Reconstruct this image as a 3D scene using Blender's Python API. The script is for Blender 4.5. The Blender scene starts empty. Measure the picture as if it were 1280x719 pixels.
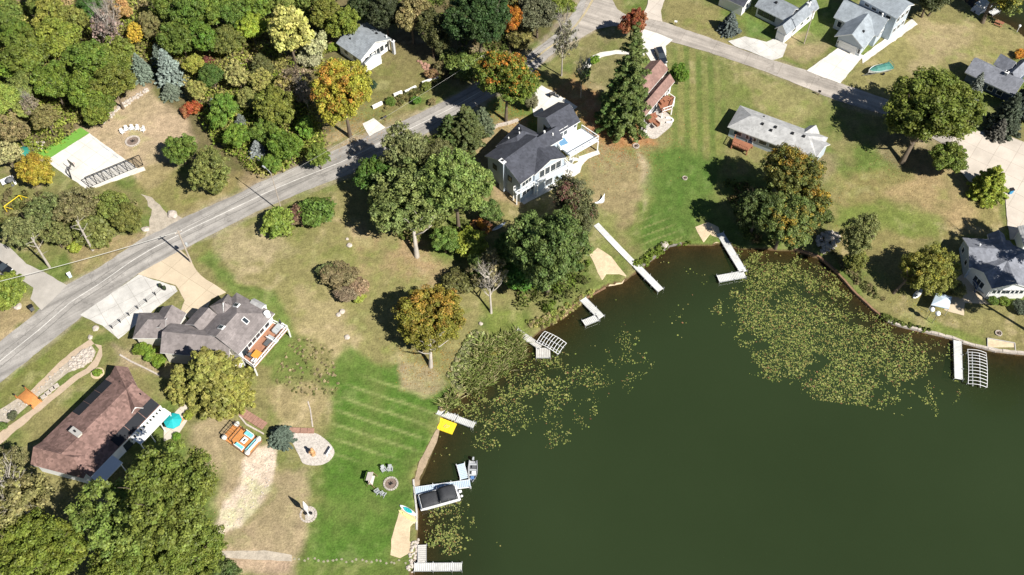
import bpy, math, random
import numpy as np
from mathutils import Vector, Matrix, noise as mnoise
from mathutils.geometry import delaunay_2d_cdt
random.seed(7); RNG = np.random.default_rng(7)
S = bpy.context.scene
COL = S.collection
PI = math.pi
# ------------------------------------------------------------------ camera model (used to place things on the ground)
FPX = 1300.0; PITCH = math.radians(55); CH = 160.0
FW = np.array([0, math.cos(PITCH), -math.sin(PITCH)]); UP = np.array([0, math.sin(PITCH), math.cos(PITCH)]); RT = np.array([1.0, 0, 0])
CAM = np.array([0, 0, CH])
def ray(px, py): return FW + (px-640)/FPX*RT + (359.5-py)/FPX*UP
def plane_pt(px, py, z):
    d = ray(px, py); return CAM + d*((z-CH)/d[2])
def mscale(p): return FPX/float(np.dot(np.array(p)-CAM, FW))      # photo pixels per metre at p
# ------------------------------------------------------------------ shorelines
SHORE = [(514,760),(514,719),(520,690),(521,666),(522,640),(518,611),(517,600),(527,575),(538,555),(547,538),(552,523),(566,505),(578,495),(592,480),(612,464),(630,452),(646,441),(662,425),(690,405),(703,397),(717,380),(737,369),(757,358),(780,352),(797,340),(808,331),(820,322),(837,308),(852,306),(870,307),(887,307),(903,304),(923,311),(960,312),(993,314),(1023,323),(1043,340),(1070,370),(1107,403),(1147,414),(1190,424),(1203,429),(1243,440),(1280,444),(1330,452),(1500,470)]
SHORE2 = [(1150,-60),(1180,-20),(1203,0),(1220,15),(1240,22),(1262,32),(1280,47),(1310,68),(1400,110)]
def pl(pts): return np.array([plane_pt(x, y, 0)[:2] for x, y in pts])
W1 = np.vstack([[[-15,-60]], pl(SHORE), [[230,120],[230,-60]]])
W2 = np.vstack([[[90,420]], pl(SHORE2), [[330,170],[500,420]]])
def seg_dist(P, A, B):
    d = B-A; t = np.clip(((P-A)@d)/max(d@d, 1e-9), 0, 1)
    return np.hypot(*(P-A-t[:,None]*d).T)
def sdist(P, poly):                                     # signed distance, positive outside
    D = np.full(len(P), 1e9); ins = np.zeros(len(P), bool)
    n = len(poly)
    for i in range(n):
        A, B = poly[i], poly[(i+1)%n]
        D = np.minimum(D, seg_dist(P, A, B))
        c = (A[1] > P[:,1]) != (B[1] > P[:,1])
        if A[1] != B[1]:
            xx = (B[0]-A[0])*(P[:,1]-A[1])/(B[1]-A[1])+A[0]
            ins ^= c & (P[:,0] < xx)
    return np.where(ins, -D, D)
def sstep(a, b, x):
    t = np.clip((x-a)/(b-a), 0, 1); return t*t*(3-2*t)
def terrain(P):
    P = np.atleast_2d(np.asarray(P, float))
    d = np.minimum(sdist(P, W1), sdist(P, W2))
    land = 0.45 + 2.6*sstep(0, 45, d)
    return np.where(d > 0, np.minimum(land, 0.0+d*2.0), np.maximum(-2.6, d*0.17)), d
_gx = np.arange(-150, 150.1, .5); _gy = np.arange(30, 240.1, .5)
_X, _Y = np.meshgrid(_gx, _gy); _HZ = terrain(np.c_[_X.ravel(), _Y.ravel()])[0].reshape(_X.shape)
def hz(x, y):                                           # terrain height, read from a half-metre grid
    a = (min(max(x, -149.9), 149.4)+150)*2; b = (min(max(y, 30.1), 239.4)-30)*2; i = int(a); j = int(b); a -= i; b -= j
    return float((_HZ[j,i]*(1-a)+_HZ[j,i+1]*a)*(1-b)+(_HZ[j+1,i]*(1-a)+_HZ[j+1,i+1]*a)*b)
def G(px, py, h=0.0):
    z = 1.5
    for _ in range(7):
        p = plane_pt(px, py, z+h); z = max(hz(p[0], p[1]), 0.0)
    p = plane_pt(px, py, z+h)
    return Vector((p[0], p[1], z+h))
def GW(px, py, z=0.0): return Vector(plane_pt(px, py, z))
# ------------------------------------------------------------------ numpy noise
def vnoise(x, y, s):
    r = np.random.default_rng(s); T = r.random((256, 256))
    xi = np.floor(x).astype(int); yi = np.floor(y).astype(int); fx = x-xi; fy = y-yi
    fx = fx*fx*(3-2*fx); fy = fy*fy*(3-2*fy)
    g = lambda i, j: T[(xi+i) & 255, (yi+j) & 255]
    return (g(0,0)*(1-fx)+g(1,0)*fx)*(1-fy)+(g(0,1)*(1-fx)+g(1,1)*fx)*fy
def fbm(x, y, sc, s, o=4):
    a = 0; w = 1; t = 0
    for k in range(o):
        a = a + w*vnoise(x/sc*2**k+13.7*k, y/sc*2**k+5.1*k, s+k); t += w; w *= .55
    return a/t
# ------------------------------------------------------------------ materials
MATS = {}
def nt(name):
    m = bpy.data.materials.new(name); m.use_nodes = True
    n = m.node_tree.nodes; n.clear(); return m, n, m.node_tree.links
def mat(name, col, rough=.8, var=.18, sc=1.5, metal=0.0, spec=.3, bump=0.0, fine=9.0, stain=0.0):
    if name in MATS: return MATS[name]
    m, n, l = nt(name)
    o = n.new('ShaderNodeOutputMaterial'); b = n.new('ShaderNodeBsdfPrincipled'); l.new(b.outputs[0], o.inputs[0])
    tc = n.new('ShaderNodeTexCoord')
    n1 = n.new('ShaderNodeTexNoise'); n1.inputs['Scale'].default_value = sc; n1.inputs['Detail'].default_value = 5
    n2 = n.new('ShaderNodeTexNoise'); n2.inputs['Scale'].default_value = fine; n2.inputs['Detail'].default_value = 3
    l.new(tc.outputs['Object'], n1.inputs['Vector']); l.new(tc.outputs['Object'], n2.inputs['Vector'])
    ad = n.new('ShaderNodeMath'); ad.operation = 'ADD'; l.new(n1.outputs[0], ad.inputs[0]); l.new(n2.outputs[0], ad.inputs[1])
    mr = n.new('ShaderNodeMapRange'); mr.inputs[1].default_value = .7; mr.inputs[2].default_value = 1.3
    mr.inputs[3].default_value = 1-var; mr.inputs[4].default_value = 1+var; l.new(ad.outputs[0], mr.inputs[0])
    mx = n.new('ShaderNodeVectorMath'); mx.operation = 'SCALE'; mx.inputs[0].default_value = col; l.new(mr.outputs[0], mx.inputs['Scale'])
    src = mx.outputs[0]
    if stain:
        n3 = n.new('ShaderNodeTexNoise'); n3.inputs['Scale'].default_value = .22; n3.inputs['Detail'].default_value = 8; n3.inputs['Roughness'].default_value = .7
        l.new(tc.outputs['Object'], n3.inputs['Vector'])
        r3 = n.new('ShaderNodeMapRange'); r3.inputs[1].default_value = .45; r3.inputs[2].default_value = .7; r3.inputs[3].default_value = 1; r3.inputs[4].default_value = 1-stain
        l.new(n3.outputs[0], r3.inputs[0])
        m3 = n.new('ShaderNodeVectorMath'); m3.operation = 'SCALE'; l.new(src, m3.inputs[0]); l.new(r3.outputs[0], m3.inputs['Scale']); src = m3.outputs[0]
    l.new(src, b.inputs['Base Color'])
    b.inputs['Roughness'].default_value = rough; b.inputs['Metallic'].default_value = metal
    b.inputs['Specular IOR Level'].default_value = spec
    if bump:
        bp = n.new('ShaderNodeBump'); bp.inputs['Strength'].default_value = bump; bp.inputs['Distance'].default_value = .05
        l.new(n2.outputs[0], bp.inputs['Height']); l.new(bp.outputs[0], b.inputs['Normal'])
    MATS[name] = m; return m
def roof_mat(name, col, var=.3):
    if name in MATS: return MATS[name]
    m, n, l = nt(name)
    o = n.new('ShaderNodeOutputMaterial'); b = n.new('ShaderNodeBsdfPrincipled'); l.new(b.outputs[0], o.inputs[0])
    tc = n.new('ShaderNodeTexCoord')
    vo = n.new('ShaderNodeTexVoronoi'); vo.inputs['Scale'].default_value = 2.4; l.new(tc.outputs['Object'], vo.inputs['Vector'])
    sep = n.new('ShaderNodeSeparateColor'); l.new(vo.outputs['Color'], sep.inputs[0])
    n1 = n.new('ShaderNodeTexNoise'); n1.inputs['Scale'].default_value = .5; n1.inputs['Detail'].default_value = 6; l.new(tc.outputs['Object'], n1.inputs['Vector'])
    wv = n.new('ShaderNodeTexWave'); wv.bands_direction = 'Z'; wv.inputs['Scale'].default_value = 1.9; wv.inputs['Distortion'].default_value = .6; l.new(tc.outputs['Object'], wv.inputs['Vector'])
    a = n.new('ShaderNodeMath'); a.operation = 'MULTIPLY_ADD'; l.new(sep.outputs[0], a.inputs[0]); a.inputs[1].default_value = var; a.inputs[2].default_value = 1-var*.5
    c = n.new('ShaderNodeMath'); c.operation = 'MULTIPLY_ADD'; l.new(n1.outputs[0], c.inputs[0]); c.inputs[1].default_value = .9; c.inputs[2].default_value = .55
    d = n.new('ShaderNodeMath'); d.operation = 'MULTIPLY'; l.new(a.outputs[0], d.inputs[0]); l.new(c.outputs[0], d.inputs[1])
    mx = n.new('ShaderNodeVectorMath'); mx.operation = 'SCALE'; mx.inputs[0].default_value = col; l.new(d.outputs[0], mx.inputs['Scale'])
    l.new(mx.outputs[0], b.inputs['Base Color']); b.inputs['Roughness'].default_value = .9; b.inputs['Specular IOR Level'].default_value = .25
    bp = n.new('ShaderNodeBump'); bp.inputs['Strength'].default_value = .35; bp.inputs['Distance'].default_value = .04; l.new(wv.outputs[0], bp.inputs['Height']); l.new(bp.outputs[0], b.inputs['Normal'])
    MATS[name] = m; return m
def vcol_mat(name, rough=.9, spec=.15, fine=3.0, amt=.35, bump=.5, trans=0.0):
    if name in MATS: return MATS[name]
    m, n, l = nt(name)
    o = n.new('ShaderNodeOutputMaterial'); b = n.new('ShaderNodeBsdfPrincipled')
    at = n.new('ShaderNodeAttribute'); at.attribute_name = 'col'
    src = at.outputs['Color']
    if amt:
        tc = n.new('ShaderNodeTexCoord')
        k = None
        for s_, w_ in ((fine, amt), (fine*.28, amt*.8)):
            nz = n.new('ShaderNodeTexNoise'); nz.inputs['Scale'].default_value = s_; nz.inputs['Detail'].default_value = 4; nz.inputs['Roughness'].default_value = .65
            l.new(tc.outputs['Object'], nz.inputs['Vector'])
            mr = n.new('ShaderNodeMapRange'); mr.inputs[1].default_value = .3; mr.inputs[2].default_value = .7; mr.inputs[3].default_value = 1-w_; mr.inputs[4].default_value = 1+w_
            l.new(nz.outputs[0], mr.inputs[0])
            v = n.new('ShaderNodeVectorMath'); v.operation = 'SCALE'; l.new(src, v.inputs[0]); l.new(mr.outputs[0], v.inputs['Scale']); src = v.outputs[0]
            if k is None: k = nz
        if bump:
            bp = n.new('ShaderNodeBump'); bp.inputs['Strength'].default_value = bump; bp.inputs['Distance'].default_value = .15
            l.new(k.outputs[0], bp.inputs['Height']); l.new(bp.outputs[0], b.inputs['Normal'])
    l.new(src, b.inputs['Base Color']); b.inputs['Roughness'].default_value = rough; b.inputs['Specular IOR Level'].default_value = spec
    if trans:
        t = n.new('ShaderNodeBsdfTranslucent'); l.new(src, t.inputs[0]); ms = n.new('ShaderNodeMixShader'); ms.inputs[0].default_value = trans
        l.new(b.outputs[0], ms.inputs[1]); l.new(t.outputs[0], ms.inputs[2]); l.new(ms.outputs[0], o.inputs[0])
    else: l.new(b.outputs[0], o.inputs[0])
    MATS[name] = m; return m
def foliage_mat():
    m, n, l = nt('foliage')
    o = n.new('ShaderNodeOutputMaterial'); b = n.new('ShaderNodeBsdfPrincipled')
    oi = n.new('ShaderNodeObjectInfo')
    t2 = n.new('ShaderNodeAttribute'); t2.attribute_type = 'OBJECT'; t2.attribute_name = 'turn'
    am = n.new('ShaderNodeAttribute'); am.attribute_type = 'OBJECT'; am.attribute_name = 'turned'
    at = n.new('ShaderNodeAttribute'); at.attribute_name = 'leaf'      # r: brightness, g: clump turn value, b: hue jitter
    sp = n.new('ShaderNodeSeparateColor'); l.new(at.outputs['Color'], sp.inputs[0])
    su = n.new('ShaderNodeMath'); su.operation = 'SUBTRACT'; l.new(am.outputs['Fac'], su.inputs[0]); l.new(sp.outputs[1], su.inputs[1])
    mr = n.new('ShaderNodeMapRange'); mr.inputs[1].default_value = -.12; mr.inputs[2].default_value = .12; l.new(su.outputs[0], mr.inputs[0])
    mx = n.new('ShaderNodeMix'); mx.data_type = 'RGBA'; l.new(mr.outputs[0], mx.inputs[0]); l.new(oi.outputs['Color'], mx.inputs[6]); l.new(t2.outputs['Color'], mx.inputs[7])
    hs = n.new('ShaderNodeHueSaturation'); l.new(mx.outputs[2], hs.inputs['Color'])
    hr = n.new('ShaderNodeMapRange'); hr.inputs[3].default_value = .487; hr.inputs[4].default_value = .53; l.new(sp.outputs[2], hr.inputs[0]); l.new(hr.outputs[0], hs.inputs['Hue'])
    l.new(sp.outputs[0], hs.inputs['Value'])
    l.new(hs.outputs[0], b.inputs['Base Color']); b.inputs['Roughness'].default_value = .55; b.inputs['Specular IOR Level'].default_value = .3
    t = n.new('ShaderNodeBsdfTranslucent'); l.new(hs.outputs[0], t.inputs[0]); ms = n.new('ShaderNodeMixShader'); ms.inputs[0].default_value = .2
    l.new(b.outputs[0], ms.inputs[1]); l.new(t.outputs[0], ms.inputs[2]); l.new(ms.outputs[0], o.inputs[0])
    MATS['foliage'] = m
foliage_mat()
# ------------------------------------------------------------------ mesh builder
class MB:
    def __init__(s): s.v = []; s.f = []
    def add(s, vs, fs):
        k = len(s.v); s.v += [tuple(v) for v in vs]; s.f += [tuple(i+k for i in f) for f in fs]; return s
    def poly(s, vs): return s.add(vs, [tuple(range(len(vs)))])
    def box(s, c, size, rz=0.0, ax=None):               # centre, full sizes; ax: three axes
        if ax is None: ax = (Vector((math.cos(rz), math.sin(rz), 0)), Vector((-math.sin(rz), math.cos(rz), 0)), Vector((0,0,1)))
        c = Vector(c); X, Y, Z = [Vector(a)*(q*.5) for a, q in zip(ax, size)]
        vs = [c+X*i+Y*j+Z*k for k in (-1,1) for j in (-1,1) for i in (-1,1)]
        return s.add(vs, [(0,2,3,1),(4,5,7,6),(0,1,5,4),(2,6,7,3),(0,4,6,2),(1,3,7,5)])
    def bar(s, a, b, w, h):                             # box between two points
        a = Vector(a); b = Vector(b); d = b-a; L = d.length; X = d/L
        Y = Vector((0,0,1)).cross(X)
        Y = Y.normalized() if Y.length > 1e-4 else Vector((0,1,0))
        return s.box((a+b)/2, (L, w, h), ax=(X, Y, X.cross(Y)))
    def tube(s, pts, rs, n=8, cap=True):
        pts = [Vector(p) for p in pts]
        if not hasattr(rs, '__len__'): rs = [rs]*len(pts)
        k = len(s.v); ref = Vector((0,0,1))
        for i, p in enumerate(pts):
            d = (pts[min(i+1, len(pts)-1)]-pts[max(i-1, 0)]).normalized()
            X = d.cross(ref)
            if X.length < .05: X = d.cross(Vector((1,0,0)))
            X.normalize(); Y = d.cross(X)
            for j in range(n):
                a = 2*PI*j/n; s.v.append(tuple(p+(X*math.cos(a)+Y*math.sin(a))*rs[i]))
        for i in range(len(pts)-1):
            for j in range(n):
                a = k+i*n+j; b = k+i*n+(j+1)%n; s.f.append((a, b, b+n, a+n))
        if cap:
            s.f.append(tuple(k+j for j in reversed(range(n)))); e = k+(len(pts)-1)*n; s.f.append(tuple(e+j for j in range(n)))
        return s
    def prism(s, xy, z0, z1):                           # xy ccw
        n = len(xy); vs = [(p[0], p[1], z0) for p in xy]+[(p[0], p[1], z1) for p in xy]
        return s.add(vs, [tuple(reversed(range(n))), tuple(range(n, 2*n))]+[(i, (i+1)%n, n+(i+1)%n, n+i) for i in range(n)])
    def loft(s, rings, cap=True, closed=True):
        k = len(s.v); n = len(rings[0])
        for r in rings: s.v += [tuple(p) for p in r]
        for i in range(len(rings)-1):
            for j in range(n if closed else n-1):
                a = k+i*n+j; b = k+i*n+(j+1)%n; s.f.append((a, b, b+n, a+n))
        if cap:
            s.f.append(tuple(k+j for j in reversed(range(n)))); e = k+(len(rings)-1)*n; s.f.append(tuple(e+j for j in range(n)))
        return s
    def lathe(s, prof, c, n=16):
        c = Vector(c)
        return s.loft([[c+Vector((r*math.cos(2*PI*j/n), r*math.sin(2*PI*j/n), z)) for j in range(n)] for r, z in prof])
    def blob(s, c, r, squash=1.0, seed=0, n=1):
        import bmesh
        bm = bmesh.new(); bmesh.ops.create_icosphere(bm, subdivisions=n, radius=1)
        vs = []
        for v in bm.verts:
            q = v.co*(1+.35*(mnoise.noise(v.co*1.3+Vector((seed*3.1, seed*1.7, 0)))))
            vs.append((c[0]+q.x*r, c[1]+q.y*r, c[2]+q.z*r*squash))
        s.add(vs, [tuple(v.index for v in f.verts) for f in bm.faces]); bm.free(); return s
    def build(s, name, m, parent=None, loc=None, smooth=False):
        o_ = Vector((0,0,0))
        if parent is not None: o_ = wloc(parent) if not turned(parent) else o_     # a turned thing is modelled in its own axes
        elif loc is not None: o_ = Vector(loc)
        me = bpy.data.meshes.new(name); me.from_pydata([(a-o_.x, b-o_.y, c-o_.z) for a, b, c in s.v], [], s.f); me.update()
        if smooth: me.polygons.foreach_set('use_smooth', [True]*len(me.polygons))
        me.materials.append(m if not isinstance(m, str) else MATS[m])
        ob = bpy.data.objects.new(name, me); COL.objects.link(ob)
        if parent is not None: ob.parent = parent
        elif loc is not None: ob.location = loc
        return ob
def turned(o):
    while o is not None:
        if abs(o.rotation_euler.z) > 1e-6: return True
        o = o.parent
    return False
def wloc(o):
    p = Vector((0,0,0))
    while o is not None: p += o.location; o = o.parent
    return p
def tag(o, label=None, cat=None, group=None, kind=None):
    if label: o['label'] = label
    if cat: o['category'] = cat
    if group: o['group'] = group
    if kind: o['kind'] = kind
    return o
def empty(name, loc, label, cat, group=None, rz=0):
    o = bpy.data.objects.new(name, None); o.location = loc; o.rotation_euler = (0,0,rz); o.empty_display_size = .2; COL.objects.link(o)
    return tag(o, label, cat, group)
KIDS = {}
def copy_tree(o, loc=None, rz=None, label=None, parent=None):
    c = o.copy(); COL.objects.link(c)
    if parent is not None: c.parent = parent
    if loc is not None: c.location = loc
    if rz is not None: c.rotation_euler = (0,0,rz)
    if label: c['label'] = label
    for ch in [k for k in o.children]: copy_tree(ch, parent=c)
    return c
def mesh_np(name, V, F, m, attr=None, attrname='leaf', smooth=False):   # V (n,3), F (k,4 or 3) arrays
    me = bpy.data.meshes.new(name); n = F.shape[1]
    me.vertices.add(len(V)); me.vertices.foreach_set('co', V.astype(np.float32).ravel())
    me.loops.add(F.size); me.loops.foreach_set('vertex_index', F.astype(np.int32).ravel())
    me.polygons.add(len(F)); me.polygons.foreach_set('loop_start', np.arange(0, F.size, n, dtype=np.int32))
    me.polygons.foreach_set('loop_total', np.full(len(F), n, dtype=np.int32))
    if smooth: me.polygons.foreach_set('use_smooth', np.ones(len(F), bool))
    me.update(calc_edges=True)
    if attr is not None:
        a = me.attributes.new(attrname, 'FLOAT_COLOR', 'POINT')
        A = np.ones((len(V), 4), np.float32); A[:,:3] = attr; a.data.foreach_set('color', A.ravel())
    me.materials.append(m if not isinstance(m, str) else MATS[m]); return me
def link(name, me, parent=None):
    o = bpy.data.objects.new(name, me); COL.objects.link(o); o.parent = parent; return o
def smooth_poly(pts, k=5):
    n = len(pts); out = []
    P = [Vector((p[0], p[1])) for p in pts]
    for i in range(n):
        p0, p1, p2, p3 = P[i-1], P[i], P[(i+1)%n], P[(i+2)%n]
        for j in range(k):
            t = j/k
            out.append(.5*((2*p1)+(p2-p0)*t+(2*p0-5*p1+4*p2-p3)*t*t+(3*p1-p0-3*p2+p3)*t**3))
    return [(p.x, p.y) for p in out]
def sheet(name, px, m, off=.03, smooth=False, step=2.5, label=None, cat=None, kind='structure', edge=0.0, rag=.10):
    if smooth: px = smooth_poly(px)
    P = [G(x, y) for x, y in px]; P2 = []
    for i in range(len(P)):
        a, b = P[i].xy, P[(i+1)%len(P)].xy; k = max(1, int((b-a).length/(1.1 if rag else step))); nv = Vector((a.y-b.y, b.x-a.x)).normalized()
        P2 += [a.lerp(b, j/k)+(nv*rag*2*mnoise.noise(Vector((*a.lerp(b, j/k)*1.1, 0))) if j else nv*0) for j in range(k)]
    arr = np.array([(p.x, p.y) for p in P2])
    lo = arr.min(0); hi = arr.max(0)
    gx, gy = np.meshgrid(np.arange(lo[0]+.3, hi[0], step), np.arange(lo[1]+.3, hi[1], step)); Q = np.c_[gx.ravel(), gy.ravel()]
    Q = Q[sdist(Q, arr) < -step*.35] if len(Q) else Q
    pts = [Vector(p) for p in arr]+[Vector(q) for q in Q]; n = len(arr)
    v, e, f, *_ = delaunay_2d_cdt(pts, [(i, (i+1)%n) for i in range(n)], [], 1, 1e-4)
    zz, _ = terrain([(p.x, p.y) for p in v])
    mb = MB(); mb.v = [(p.x, p.y, float(z)+off) for p, z in zip(v, zz)]
    mb.f = [tuple(t) for t in f]
    o = mb.build(name, m)
    for poly in o.data.polygons:
        if poly.normal.z < 0: poly.flip()
    if edge:                                            # a visible slab edge
        b = MB()
        for i in range(n):
            p, q = arr[i], arr[(i+1)%n]; zp, zq = hz(*p), hz(*q)
            b.add([(p[0],p[1],zp-.3),(q[0],q[1],zq-.3),(q[0],q[1],zq+off),(p[0],p[1],zp+off)], [(0,1,2,3)])
        eo = b.build('slab_edge', m, o)
    return tag(o, label, cat, kind=kind)
# ================================================================== SETTING: ground
C_ = lambda *a: np.array(a)
ROAD_U = [(-60,478),(10,419),(43,393),(80,358),(120,337),(180,297),(230,272),(303,240),(320,230),(407,193),(467,167),(507,150),(553,128),(590,108),(628,88),(660,69),(691,45),(714,19),(726,0),(738,-25),(752,-55)]
ROAD_L = [(-60,528),(0,479),(89,407),(103,395),(172,343),(223,315),(320,265),(383,238),(440,217),(487,192),(533,167),(575,145),(610,124),(640,106),(668,88),(695,64),(719,50),(737,33),(750,12),(758,-4),(770,-25),(785,-55)]
SHOULDER = [(x-3, y-4) for x, y in ROAD_U]+[(x+3, y+4) for x, y in ROAD_L[::-1]]
SHOULDER2 = [(745,55),(800,42),(837,55),(960,95),(1043,129),(1103,147),(1190,190),(1115,121),(1050,100),(960,70),(880,41),(827,24)]
ZONES = [  # pixel polygon, colour, softness (m), strength, ragged edge (m)
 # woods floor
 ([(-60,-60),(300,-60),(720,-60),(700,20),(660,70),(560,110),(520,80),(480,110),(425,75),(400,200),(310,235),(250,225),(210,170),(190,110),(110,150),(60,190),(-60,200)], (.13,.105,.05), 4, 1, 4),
 # cottage lawn and clearing
 ([(455,90),(500,55),(540,85),(550,98),(478,140),(462,130)], (.185,.165,.06), 2, .9, 1),
 ([(395,50),(425,35),(450,20),(425,60)], (.30,.22,.10), 2, .8, 1),
 ([(300,60),(325,55),(335,78),(300,85)], (.30,.22,.13), 2, .9, 1),
 # gravel shoulders
 (SHOULDER, (.36,.30,.215), .8, .75, 1.1),
 (SHOULDER2, (.34,.27,.17), .8, .6, 1.0),
 # verge above main road
 ([(470,160),(550,118),(565,95),(585,105),(500,152)], (.21,.18,.07), 1.5, .9, .6),
 ([(300,238),(405,185),(460,155),(455,148),(390,178),(300,225)], (.30,.235,.12), 1, .8, .6),
 # court yard dry field
 ([(100,165),(150,130),(182,110),(215,135),(232,150),(240,190),(205,225),(185,240),(160,210)], (.42,.325,.195), 2, 1, 1.6),
 ([(180,215),(215,200),(240,235),(300,215),(300,235),(230,270),(190,250),(165,235)], (.235,.20,.075), 2, .9, 2),
 ([(-20,200),(40,225),(70,215),(80,260),(60,330),(0,300)], (.19,.185,.065), 2, .9, 2),
 ([(0,170),(60,205),(50,235),(20,215),(0,195)], (.36,.26,.16), 2, .8, 2),
 ([(85,300),(180,290),(180,305),(130,335),(85,352)], (.32,.24,.12), 1.5, .8, 1),
 ([(-10,395),(40,370),(50,392),(-10,440)], (.36,.27,.145), 1.5, .9, 1),
 # verge below main road, left
 ([(0,480),(90,408),(140,410),(110,430),(60,480),(0,520)], (.185,.185,.055), 1.5, .9, 1.5),
 ([(20,560),(70,500),(140,455),(200,440),(230,460),(160,470),(100,560),(40,600)], (.225,.20,.075), 2, .9, 2),
 ([(80,500),(120,480),(140,500),(100,530)], (.13,.165,.04), 2, .8, 2),
 ([(140,430),(175,440),(240,465),(225,475),(150,455)], (.34,.265,.16), 1, .8, 1),
 # field between grey house and the wood edge
 ([(240,320),(330,265),(440,225),(520,300),(600,330),(650,380),(600,420),(570,470),(480,470),(400,430),(320,390)], (.225,.205,.078), 4, 1, 4),
 ([(270,300),(330,275),(370,300),(350,340),(300,345)], (.36,.30,.165), 3, .7, 5),
 ([(430,280),(520,310),(570,340),(540,370),(470,330)], (.33,.235,.125), 3, .85, 4),
 ([(380,370),(430,390),(450,430),(410,440),(380,410)], (.36,.29,.15), 2, .6, 4),
 ([(243,325),(262,315),(300,355),(345,370),(365,420),(335,460),(320,450),(345,400),(290,365)], (.095,.16,.03), 1.5, .85, 1.5),
 ([(600,375),(640,390),(660,405),(640,430),(600,440)], (.135,.18,.035), 2, .8, 2),
 # green lawns, lower centre
 ([(395,470),(440,440),(500,455),(560,475),(548,525),(518,590),(516,610),(522,640),(497,680),(490,719),(380,719),(390,600),(405,540)], (.070,.142,.020), 2.2, 1, 2),
 ([(330,470),(350,440),(380,425),(400,450),(395,475),(340,490)], (.10,.155,.03), 2, .8, 2),
 ([(500,455),(545,455),(555,480),(530,490),(505,485)], (.33,.26,.145), 1.2, .9, 1.2),
 ([(315,480),(375,470),(425,485),(430,510),(395,540),(365,535),(335,520)], (.31,.25,.12), 2, .8, 3),
 ([(225,530),(280,515),(300,560),(340,560),(330,590),(390,580),(392,600),(380,690),(350,719),(270,719),(275,660),(280,600)], (.315,.25,.14), 2, 1, 1.5),
 ([(315,560),(345,560),(340,610),(300,660),(275,665),(280,640)], (.60,.50,.365), .8, 1, 1.6),
 ([(260,680),(330,690),(365,700),(365,719),(270,719)], (.42,.31,.20), 1.5, .8, 1),
 ([(380,700),(500,705),(510,719),(500,760),(380,760)], (.115,.155,.035), 1, .8, 1),
 # dark house yard
 ([(590,190),(625,150),(670,140),(665,150),(610,200),(650,255),(620,245)], (.32,.235,.125), 1.5, .9, 1.5),
 ([(735,180),(770,180),(805,205),(815,235),(800,280),(770,290),(745,250),(740,220)], (.255,.205,.10), 2, 1, 2),
 ([(790,180),(812,205),(817,240),(805,275),(795,285),(806,235),(800,205)], (.47,.38,.24), 1.2, .8, 1.2),
 ([(740,150),(800,155),(820,180),(775,185),(740,165)], (.40,.19,.085), 2, .95, 2),
 ([(690,110),(720,90),(770,150),(735,165),(715,135)], (.34,.185,.09), 2, .9, 2),
 ([(725,60),(770,30),(785,60),(770,110),(735,110),(715,85)], (.20,.18,.075), 2, .9, 1.5),
 # striped lawn
 ([(835,60),(850,52),(960,95),(1040,130),(1000,150),(930,135),(905,160),(900,230),(870,300),(800,310),(805,240),(830,180),(835,110)], (.165,.178,.055), 2, 1, 2),
 ([(810,190),(850,180),(905,200),(895,260),(870,300),(835,312),(800,330),(790,290),(815,250)], (.068,.135,.022), 2.5, .95, 2),
 ([(930,95),(1010,120),(1000,150),(940,130)], (.27,.24,.10), 3, .8, 4),
 ([(850,55),(870,65),(880,180),(905,160),(900,195),(870,195),(845,150)], (.22,.205,.07), 2, .7, 2),
 ([(745,265),(770,270),(790,330),(765,350),(735,365),(735,300)], (.155,.175,.05), 2, .9, 2),
 # right side
 ([(835,0),(905,12),(900,40),(960,75),(880,50),(830,25)], (.225,.20,.075), 1.5, .9, 2),
 ([(930,15),(945,25),(965,50),(935,45)], (.10,.165,.04), 1.5, .8, 1),
 ([(985,50),(1010,40),(1035,55),(1010,85),(985,70)], (.30,.24,.125), 1.5, .9, 1.5),
 ([(1020,35),(1042,32),(1040,50),(1000,55)], (.13,.165,.045), 1.5, .8, 1),
 ([(1055,105),(1090,70),(1140,30),(1200,20),(1290,45),(1290,75),(1200,85),(1150,120),(1110,135)], (.255,.225,.09), 2, 1, 3),
 ([(1060,105),(1100,75),(1130,60),(1150,75),(1120,110),(1100,130)], (.20,.19,.065), 3, .8, 3),
 ([(1160,30),(1210,35),(1200,70),(1150,90),(1150,50)], (.36,.29,.155), 3, .7, 3),
 ([(1040,215),(1130,210),(1200,250),(1250,240),(1250,280),(1180,300),(1130,340),(1040,330),(1030,260)], (.235,.20,.075), 3, 1, 3),
 ([(1115,235),(1200,200),(1215,240),(1190,270),(1130,260)], (.36,.265,.13), 3, .8, 4),
 ([(1040,250),(1110,255),(1170,270),(1170,300),(1100,290),(1040,285)], (.125,.18,.035), 2.5, .8, 2.5),
 ([(1085,360),(1140,370),(1200,390),(1290,390),(1290,440),(1200,425),(1110,400)], (.21,.19,.07), 2, 1, 2),
 ([(1160,400),(1190,412),(1240,432),(1230,438),(1165,415)], (.13,.18,.035), 1.2, .8, 1),
 ([(950,210),(985,180),(1050,205),(1035,225),(1000,240)], (.235,.185,.10), 2, .8, 2),
 ([(1060,170),(1130,150),(1200,200),(1130,215)], (.21,.165,.09), 3, .8, 3),
]
STR1 = [(435,470),(500,465),(556,482),(545,530),(520,575),(420,580),(405,540)]
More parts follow.
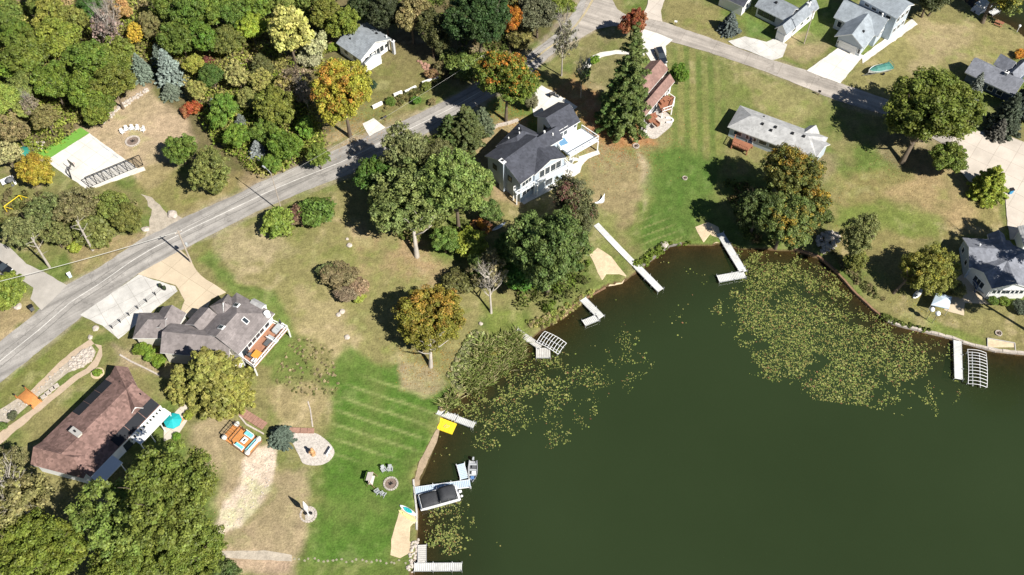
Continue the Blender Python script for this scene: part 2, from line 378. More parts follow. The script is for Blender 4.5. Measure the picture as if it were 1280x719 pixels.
def make_ground():
    def axis(a, b, st, far):
        core = np.arange(a, b+st*.5, st); o = []; d = st; x = b
        while x < far[1]: d *= 1.22; x += d; o.append(x)
        i = []; d = st; x = a
        while x > far[0]: d *= 1.22; x -= d; i.append(x)
        return np.concatenate([i[::-1], core, o])
    xs = axis(-126, 126, .42, (-2500, 2500)); ys = axis(50, 205, .42, (-900, 4500))
    X, Y = np.meshgrid(xs, ys); P = np.c_[X.ravel(), Y.ravel()]
    Z, D = terrain(P)
    x, y = P[:,0], P[:,1]
    nA = fbm(x, y, 14, 1); nB = fbm(x, y, 4, 21); nC = fbm(x, y, 1.5, 41, 3); nD = fbm(x, y, 30, 61)
    wig = (fbm(x, y, 6, 81)-.5)*2
    col = np.zeros((len(P), 3)); base = C_(.20,.185,.07); grn = C_(.115,.155,.036)
    t = sstep(.42, .62, nA*.6+nB*.4)[:,None]
    col[:] = base*(1-t)+grn*t
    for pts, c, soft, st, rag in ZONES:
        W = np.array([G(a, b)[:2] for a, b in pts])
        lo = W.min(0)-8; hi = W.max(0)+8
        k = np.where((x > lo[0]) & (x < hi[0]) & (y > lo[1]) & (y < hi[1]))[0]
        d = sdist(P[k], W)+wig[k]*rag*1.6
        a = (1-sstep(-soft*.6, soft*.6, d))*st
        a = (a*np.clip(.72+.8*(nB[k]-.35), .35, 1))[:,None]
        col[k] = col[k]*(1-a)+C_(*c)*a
    # dry blotches, patchy
    green = np.clip((col[:,1]-col[:,0])/.06, 0, 1)
    blot = (sstep(.56, .74, nB*.6+nC*.4)*(.5-.35*green))[:,None]
    col = col*(1-blot)+np.maximum(col*1.0, C_(.37,.30,.165))*blot
    gb = (sstep(.53, .7, fbm(x, y, 7, 131)*.6+nC*.4)*.55*(1-green))[:,None]*(D > 0)[:,None]
    col = col*(1-gb)+col*C_(.62,.82,.5)*gb
    col *= (.80+.4*nC)[:,None]
    # mower stripes (cut grass lies in alternating directions)
    W = np.array([G(a, b)[:2] for a, b in STR1]); k = np.where(sdist(P, W) < 1)[0]
    a, b = G(433,508), G(520,537); dr = np.array((b-a).xy); dr /= np.hypot(*dr); nn = np.array([-dr[1], dr[0]])
    ph = (P[k]@nn+.25*wig[k])/2.55; s_ = np.abs((ph % 1)-.5)*2
    m = 1.9*sstep(.66, 1, s_)*(1-sstep(-2.5, 1, sdist(P[k], W)))*np.clip(.3+1.3*nB[k], 0, 1)
    col[k] = col[k]*(1-.38*m[:,None])+C_(.27,.29,.11)*(.38*m[:,None])
    W = np.array([G(a, b)[:2] for a, b in [(838,60),(852,52),(905,78),(910,150),(903,230),(865,300),(835,310),(812,300),(826,215),(838,160)]]); k = np.where(sdist(P, W) < 1)[0]
    a, b = G(856,60), G(858,270); dr = np.array((b-a).xy); dr /= np.hypot(*dr); nn = np.array([-dr[1], dr[0]])
    ph = (P[k]@nn+.2*wig[k])/2.6; s_ = .5+.5*np.sin(ph*2*PI)
    m = (sstep(.3, .8, s_))*(1-sstep(-2, 1, sdist(P[k], W)))*np.clip(.3+1.1*nB[k], 0, 1)
    col[k] = col[k]*(1-.75*m[:,None])+C_(.085,.135,.028)*(.75*m[:,None])
    W = np.array([G(a, b)[:2] for a, b in [(795,260),(835,270),(860,300),(830,315),(800,330)]]); k = np.where(sdist(P, W) < 1)[0]
    a, b = G(800,300), G(840,285); dr = np.array((b-a).xy); dr /= np.hypot(*dr); nn = np.array([-dr[1], dr[0]])
    m = sstep(.72, 1, np.abs(((P[k]@nn+.3*wig[k])/1.7 % 1)-.5)*2)*(1-sstep(-2, 1, sdist(P[k], W)))
    col[k] = col[k]*(1-.62*m[:,None])+C_(.28,.27,.11)*(.62*m[:,None])
    # wide dry-field mowing lines
    W = np.array([G(a, b)[:2] for a, b in [(400,270),(520,300),(580,345),(540,380),(440,340)]]); k = np.where(sdist(P, W) < 2)[0]
    a, b = G(440,290), G(560,350); dr = np.array((b-a).xy); dr /= np.hypot(*dr); nn = np.array([-dr[1], dr[0]])
    m = sstep(.6, 1, np.abs(((P[k]@nn+.5*wig[k])/1.9 % 1)-.5)*2)*(1-sstep(-3, 2, sdist(P[k], W)))
    col[k] = col[k]*(1-.35*m[:,None])+C_(.22,.18,.07)*(.35*m[:,None])
    dry = np.clip(1-(col[:,1]-col[:,0]+.02)/.05, 0, 1)[:,None]; col = col*(1-dry)+col*C_(1.01,.99,1.08)*dry
    # lake bed
    wet = (D < 0.15)
    bed = C_(.105,.066,.034)*(1+.9*(nB-.5))[:,None]
    col[wet] = bed[wet]
    nx, ny = len(xs), len(ys); I = np.arange(nx*ny).reshape(ny, nx)
    F = np.c_[I[:-1,:-1].ravel(), I[:-1,1:].ravel(), I[1:,1:].ravel(), I[1:,:-1].ravel()]
    Z = Z+np.where(D > 2, (nC-.5)*.04+(nB-.5)*.04, 0)*sstep(2, 6, D)
    me = mesh_np('ground', np.c_[P, Z], F, vcol_mat('ground', fine=3.2, amt=.27, bump=.8), np.clip(col, .008, .8), 'col', smooth=True)
    tag(link('ground', me), kind='structure')
make_ground()
# ------------------------------------------------------------------ water
def make_water():
    m, n, l = nt('water')
    o = n.new('ShaderNodeOutputMaterial')
    at = n.new('ShaderNodeAttribute'); at.attribute_name = 'depth'
    tc = n.new('ShaderNodeTexCoord')
    nz = n.new('ShaderNodeTexNoise'); nz.inputs['Scale'].default_value = .022; nz.inputs['Detail'].default_value = 5; l.new(tc.outputs['Object'], nz.inputs['Vector'])
    cr = n.new('ShaderNodeMix'); cr.data_type = 'RGBA'; l.new(nz.outputs[0], cr.inputs[0])
    cr.inputs[6].default_value = (.020,.033,.012,1); cr.inputs[7].default_value = (.034,.053,.021,1)
    df = n.new('ShaderNodeBsdfDiffuse'); l.new(cr.outputs[2], df.inputs[0])
    tr = n.new('ShaderNodeBsdfTransparent'); tr.inputs[0].default_value = (.62,.62,.5,1)
    ms = n.new('ShaderNodeMixShader'); l.new(at.outputs['Fac'], ms.inputs[0]); l.new(tr.outputs[0], ms.inputs[1]); l.new(df.outputs[0], ms.inputs[2])
    gl = n.new('ShaderNodeBsdfGlossy'); gl.inputs['Roughness'].default_value = .06
    n2 = n.new('ShaderNodeTexNoise'); n2.inputs['Scale'].default_value = 1.6; n2.inputs['Detail'].default_value = 4; l.new(tc.outputs['Object'], n2.inputs['Vector'])
    bp = n.new('ShaderNodeBump'); bp.inputs['Strength'].default_value = .22; bp.inputs['Distance'].default_value = .1; l.new(n2.outputs[0], bp.inputs['Height']); l.new(bp.outputs[0], gl.inputs['Normal'])
    fr = n.new('ShaderNodeFresnel'); fr.inputs[0].default_value = 1.33
    m2 = n.new('ShaderNodeMixShader'); l.new(fr.outputs[0], m2.inputs[0]); l.new(ms.outputs[0], m2.inputs[1]); l.new(gl.outputs[0], m2.inputs[2])
    l.new(m2.outputs[0], o.inputs[0]); MATS['water'] = m
    V = []; F = []; A = []
    for (x0, x1, y0, y1, st) in ((-30, 200, -60, 132, 1.0), (95, 400, 160, 420, 2.5)):
        xs = np.arange(x0, x1+.1, st); ys = np.arange(y0, y1+.1, st); X, Y = np.meshgrid(xs, ys); P = np.c_[X.ravel(), Y.ravel()]
        Z, D = terrain(P); k = sum(map(len, V))
        I = np.arange(len(P)).reshape(len(ys), len(xs))
        f = np.c_[I[:-1,:-1].ravel(), I[:-1,1:].ravel(), I[1:,1:].ravel(), I[1:,:-1].ravel()]
        f = f[(D[f] < 1.5).any(1)]
        V.append(np.c_[P, np.zeros(len(P))]); F.append(f+k); A.append(1-np.exp(-.80*np.clip(-Z, 0, 9)))
    V = np.vstack(V); F = np.vstack(F); A = np.concatenate(A)
    me = mesh_np('water', V, F, m, np.c_[A, A, A], 'depth')
    tag(link('water', me), kind='structure')
make_water()
# ------------------------------------------------------------------ roads and paving
def road_mat(name, col, tracks, dirv):
    m, n, l = nt(name)
    o = n.new('ShaderNodeOutputMaterial'); b = n.new('ShaderNodeBsdfPrincipled'); l.new(b.outputs[0], o.inputs[0])
    tc = n.new('ShaderNodeTexCoord'); src = None
    def nz(sc, det, a, lo, hi, stretch=None, rough=.6):
        x = n.new('ShaderNodeTexNoise'); x.inputs['Scale'].default_value = sc; x.inputs['Detail'].default_value = det; x.inputs['Roughness'].default_value = rough
        if stretch:
            mp = n.new('ShaderNodeMapping'); mp.inputs['Rotation'].default_value = (0,0,-dirv); mp.vector_type = 'TEXTURE'; mp.inputs['Scale'].default_value = (stretch,1,1); mp.inputs['Rotation'].default_value = (0,0,dirv)
            l.new(tc.outputs['Object'], mp.inputs[0]); l.new(mp.outputs[0], x.inputs['Vector'])
        else: l.new(tc.outputs['Object'], x.inputs['Vector'])
        r = n.new('ShaderNodeMapRange'); r.inputs[1].default_value = .35; r.inputs[2].default_value = .65; r.inputs[3].default_value = lo; r.inputs[4].default_value = hi; l.new(x.outputs[0], r.inputs[0]); return r.outputs[0]
    f = nz(.3, 6, 0, .85, 1.12)
    for g in (nz(5, 3, 0, .9, 1.1), nz(.9, 5, 0, .74, 1.18, 18)):
        mu = n.new('ShaderNodeMath'); mu.operation = 'MULTIPLY'; l.new(f, mu.inputs[0]); l.new(g, mu.inputs[1]); f = mu.outputs[0]
    if tracks:                                          # tar-sealed cracks
        vo = n.new('ShaderNodeTexVoronoi'); vo.feature = 'DISTANCE_TO_EDGE'; vo.inputs['Scale'].default_value = .09
        nn = n.new('ShaderNodeTexNoise'); nn.inputs['Scale'].default_value = .5; l.new(tc.outputs['Object'], nn.inputs['Vector'])
        av = n.new('ShaderNodeVectorMath'); av.operation = 'MULTIPLY_ADD'; l.new(nn.outputs['Color'], av.inputs[0]); av.inputs[1].default_value = (7,7,0); l.new(tc.outputs['Object'], av.inputs[2]); l.new(av.outputs[0], vo.inputs['Vector'])
        r = n.new('ShaderNodeMapRange'); r.inputs[1].default_value = .004; r.inputs[2].default_value = .016; r.inputs[3].default_value = .80; r.inputs[4].default_value = 1; l.new(vo.outputs[0], r.inputs[0])
        mu = n.new('ShaderNodeMath'); mu.operation = 'MULTIPLY'; l.new(f, mu.inputs[0]); l.new(r.outputs[0], mu.inputs[1]); f = mu.outputs[0]
    mx = n.new('ShaderNodeVectorMath'); mx.operation = 'SCALE'; mx.inputs[0].default_value = col; l.new(f, mx.inputs['Scale']); l.new(mx.outputs[0], b.inputs['Base Color'])
    b.inputs['Roughness'].default_value = .9; b.inputs['Specular IOR Level'].default_value = .25
    MATS[name] = m; return m
road_mat('asphalt', (.33,.31,.285), True, math.radians(37)); road_mat('side_asphalt', (.40,.36,.315), True, math.radians(-25))
mat('concrete_white', (.70,.67,.61), .85, .1, .6, stain=.16); mat('concrete', (.60,.58,.54), .9, .15, .5, stain=.3)
mat('concrete_tan', (.58,.48,.345), .9, .12, .4, stain=.14); mat('concrete_warm', (.58,.515,.44), .9, .10, .3, stain=.15)
mat('gravel', (.40,.35,.28), .95, .25, 1.0, fine=5); mat('drive_grey', (.42,.39,.35), .95, .15, .5, stain=.2)
mat('sand', (.60,.48,.32), .95, .18, 1.2, fine=6, stain=.15); mat('stone_white', (.47,.43,.385), .9, .35, 3, bump=.6, fine=12)
mat('paver_brown', (.30,.23,.155), .9, .22, 2, bump=.3); mat('path_pink', (.46,.36,.26), .95, .15, 1.0, fine=6)
sheet('main_road', ROAD_U+ROAD_L[::-1], MATS['asphalt'], .05)
sheet('side_street', [(719,52),(733,44),(745,37),(765,33),(785,34),(800,37),(837,52),(880,64),(960,91),(1043,125),(1103,143),(1150,165),(1190,186),(1192,200),(1213,226),(1240,238),(1257,240),(1300,236),(1310,190),(1280,180),(1260,172),(1220,166),(1193,170),(1150,145),(1110,125),(1050,104),(1008,88),(960,74),(880,45),(827,27),(802,22),(785,20),(772,12),(763,-4),(757,-20),(735,-5),(725,25)], MATS['side_asphalt'], .07)
# painted lines on the main road (along its true centre)
def lines():
    U = [G(*p) for p in ROAD_U]; L = [G(*p) for p in ROAD_L]
    def resample(P, n):
        d = [0]
        for a, b in zip(P, P[1:]): d.append(d[-1]+(b-a).length)
        return [Vector([np.interp(t, d, [p[k] for p in P]) for k in range(2)]) for t in np.linspace(0, d[-1], n)]
    U = resample(U, 160); L = resample(L, 160)
    mid = [(a+b)/2 for a, b in zip(U, L)]
    def strip(name, m, offs, w, i0, i1, dash=None):
        b = MB()
        for i in range(i0, i1):
            if dash and (i//dash) % 2: continue
            p, q = mid[i], mid[i+1]; t = (q-p).normalized(); nn = Vector((-t.y, t.x))
            t2 = (mid[min(i+2, 159)]-q).normalized(); n2 = Vector((-t2.y, t2.x))
            vs = []
            for pt, nv, o_ in ((p, nn, offs-w/2), (q, n2, offs-w/2), (q, n2, offs+w/2), (p, nn, offs+w/2)):
                c = pt+nv*o_; vs.append((c.x, c.y, hz(c.x, c.y)+.085))
            b.poly(vs)
        return tag(b.build(name, m), kind='structure')
    pw = mat('paint_white', (.66,.64,.6), .7, .25, 2, stain=.35); py = mat('paint_yellow', (.55,.44,.2), .7, .25, 2, stain=.3)
    strip('road_centre_marking', pw, .12, .14, 2, 120); strip('road_double_marking', py, -.10, .12, 118, 157); strip('road_double_marking', py, .16, .12, 118, 157)
    strip('road_tar_seam', mat('tar', (.16,.155,.145), .8, .3, 3), -.95, .11, 2, 110); strip('road_tar_seam', 'tar', 1.25, .09, 5, 130)
lines()
def joints(name, w, rot):                               # sawn joints between the slabs
    m = MATS[name]; n = m.node_tree.nodes; l = m.node_tree.links; b = [x for x in n if x.type == 'BSDF_PRINCIPLED'][0]; src = b.inputs['Base Color'].links[0].from_socket
    tc = n.new('ShaderNodeTexCoord'); mp = n.new('ShaderNodeMapping'); mp.inputs['Rotation'].default_value = (0,0,rot); l.new(tc.outputs['Object'], mp.inputs[0])
    br = n.new('ShaderNodeTexBrick'); br.offset = 0; br.inputs['Scale'].default_value = 1; br.inputs['Brick Width'].default_value = w; br.inputs['Row Height'].default_value = w; br.inputs['Mortar Size'].default_value = .035; br.inputs['Color1'].default_value = (1,1,1,1); br.inputs['Color2'].default_value = (.93,.93,.93,1); br.inputs['Mortar'].default_value = (.62,.6,.58,1)
    l.new(mp.outputs[0], br.inputs['Vector']); mu = n.new('ShaderNodeVectorMath'); mu.operation = 'MULTIPLY'; l.new(src, mu.inputs[0]); l.new(br.outputs['Color'], mu.inputs[1]); l.new(mu.outputs[0], b.inputs['Base Color'])
joints('concrete_white', 3.4, .64); joints('concrete', 3.2, -.62); joints('concrete_tan', 4.5, .6); joints('concrete_warm', 3.6, .62); joints('side_asphalt', 7.5, .46)
def slab(n, px, m, off=.09, **k): return sheet(n, px, MATS[m], off, **k)
slab('parking_pad', [(100,394),(174,343),(186,348),(219,358),(222,364),(148,424),(128,407)], 'concrete', .06, edge=1)
slab('driveway', [(172,343),(226,313),(238,325),(247,340),(258,350),(270,357),(283,366),(264,374),(258,392),(236,398),(226,390),(231,376),(220,357),(200,351)], 'concrete_tan', .10)
slab('driveway', [(453,155),(467,148),(482,160),(462,171)], 'concrete_white', .10)
slab('driveway', [(665,117),(677,107),(696,118),(722,134),(700,150),(667,145)], 'concrete_white', .10)
slab('driveway', [(801,36),(822,42),(841,50),(832,58),(834,84),(815,80),(803,60)], 'concrete_white', .10)
slab('footpath', [(728,84),(736,73),(750,66),(770,63),(805,66),(806,70),(770,68),(752,72),(741,79),(734,88)], 'concrete_white', .10)
slab('driveway', [(806,-30),(836,-30),(831,0),(826,14),(828,28),(801,22),(808,10),(810,0)], 'concrete_warm', .12)
slab('driveway', [(910,52),(931,46),(958,53),(967,49),(984,56),(978,72),(965,76),(940,66),(918,58)], 'concrete', .12)
slab('driveway', [(1008,89),(1048,60),(1080,70),(1050,105)], 'concrete_white', .12)
slab('footpath', [(1077,71),(1140,24),(1147,31),(1078,80)], 'concrete_white', .11)
slab('driveway', [(52,388),(84,357),(55,340),(33,330),(10,308),(-20,295),(-40,330),(0,344),(30,352),(42,360),(38,374)], 'drive_grey', .065)
slab('driveway', [(176,243),(190,262),(187,283),(180,298),(228,273),(204,262),(190,247)], 'gravel', .065, rag=.35)
slab('driveway', [(1256,236),(1290,225),(1310,300),(1262,300),(1258,270)], 'concrete_warm', .13)
COURT = [(112,167),(153,197),(172,211),(180,209),(182,213),(110,238),(73,213),(58,201)]
slab('sport_court', COURT, 'concrete_white', .12, edge=1)
slab('putting_green', [(101,160),(112,167),(58,201),(48,191)], None, .10) if False else sheet('putting_green', [(101,160),(112,167),(58,201),(48,191)], mat('turf_green', (.15,.33,.05), .95, .12, 2), .13)
sheet('court_marking', [(115.5,172),(149,198.2),(147.8,198.8),(114.5,172.8)], mat('line_grey', (.42,.44,.46), .8, .1), .14)
for q in ([(96,216.8),(133.5,195.4),(134,196),(96.5,217.5)],[(97,219),(134.5,197.6),(135,198.2),(97.5,219.8)],[(92,191),(104,200.5),(103.6,200.9),(91.6,191.3)],[(112,182),(124,191),(123.6,191.3),(111.6,182.4)]):
    sheet('court_marking', q, mat('line_pale', (.6,.6,.6), .8, .1), .14)
slab('seawall_walk', [(516,604),(524,578),(536,556),(545,538),(550,535),(546,553),(536,578),(526,600),(524,612),(518,612)], 'paver_brown', .14)
slab('beach', [(499,640),(505,632),(521,640),(521,662),(518,690),(500,698),(488,694),(489,675)], 'sand', .04, rag=.2)
slab('beach', [(737,319),(747,310),(764,321),(783,345),(778,355),(758,358),(747,341)], 'sand', .05, rag=.12)
slab('beach', [(869,284),(885,278),(898,284),(903,303),(886,307),(879,303)], 'sand', .05, rag=.12)
slab('gravel_bed', [(362,541),(391,541),(405,548),(415,558),(418,567),(411,577),(398,582),(380,580),(374,570),(368,558)], 'stone_white', .05, smooth=True)
slab('footpath', [(-10,548),(45,508),(95,468),(108,461),(118,450),(124,437),(118,430),(127,432),(128,445),(122,458),(112,466),(98,474),(50,514),(0,556)], 'path_pink', .05, rag=.15)
slab('footpath', [(35,492),(75,452),(95,436),(113,424),(118,430),(100,440),(78,458),(45,492)], 'path_pink', .04)
slab('dry_creek_bed', [(0,512),(40,488),(75,458),(98,440),(114,431),(120,440),(116,450),(104,459),(85,466),(50,494),(8,530),(-10,540)], 'gravel', .035)
slab('patio', [(640,243),(665,228),(700,212),(716,206),(722,203),(724,196),(748,188),(750,193),(735,199),(727,208),(725,216),(700,232),(655,256)], 'concrete_white', .08)
slab('patio', [(800,158),(815,140),(828,138),(838,146),(840,156),(830,166),(818,174),(804,168)], 'stone_white', .08, smooth=True)
slab('patio', [(205,530),(235,500),(250,505),(235,525),(222,545),(205,552)], 'concrete_warm', .08)
slab('patio', [(1190,350),(1205,342),(1215,352),(1218,363),(1238,381),(1206,379),(1205,395),(1180,388)], 'concrete_tan', .08)
slab('turning_circle', [(1190,178),(1194,169),(1220,164),(1260,170),(1280,178),(1325,190),(1315,238),(1257,242),(1240,240),(1211,227),(1190,203)], 'concrete_warm', .10)
slab('footpath', [(265,690),(330,688),(365,694),(365,702),(320,700),(265,697)], 'gravel', .05)
# ================================================================== HOUSES
mat('siding_white', (.80,.80,.79), .7, .04, 1); mat('siding_blue', (.44,.50,.56), .7, .05, 1); mat('siding_grey', (.52,.53,.55), .7, .05, 1)
mat('siding_navy', (.07,.10,.18), .7, .08, 1); mat('trim_white', (.82,.82,.80), .6, .03, 2); mat('glass', (.035,.045,.055), .12, .1, 1, spec=.6)
mat('wood_red', (.30,.13,.075), .8, .2, 2); mat('wood_orange', (.56,.24,.075), .75, .15, 2); mat('wood_grey', (.42,.40,.37), .85, .18, 2); mat('wood_brown', (.25,.15,.09), .8, .2, 2)
mat('black_metal', (.02,.02,.022), .5, .1, 2); mat('stone_brown', (.30,.235,.19), .9, .35, 2.5, bump=.5); mat('siding_cream', (.66,.62,.53), .8, .06, 1)
roof_mat('shingle_grey', (.25,.275,.30)); roof_mat('shingle_light', (.40,.40,.395), .25); roof_mat('shingle_dark', (.062,.066,.082), .35)
roof_mat('shingle_brown', (.215,.19,.185)); roof_mat('shingle_red', (.205,.128,.110), .55); roof_mat('shingle_navy', (.20,.21,.24)); roof_mat('shingle_rose', (.25,.155,.13), .3); roof_mat('shingle_pale', (.285,.32,.35), .2)
Z3 = Vector((0,0,1)); mat('grey_cap', (.36,.35,.33), .9, .15, 2)
class House:
    def __init__(s, name, label, cat, bx, by, dz=0.0):
        g = G(bx, by); s.zb = g.z+dz; s.root = empty(name, (g.x, g.y, s.zb), label, cat); s.R = {}; s.Wl = {}; s.tr = MB(); s.und = MB()
    def P(s, px, py, h): return Vector(plane_pt(px, py, s.zb+h))
    def wing(s, A, B, C, h, rise, axis='u', hip=(0,0), oh=.45, roof='shingle_grey', wall='siding_white', base=0.0, hw=None):
        a, b, c = s.P(*A, h), s.P(*B, h), s.P(*C, h)
        u = (b-a); u.z = 0; L = u.length; u.normalize(); v = Vector((-u.y, u.x, 0)); q = (c-a).dot(v)
        if q < 0: v = -v; q = -q
        W = q
        if axis == 'v': u, v = v, u; L, W = W, L
        w = dict(o=Vector((a.x, a.y, 0)), u=u, v=v, L=L, W=W, h=h, rise=rise, oh=oh, hip=hip, base=base)
        T = lambda S_, t, z: w['o']+u*S_+v*t+Z3*(s.zb+z)
        w['T'] = T
        k0, k1 = hip[0]*W/2, hip[1]*W/2; th = .2
        E = [T(0,0,h), T(L,0,h), T(L,W,h), T(0,W,h)]; r0, r1 = T(k0,W/2,h+rise), T(L-k1,W/2,h+rise)
        rb = s.R.setdefault(roof, MB())
        def face(vs):
            n = (vs[1]-vs[0]).cross(vs[2]-vs[0]); rb.poly(vs if n.z > 0 else vs[::-1])
        face([E[0], E[1], r1, r0]); face([E[2], E[3], r0, r1])
        if k0: face([E[3], E[0], r0])
        if k1: face([E[1], E[2], r1])
        rim = [E[0], E[1]]+([] if k1 else [r1])+[E[2], E[3]]+([] if k0 else [r0])
        dn = Z3*th; cen = (E[0]+E[2])/2
        for i in range(len(rim)):
            p, q_ = rim[i], rim[(i+1)%len(rim)]
            s.tr.poly([p-dn, q_-dn, q_, p])
        ud = s.und; lo = lambda x: x-dn
        ud.poly([lo(E[0]), lo(E[1]), lo(r1), lo(r0)]); ud.poly([lo(E[2]), lo(E[3]), lo(r0), lo(r1)])
        if k0: ud.poly([lo(E[3]), lo(E[0]), lo(r0)])
        if k1: ud.poly([lo(E[1]), lo(E[2]), lo(r1)])
        # walls
        wb = s.Wl.setdefault(wall, MB()); sl = rise/(W/2); te = h-th+sl*oh-.02; pk = h-th+rise-.03
        i0, i1, j0, j1 = oh, L-oh, oh, W-oh
        zb = base-1.6 if base == 0 else base
        wb.poly([T(i0,j0,zb), T(i1,j0,zb), T(i1,j0,te), T(i0,j0,te)]); wb.poly([T(i1,j1,zb), T(i0,j1,zb), T(i0,j1,te), T(i1,j1,te)])
        wb.poly([T(i0,j1,zb), T(i0,j0,zb), T(i0,j0,te)]+([] if k0 else [T(i0,W/2,pk)])+[T(i0,j1,te)])
        wb.poly([T(i1,j0,zb), T(i1,j1,zb), T(i1,j1,te)]+([] if k1 else [T(i1,W/2,pk)])+[T(i1,j0,te)])
        if base: wb.poly([T(i0,j0,zb), T(i0,j1,zb), T(i1,j1,zb), T(i1,j0,zb)])
        return w
    def spot(s, w, side, pos):                          # point on a wall, its tangent and outward normal
        u, v, L, W, oh = w['u'], w['v'], w['L'], w['W'], w['oh']
        if side == 'S': return w['T'](oh+pos*(L-2*oh), oh, 0), u, -v
        if side == 'N': return w['T'](oh+pos*(L-2*oh), W-oh, 0), u, v
        if side == 'W': return w['T'](oh, oh+pos*(W-2*oh), 0), v, -u
        return w['T'](L-oh, oh+pos*(W-2*oh), 0), v, u
    def window(s, w, side, pos, zc, ww=1.1, hh=1.2, name='window', mullion=0, frame='trim_white', pane='glass'):
        p, t, n = s.spot(w, side, pos); c = p+Z3*zc; fb = MB(); f = .11; ax = (t, n, Z3)
        for sg in (-1, 1):
            fb.box(c+t*sg*(ww/2+f/2)+n*.03, (f, .10, hh+2*f), ax=ax); fb.box(c+Z3*sg*(hh/2+f/2)+n*.03, (ww, .10, f), ax=ax)
        for k in range(mullion): fb.box(c+t*(ww*((k+1)/(mullion+1)-.5))+n*.03, (.07, .10, hh), ax=ax)
        fo = fb.build('window' if name == 'window' else name, frame, s.root)
        MB().box(c+n*.015, (ww+.02, .05, hh+.02), ax=ax).build('pane', pane, fo); return fo
    def garage(s, w, side, pos, ww=4.8, hh=2.15, m='trim_white'):
        p, t, n = s.spot(w, side, pos); b = MB(); ax = (t, n, Z3)
        for k in range(4): b.box(p+Z3*(hh*(k+.5)/4)+n*.03, (ww, .08, hh/4-.04), ax=ax)
        o = b.build('garage_door', m, s.root)
        fr = MB()
        for sg in (-1, 1): fr.box(p+t*sg*(ww/2+.09)+n*.05+Z3*hh/2, (.16, .12, hh), ax=ax)
        fr.box(p+Z3*(hh+.09)+n*.05, (ww+.34, .12, .16), ax=ax); fr.build('door_frame', 'trim_white', o); return o
    def door(s, w, side, pos, z=0.0, ww=.95, hh=2.05, m='wood_brown'):
        p, t, n = s.spot(w, side, pos); ax = (t, n, Z3)
        o = MB().box(p+Z3*(z+hh/2)+n*.03, (ww, .08, hh), ax=ax).build('door', m, s.root)
        fr = MB()
        for sg in (-1, 1): fr.box(p+t*sg*(ww/2+.06)+n*.04+Z3*(z+hh/2), (.10, .10, hh), ax=ax)
        fr.box(p+Z3*(z+hh+.06)+n*.04, (ww+.22, .10, .11), ax=ax); fr.build('door_frame', 'trim_white', o)
        MB().box(p+t*ww*.38+n*.09+Z3*(z+1.0), (.08, .06, .08), ax=ax).build('handle', 'black_metal', o); return o
    def roofpt(s, w, a, b):                             # point on the roof: a along 0..1, b across 0..1
        W = w['W']; f = 1-abs(b*2-1); return w['T'](a*w['L'], b*W, w['h']+w['rise']*f)
    def vent(s, w, a, b, r=.12, hgt=.45, m='black_metal', name='vent_pipe'):
        p = s.roofpt(w, a, b); MB().tube([p-Z3*.2, p+Z3*hgt], r, 8).build(name, m, s.root)
    def boxvent(s, w, a, b):
        p = s.roofpt(w, a, b); MB().box(p+Z3*.1, (.5, .5, .3), ax=(w['u'], w['v'], Z3)).build('roof_vent', 'black_metal', s.root)
    def skylight(s, w, a, b):
        p = s.roofpt(w, a, b); W = w['W']; sg = 1 if b < .5 else -1
        vv = (w['v']*sg*W/2+Z3*w['rise']).normalized(); nn = w['u'].cross(vv).normalized(); nn = nn if nn.z > 0 else -nn
        o = MB().box(p+nn*.08, (1.3, .85, .25), ax=(vv, w['u'], nn)).build('skylight', 'trim_white', s.root)
        MB().box(p+nn*.2, (1.08, .65, .05), ax=(vv, w['u'], nn)).build('pane', 'glass', o)
    def chimney(s, p, size, h0, h1, m='siding_cream', u=None, cap='trim_white'):
        ax = (u, Vector((-u.y, u.x, 0)), Z3)
        o = MB().box(Vector((p.x, p.y, s.zb+(h0+h1)/2)), (size[0], size[1], h1-h0), ax=ax).build('chimney', m, s.root)
        c = MB().box(Vector((p.x, p.y, s.zb+h1+.06)), (size[0]+.2, size[1]+.2, .12), ax=ax)
        c.build('chimney_cap', cap, o)
        MB().tube([Vector((p.x, p.y, s.zb+h1+.1)), Vector((p.x, p.y, s.zb+h1+.5))], .16, 8).build('flue', 'black_metal', o)
    def finish(s, trim='trim_white', soffit='trim_white'):
        for i, (k, b) in enumerate(s.R.items()): b.build('roof', k, s.root)
        for k, b in s.Wl.items(): b.build('wall', k, s.root)
        s.tr.build('fascia', trim, s.root); s.und.build('soffit', soffit, s.root)
    def deck(s, px, h, m='wood_red', rail='trim_white', rail_edges=(), posts=True, th=.25, fascia=None, name='deck'):
        P = [s.P(x, y, h) for x, y in px]; xy = [(p.x, p.y) for p in P]
        ar = sum(xy[i][0]*xy[(i+1)%len(xy)][1]-xy[(i+1)%len(xy)][0]*xy[i][1] for i in range(len(xy)))
        if ar < 0: xy = xy[::-1]
        o = MB().prism(xy, s.zb+h-th, s.zb+h).build(name, m, s.root)
        rb = MB(); pb = MB()
        for i in rail_edges:
            a, b = P[i], P[(i+1)%len(P)]
            for z in (.12, 1.0): rb.bar(a+Z3*z, b+Z3*z, .15, .07)
            n = max(2, int((b-a).length/.35))
            for k in range(n+1): rb.bar(a.lerp(b, k/n)+Z3*.05, a.lerp(b, k/n)+Z3*1.0, .05 if k % 5 else .12, .05 if k % 5 else .12)
        if rail_edges: rb.build('railing', rail, o)
        if posts:
            for p in P:
                q = MB().box(Vector((p.x, p.y, s.zb+(h-th)/2-.7)), (.22, .22, h-th+1.4)); q.build('deck_post', rail, o)
        return o
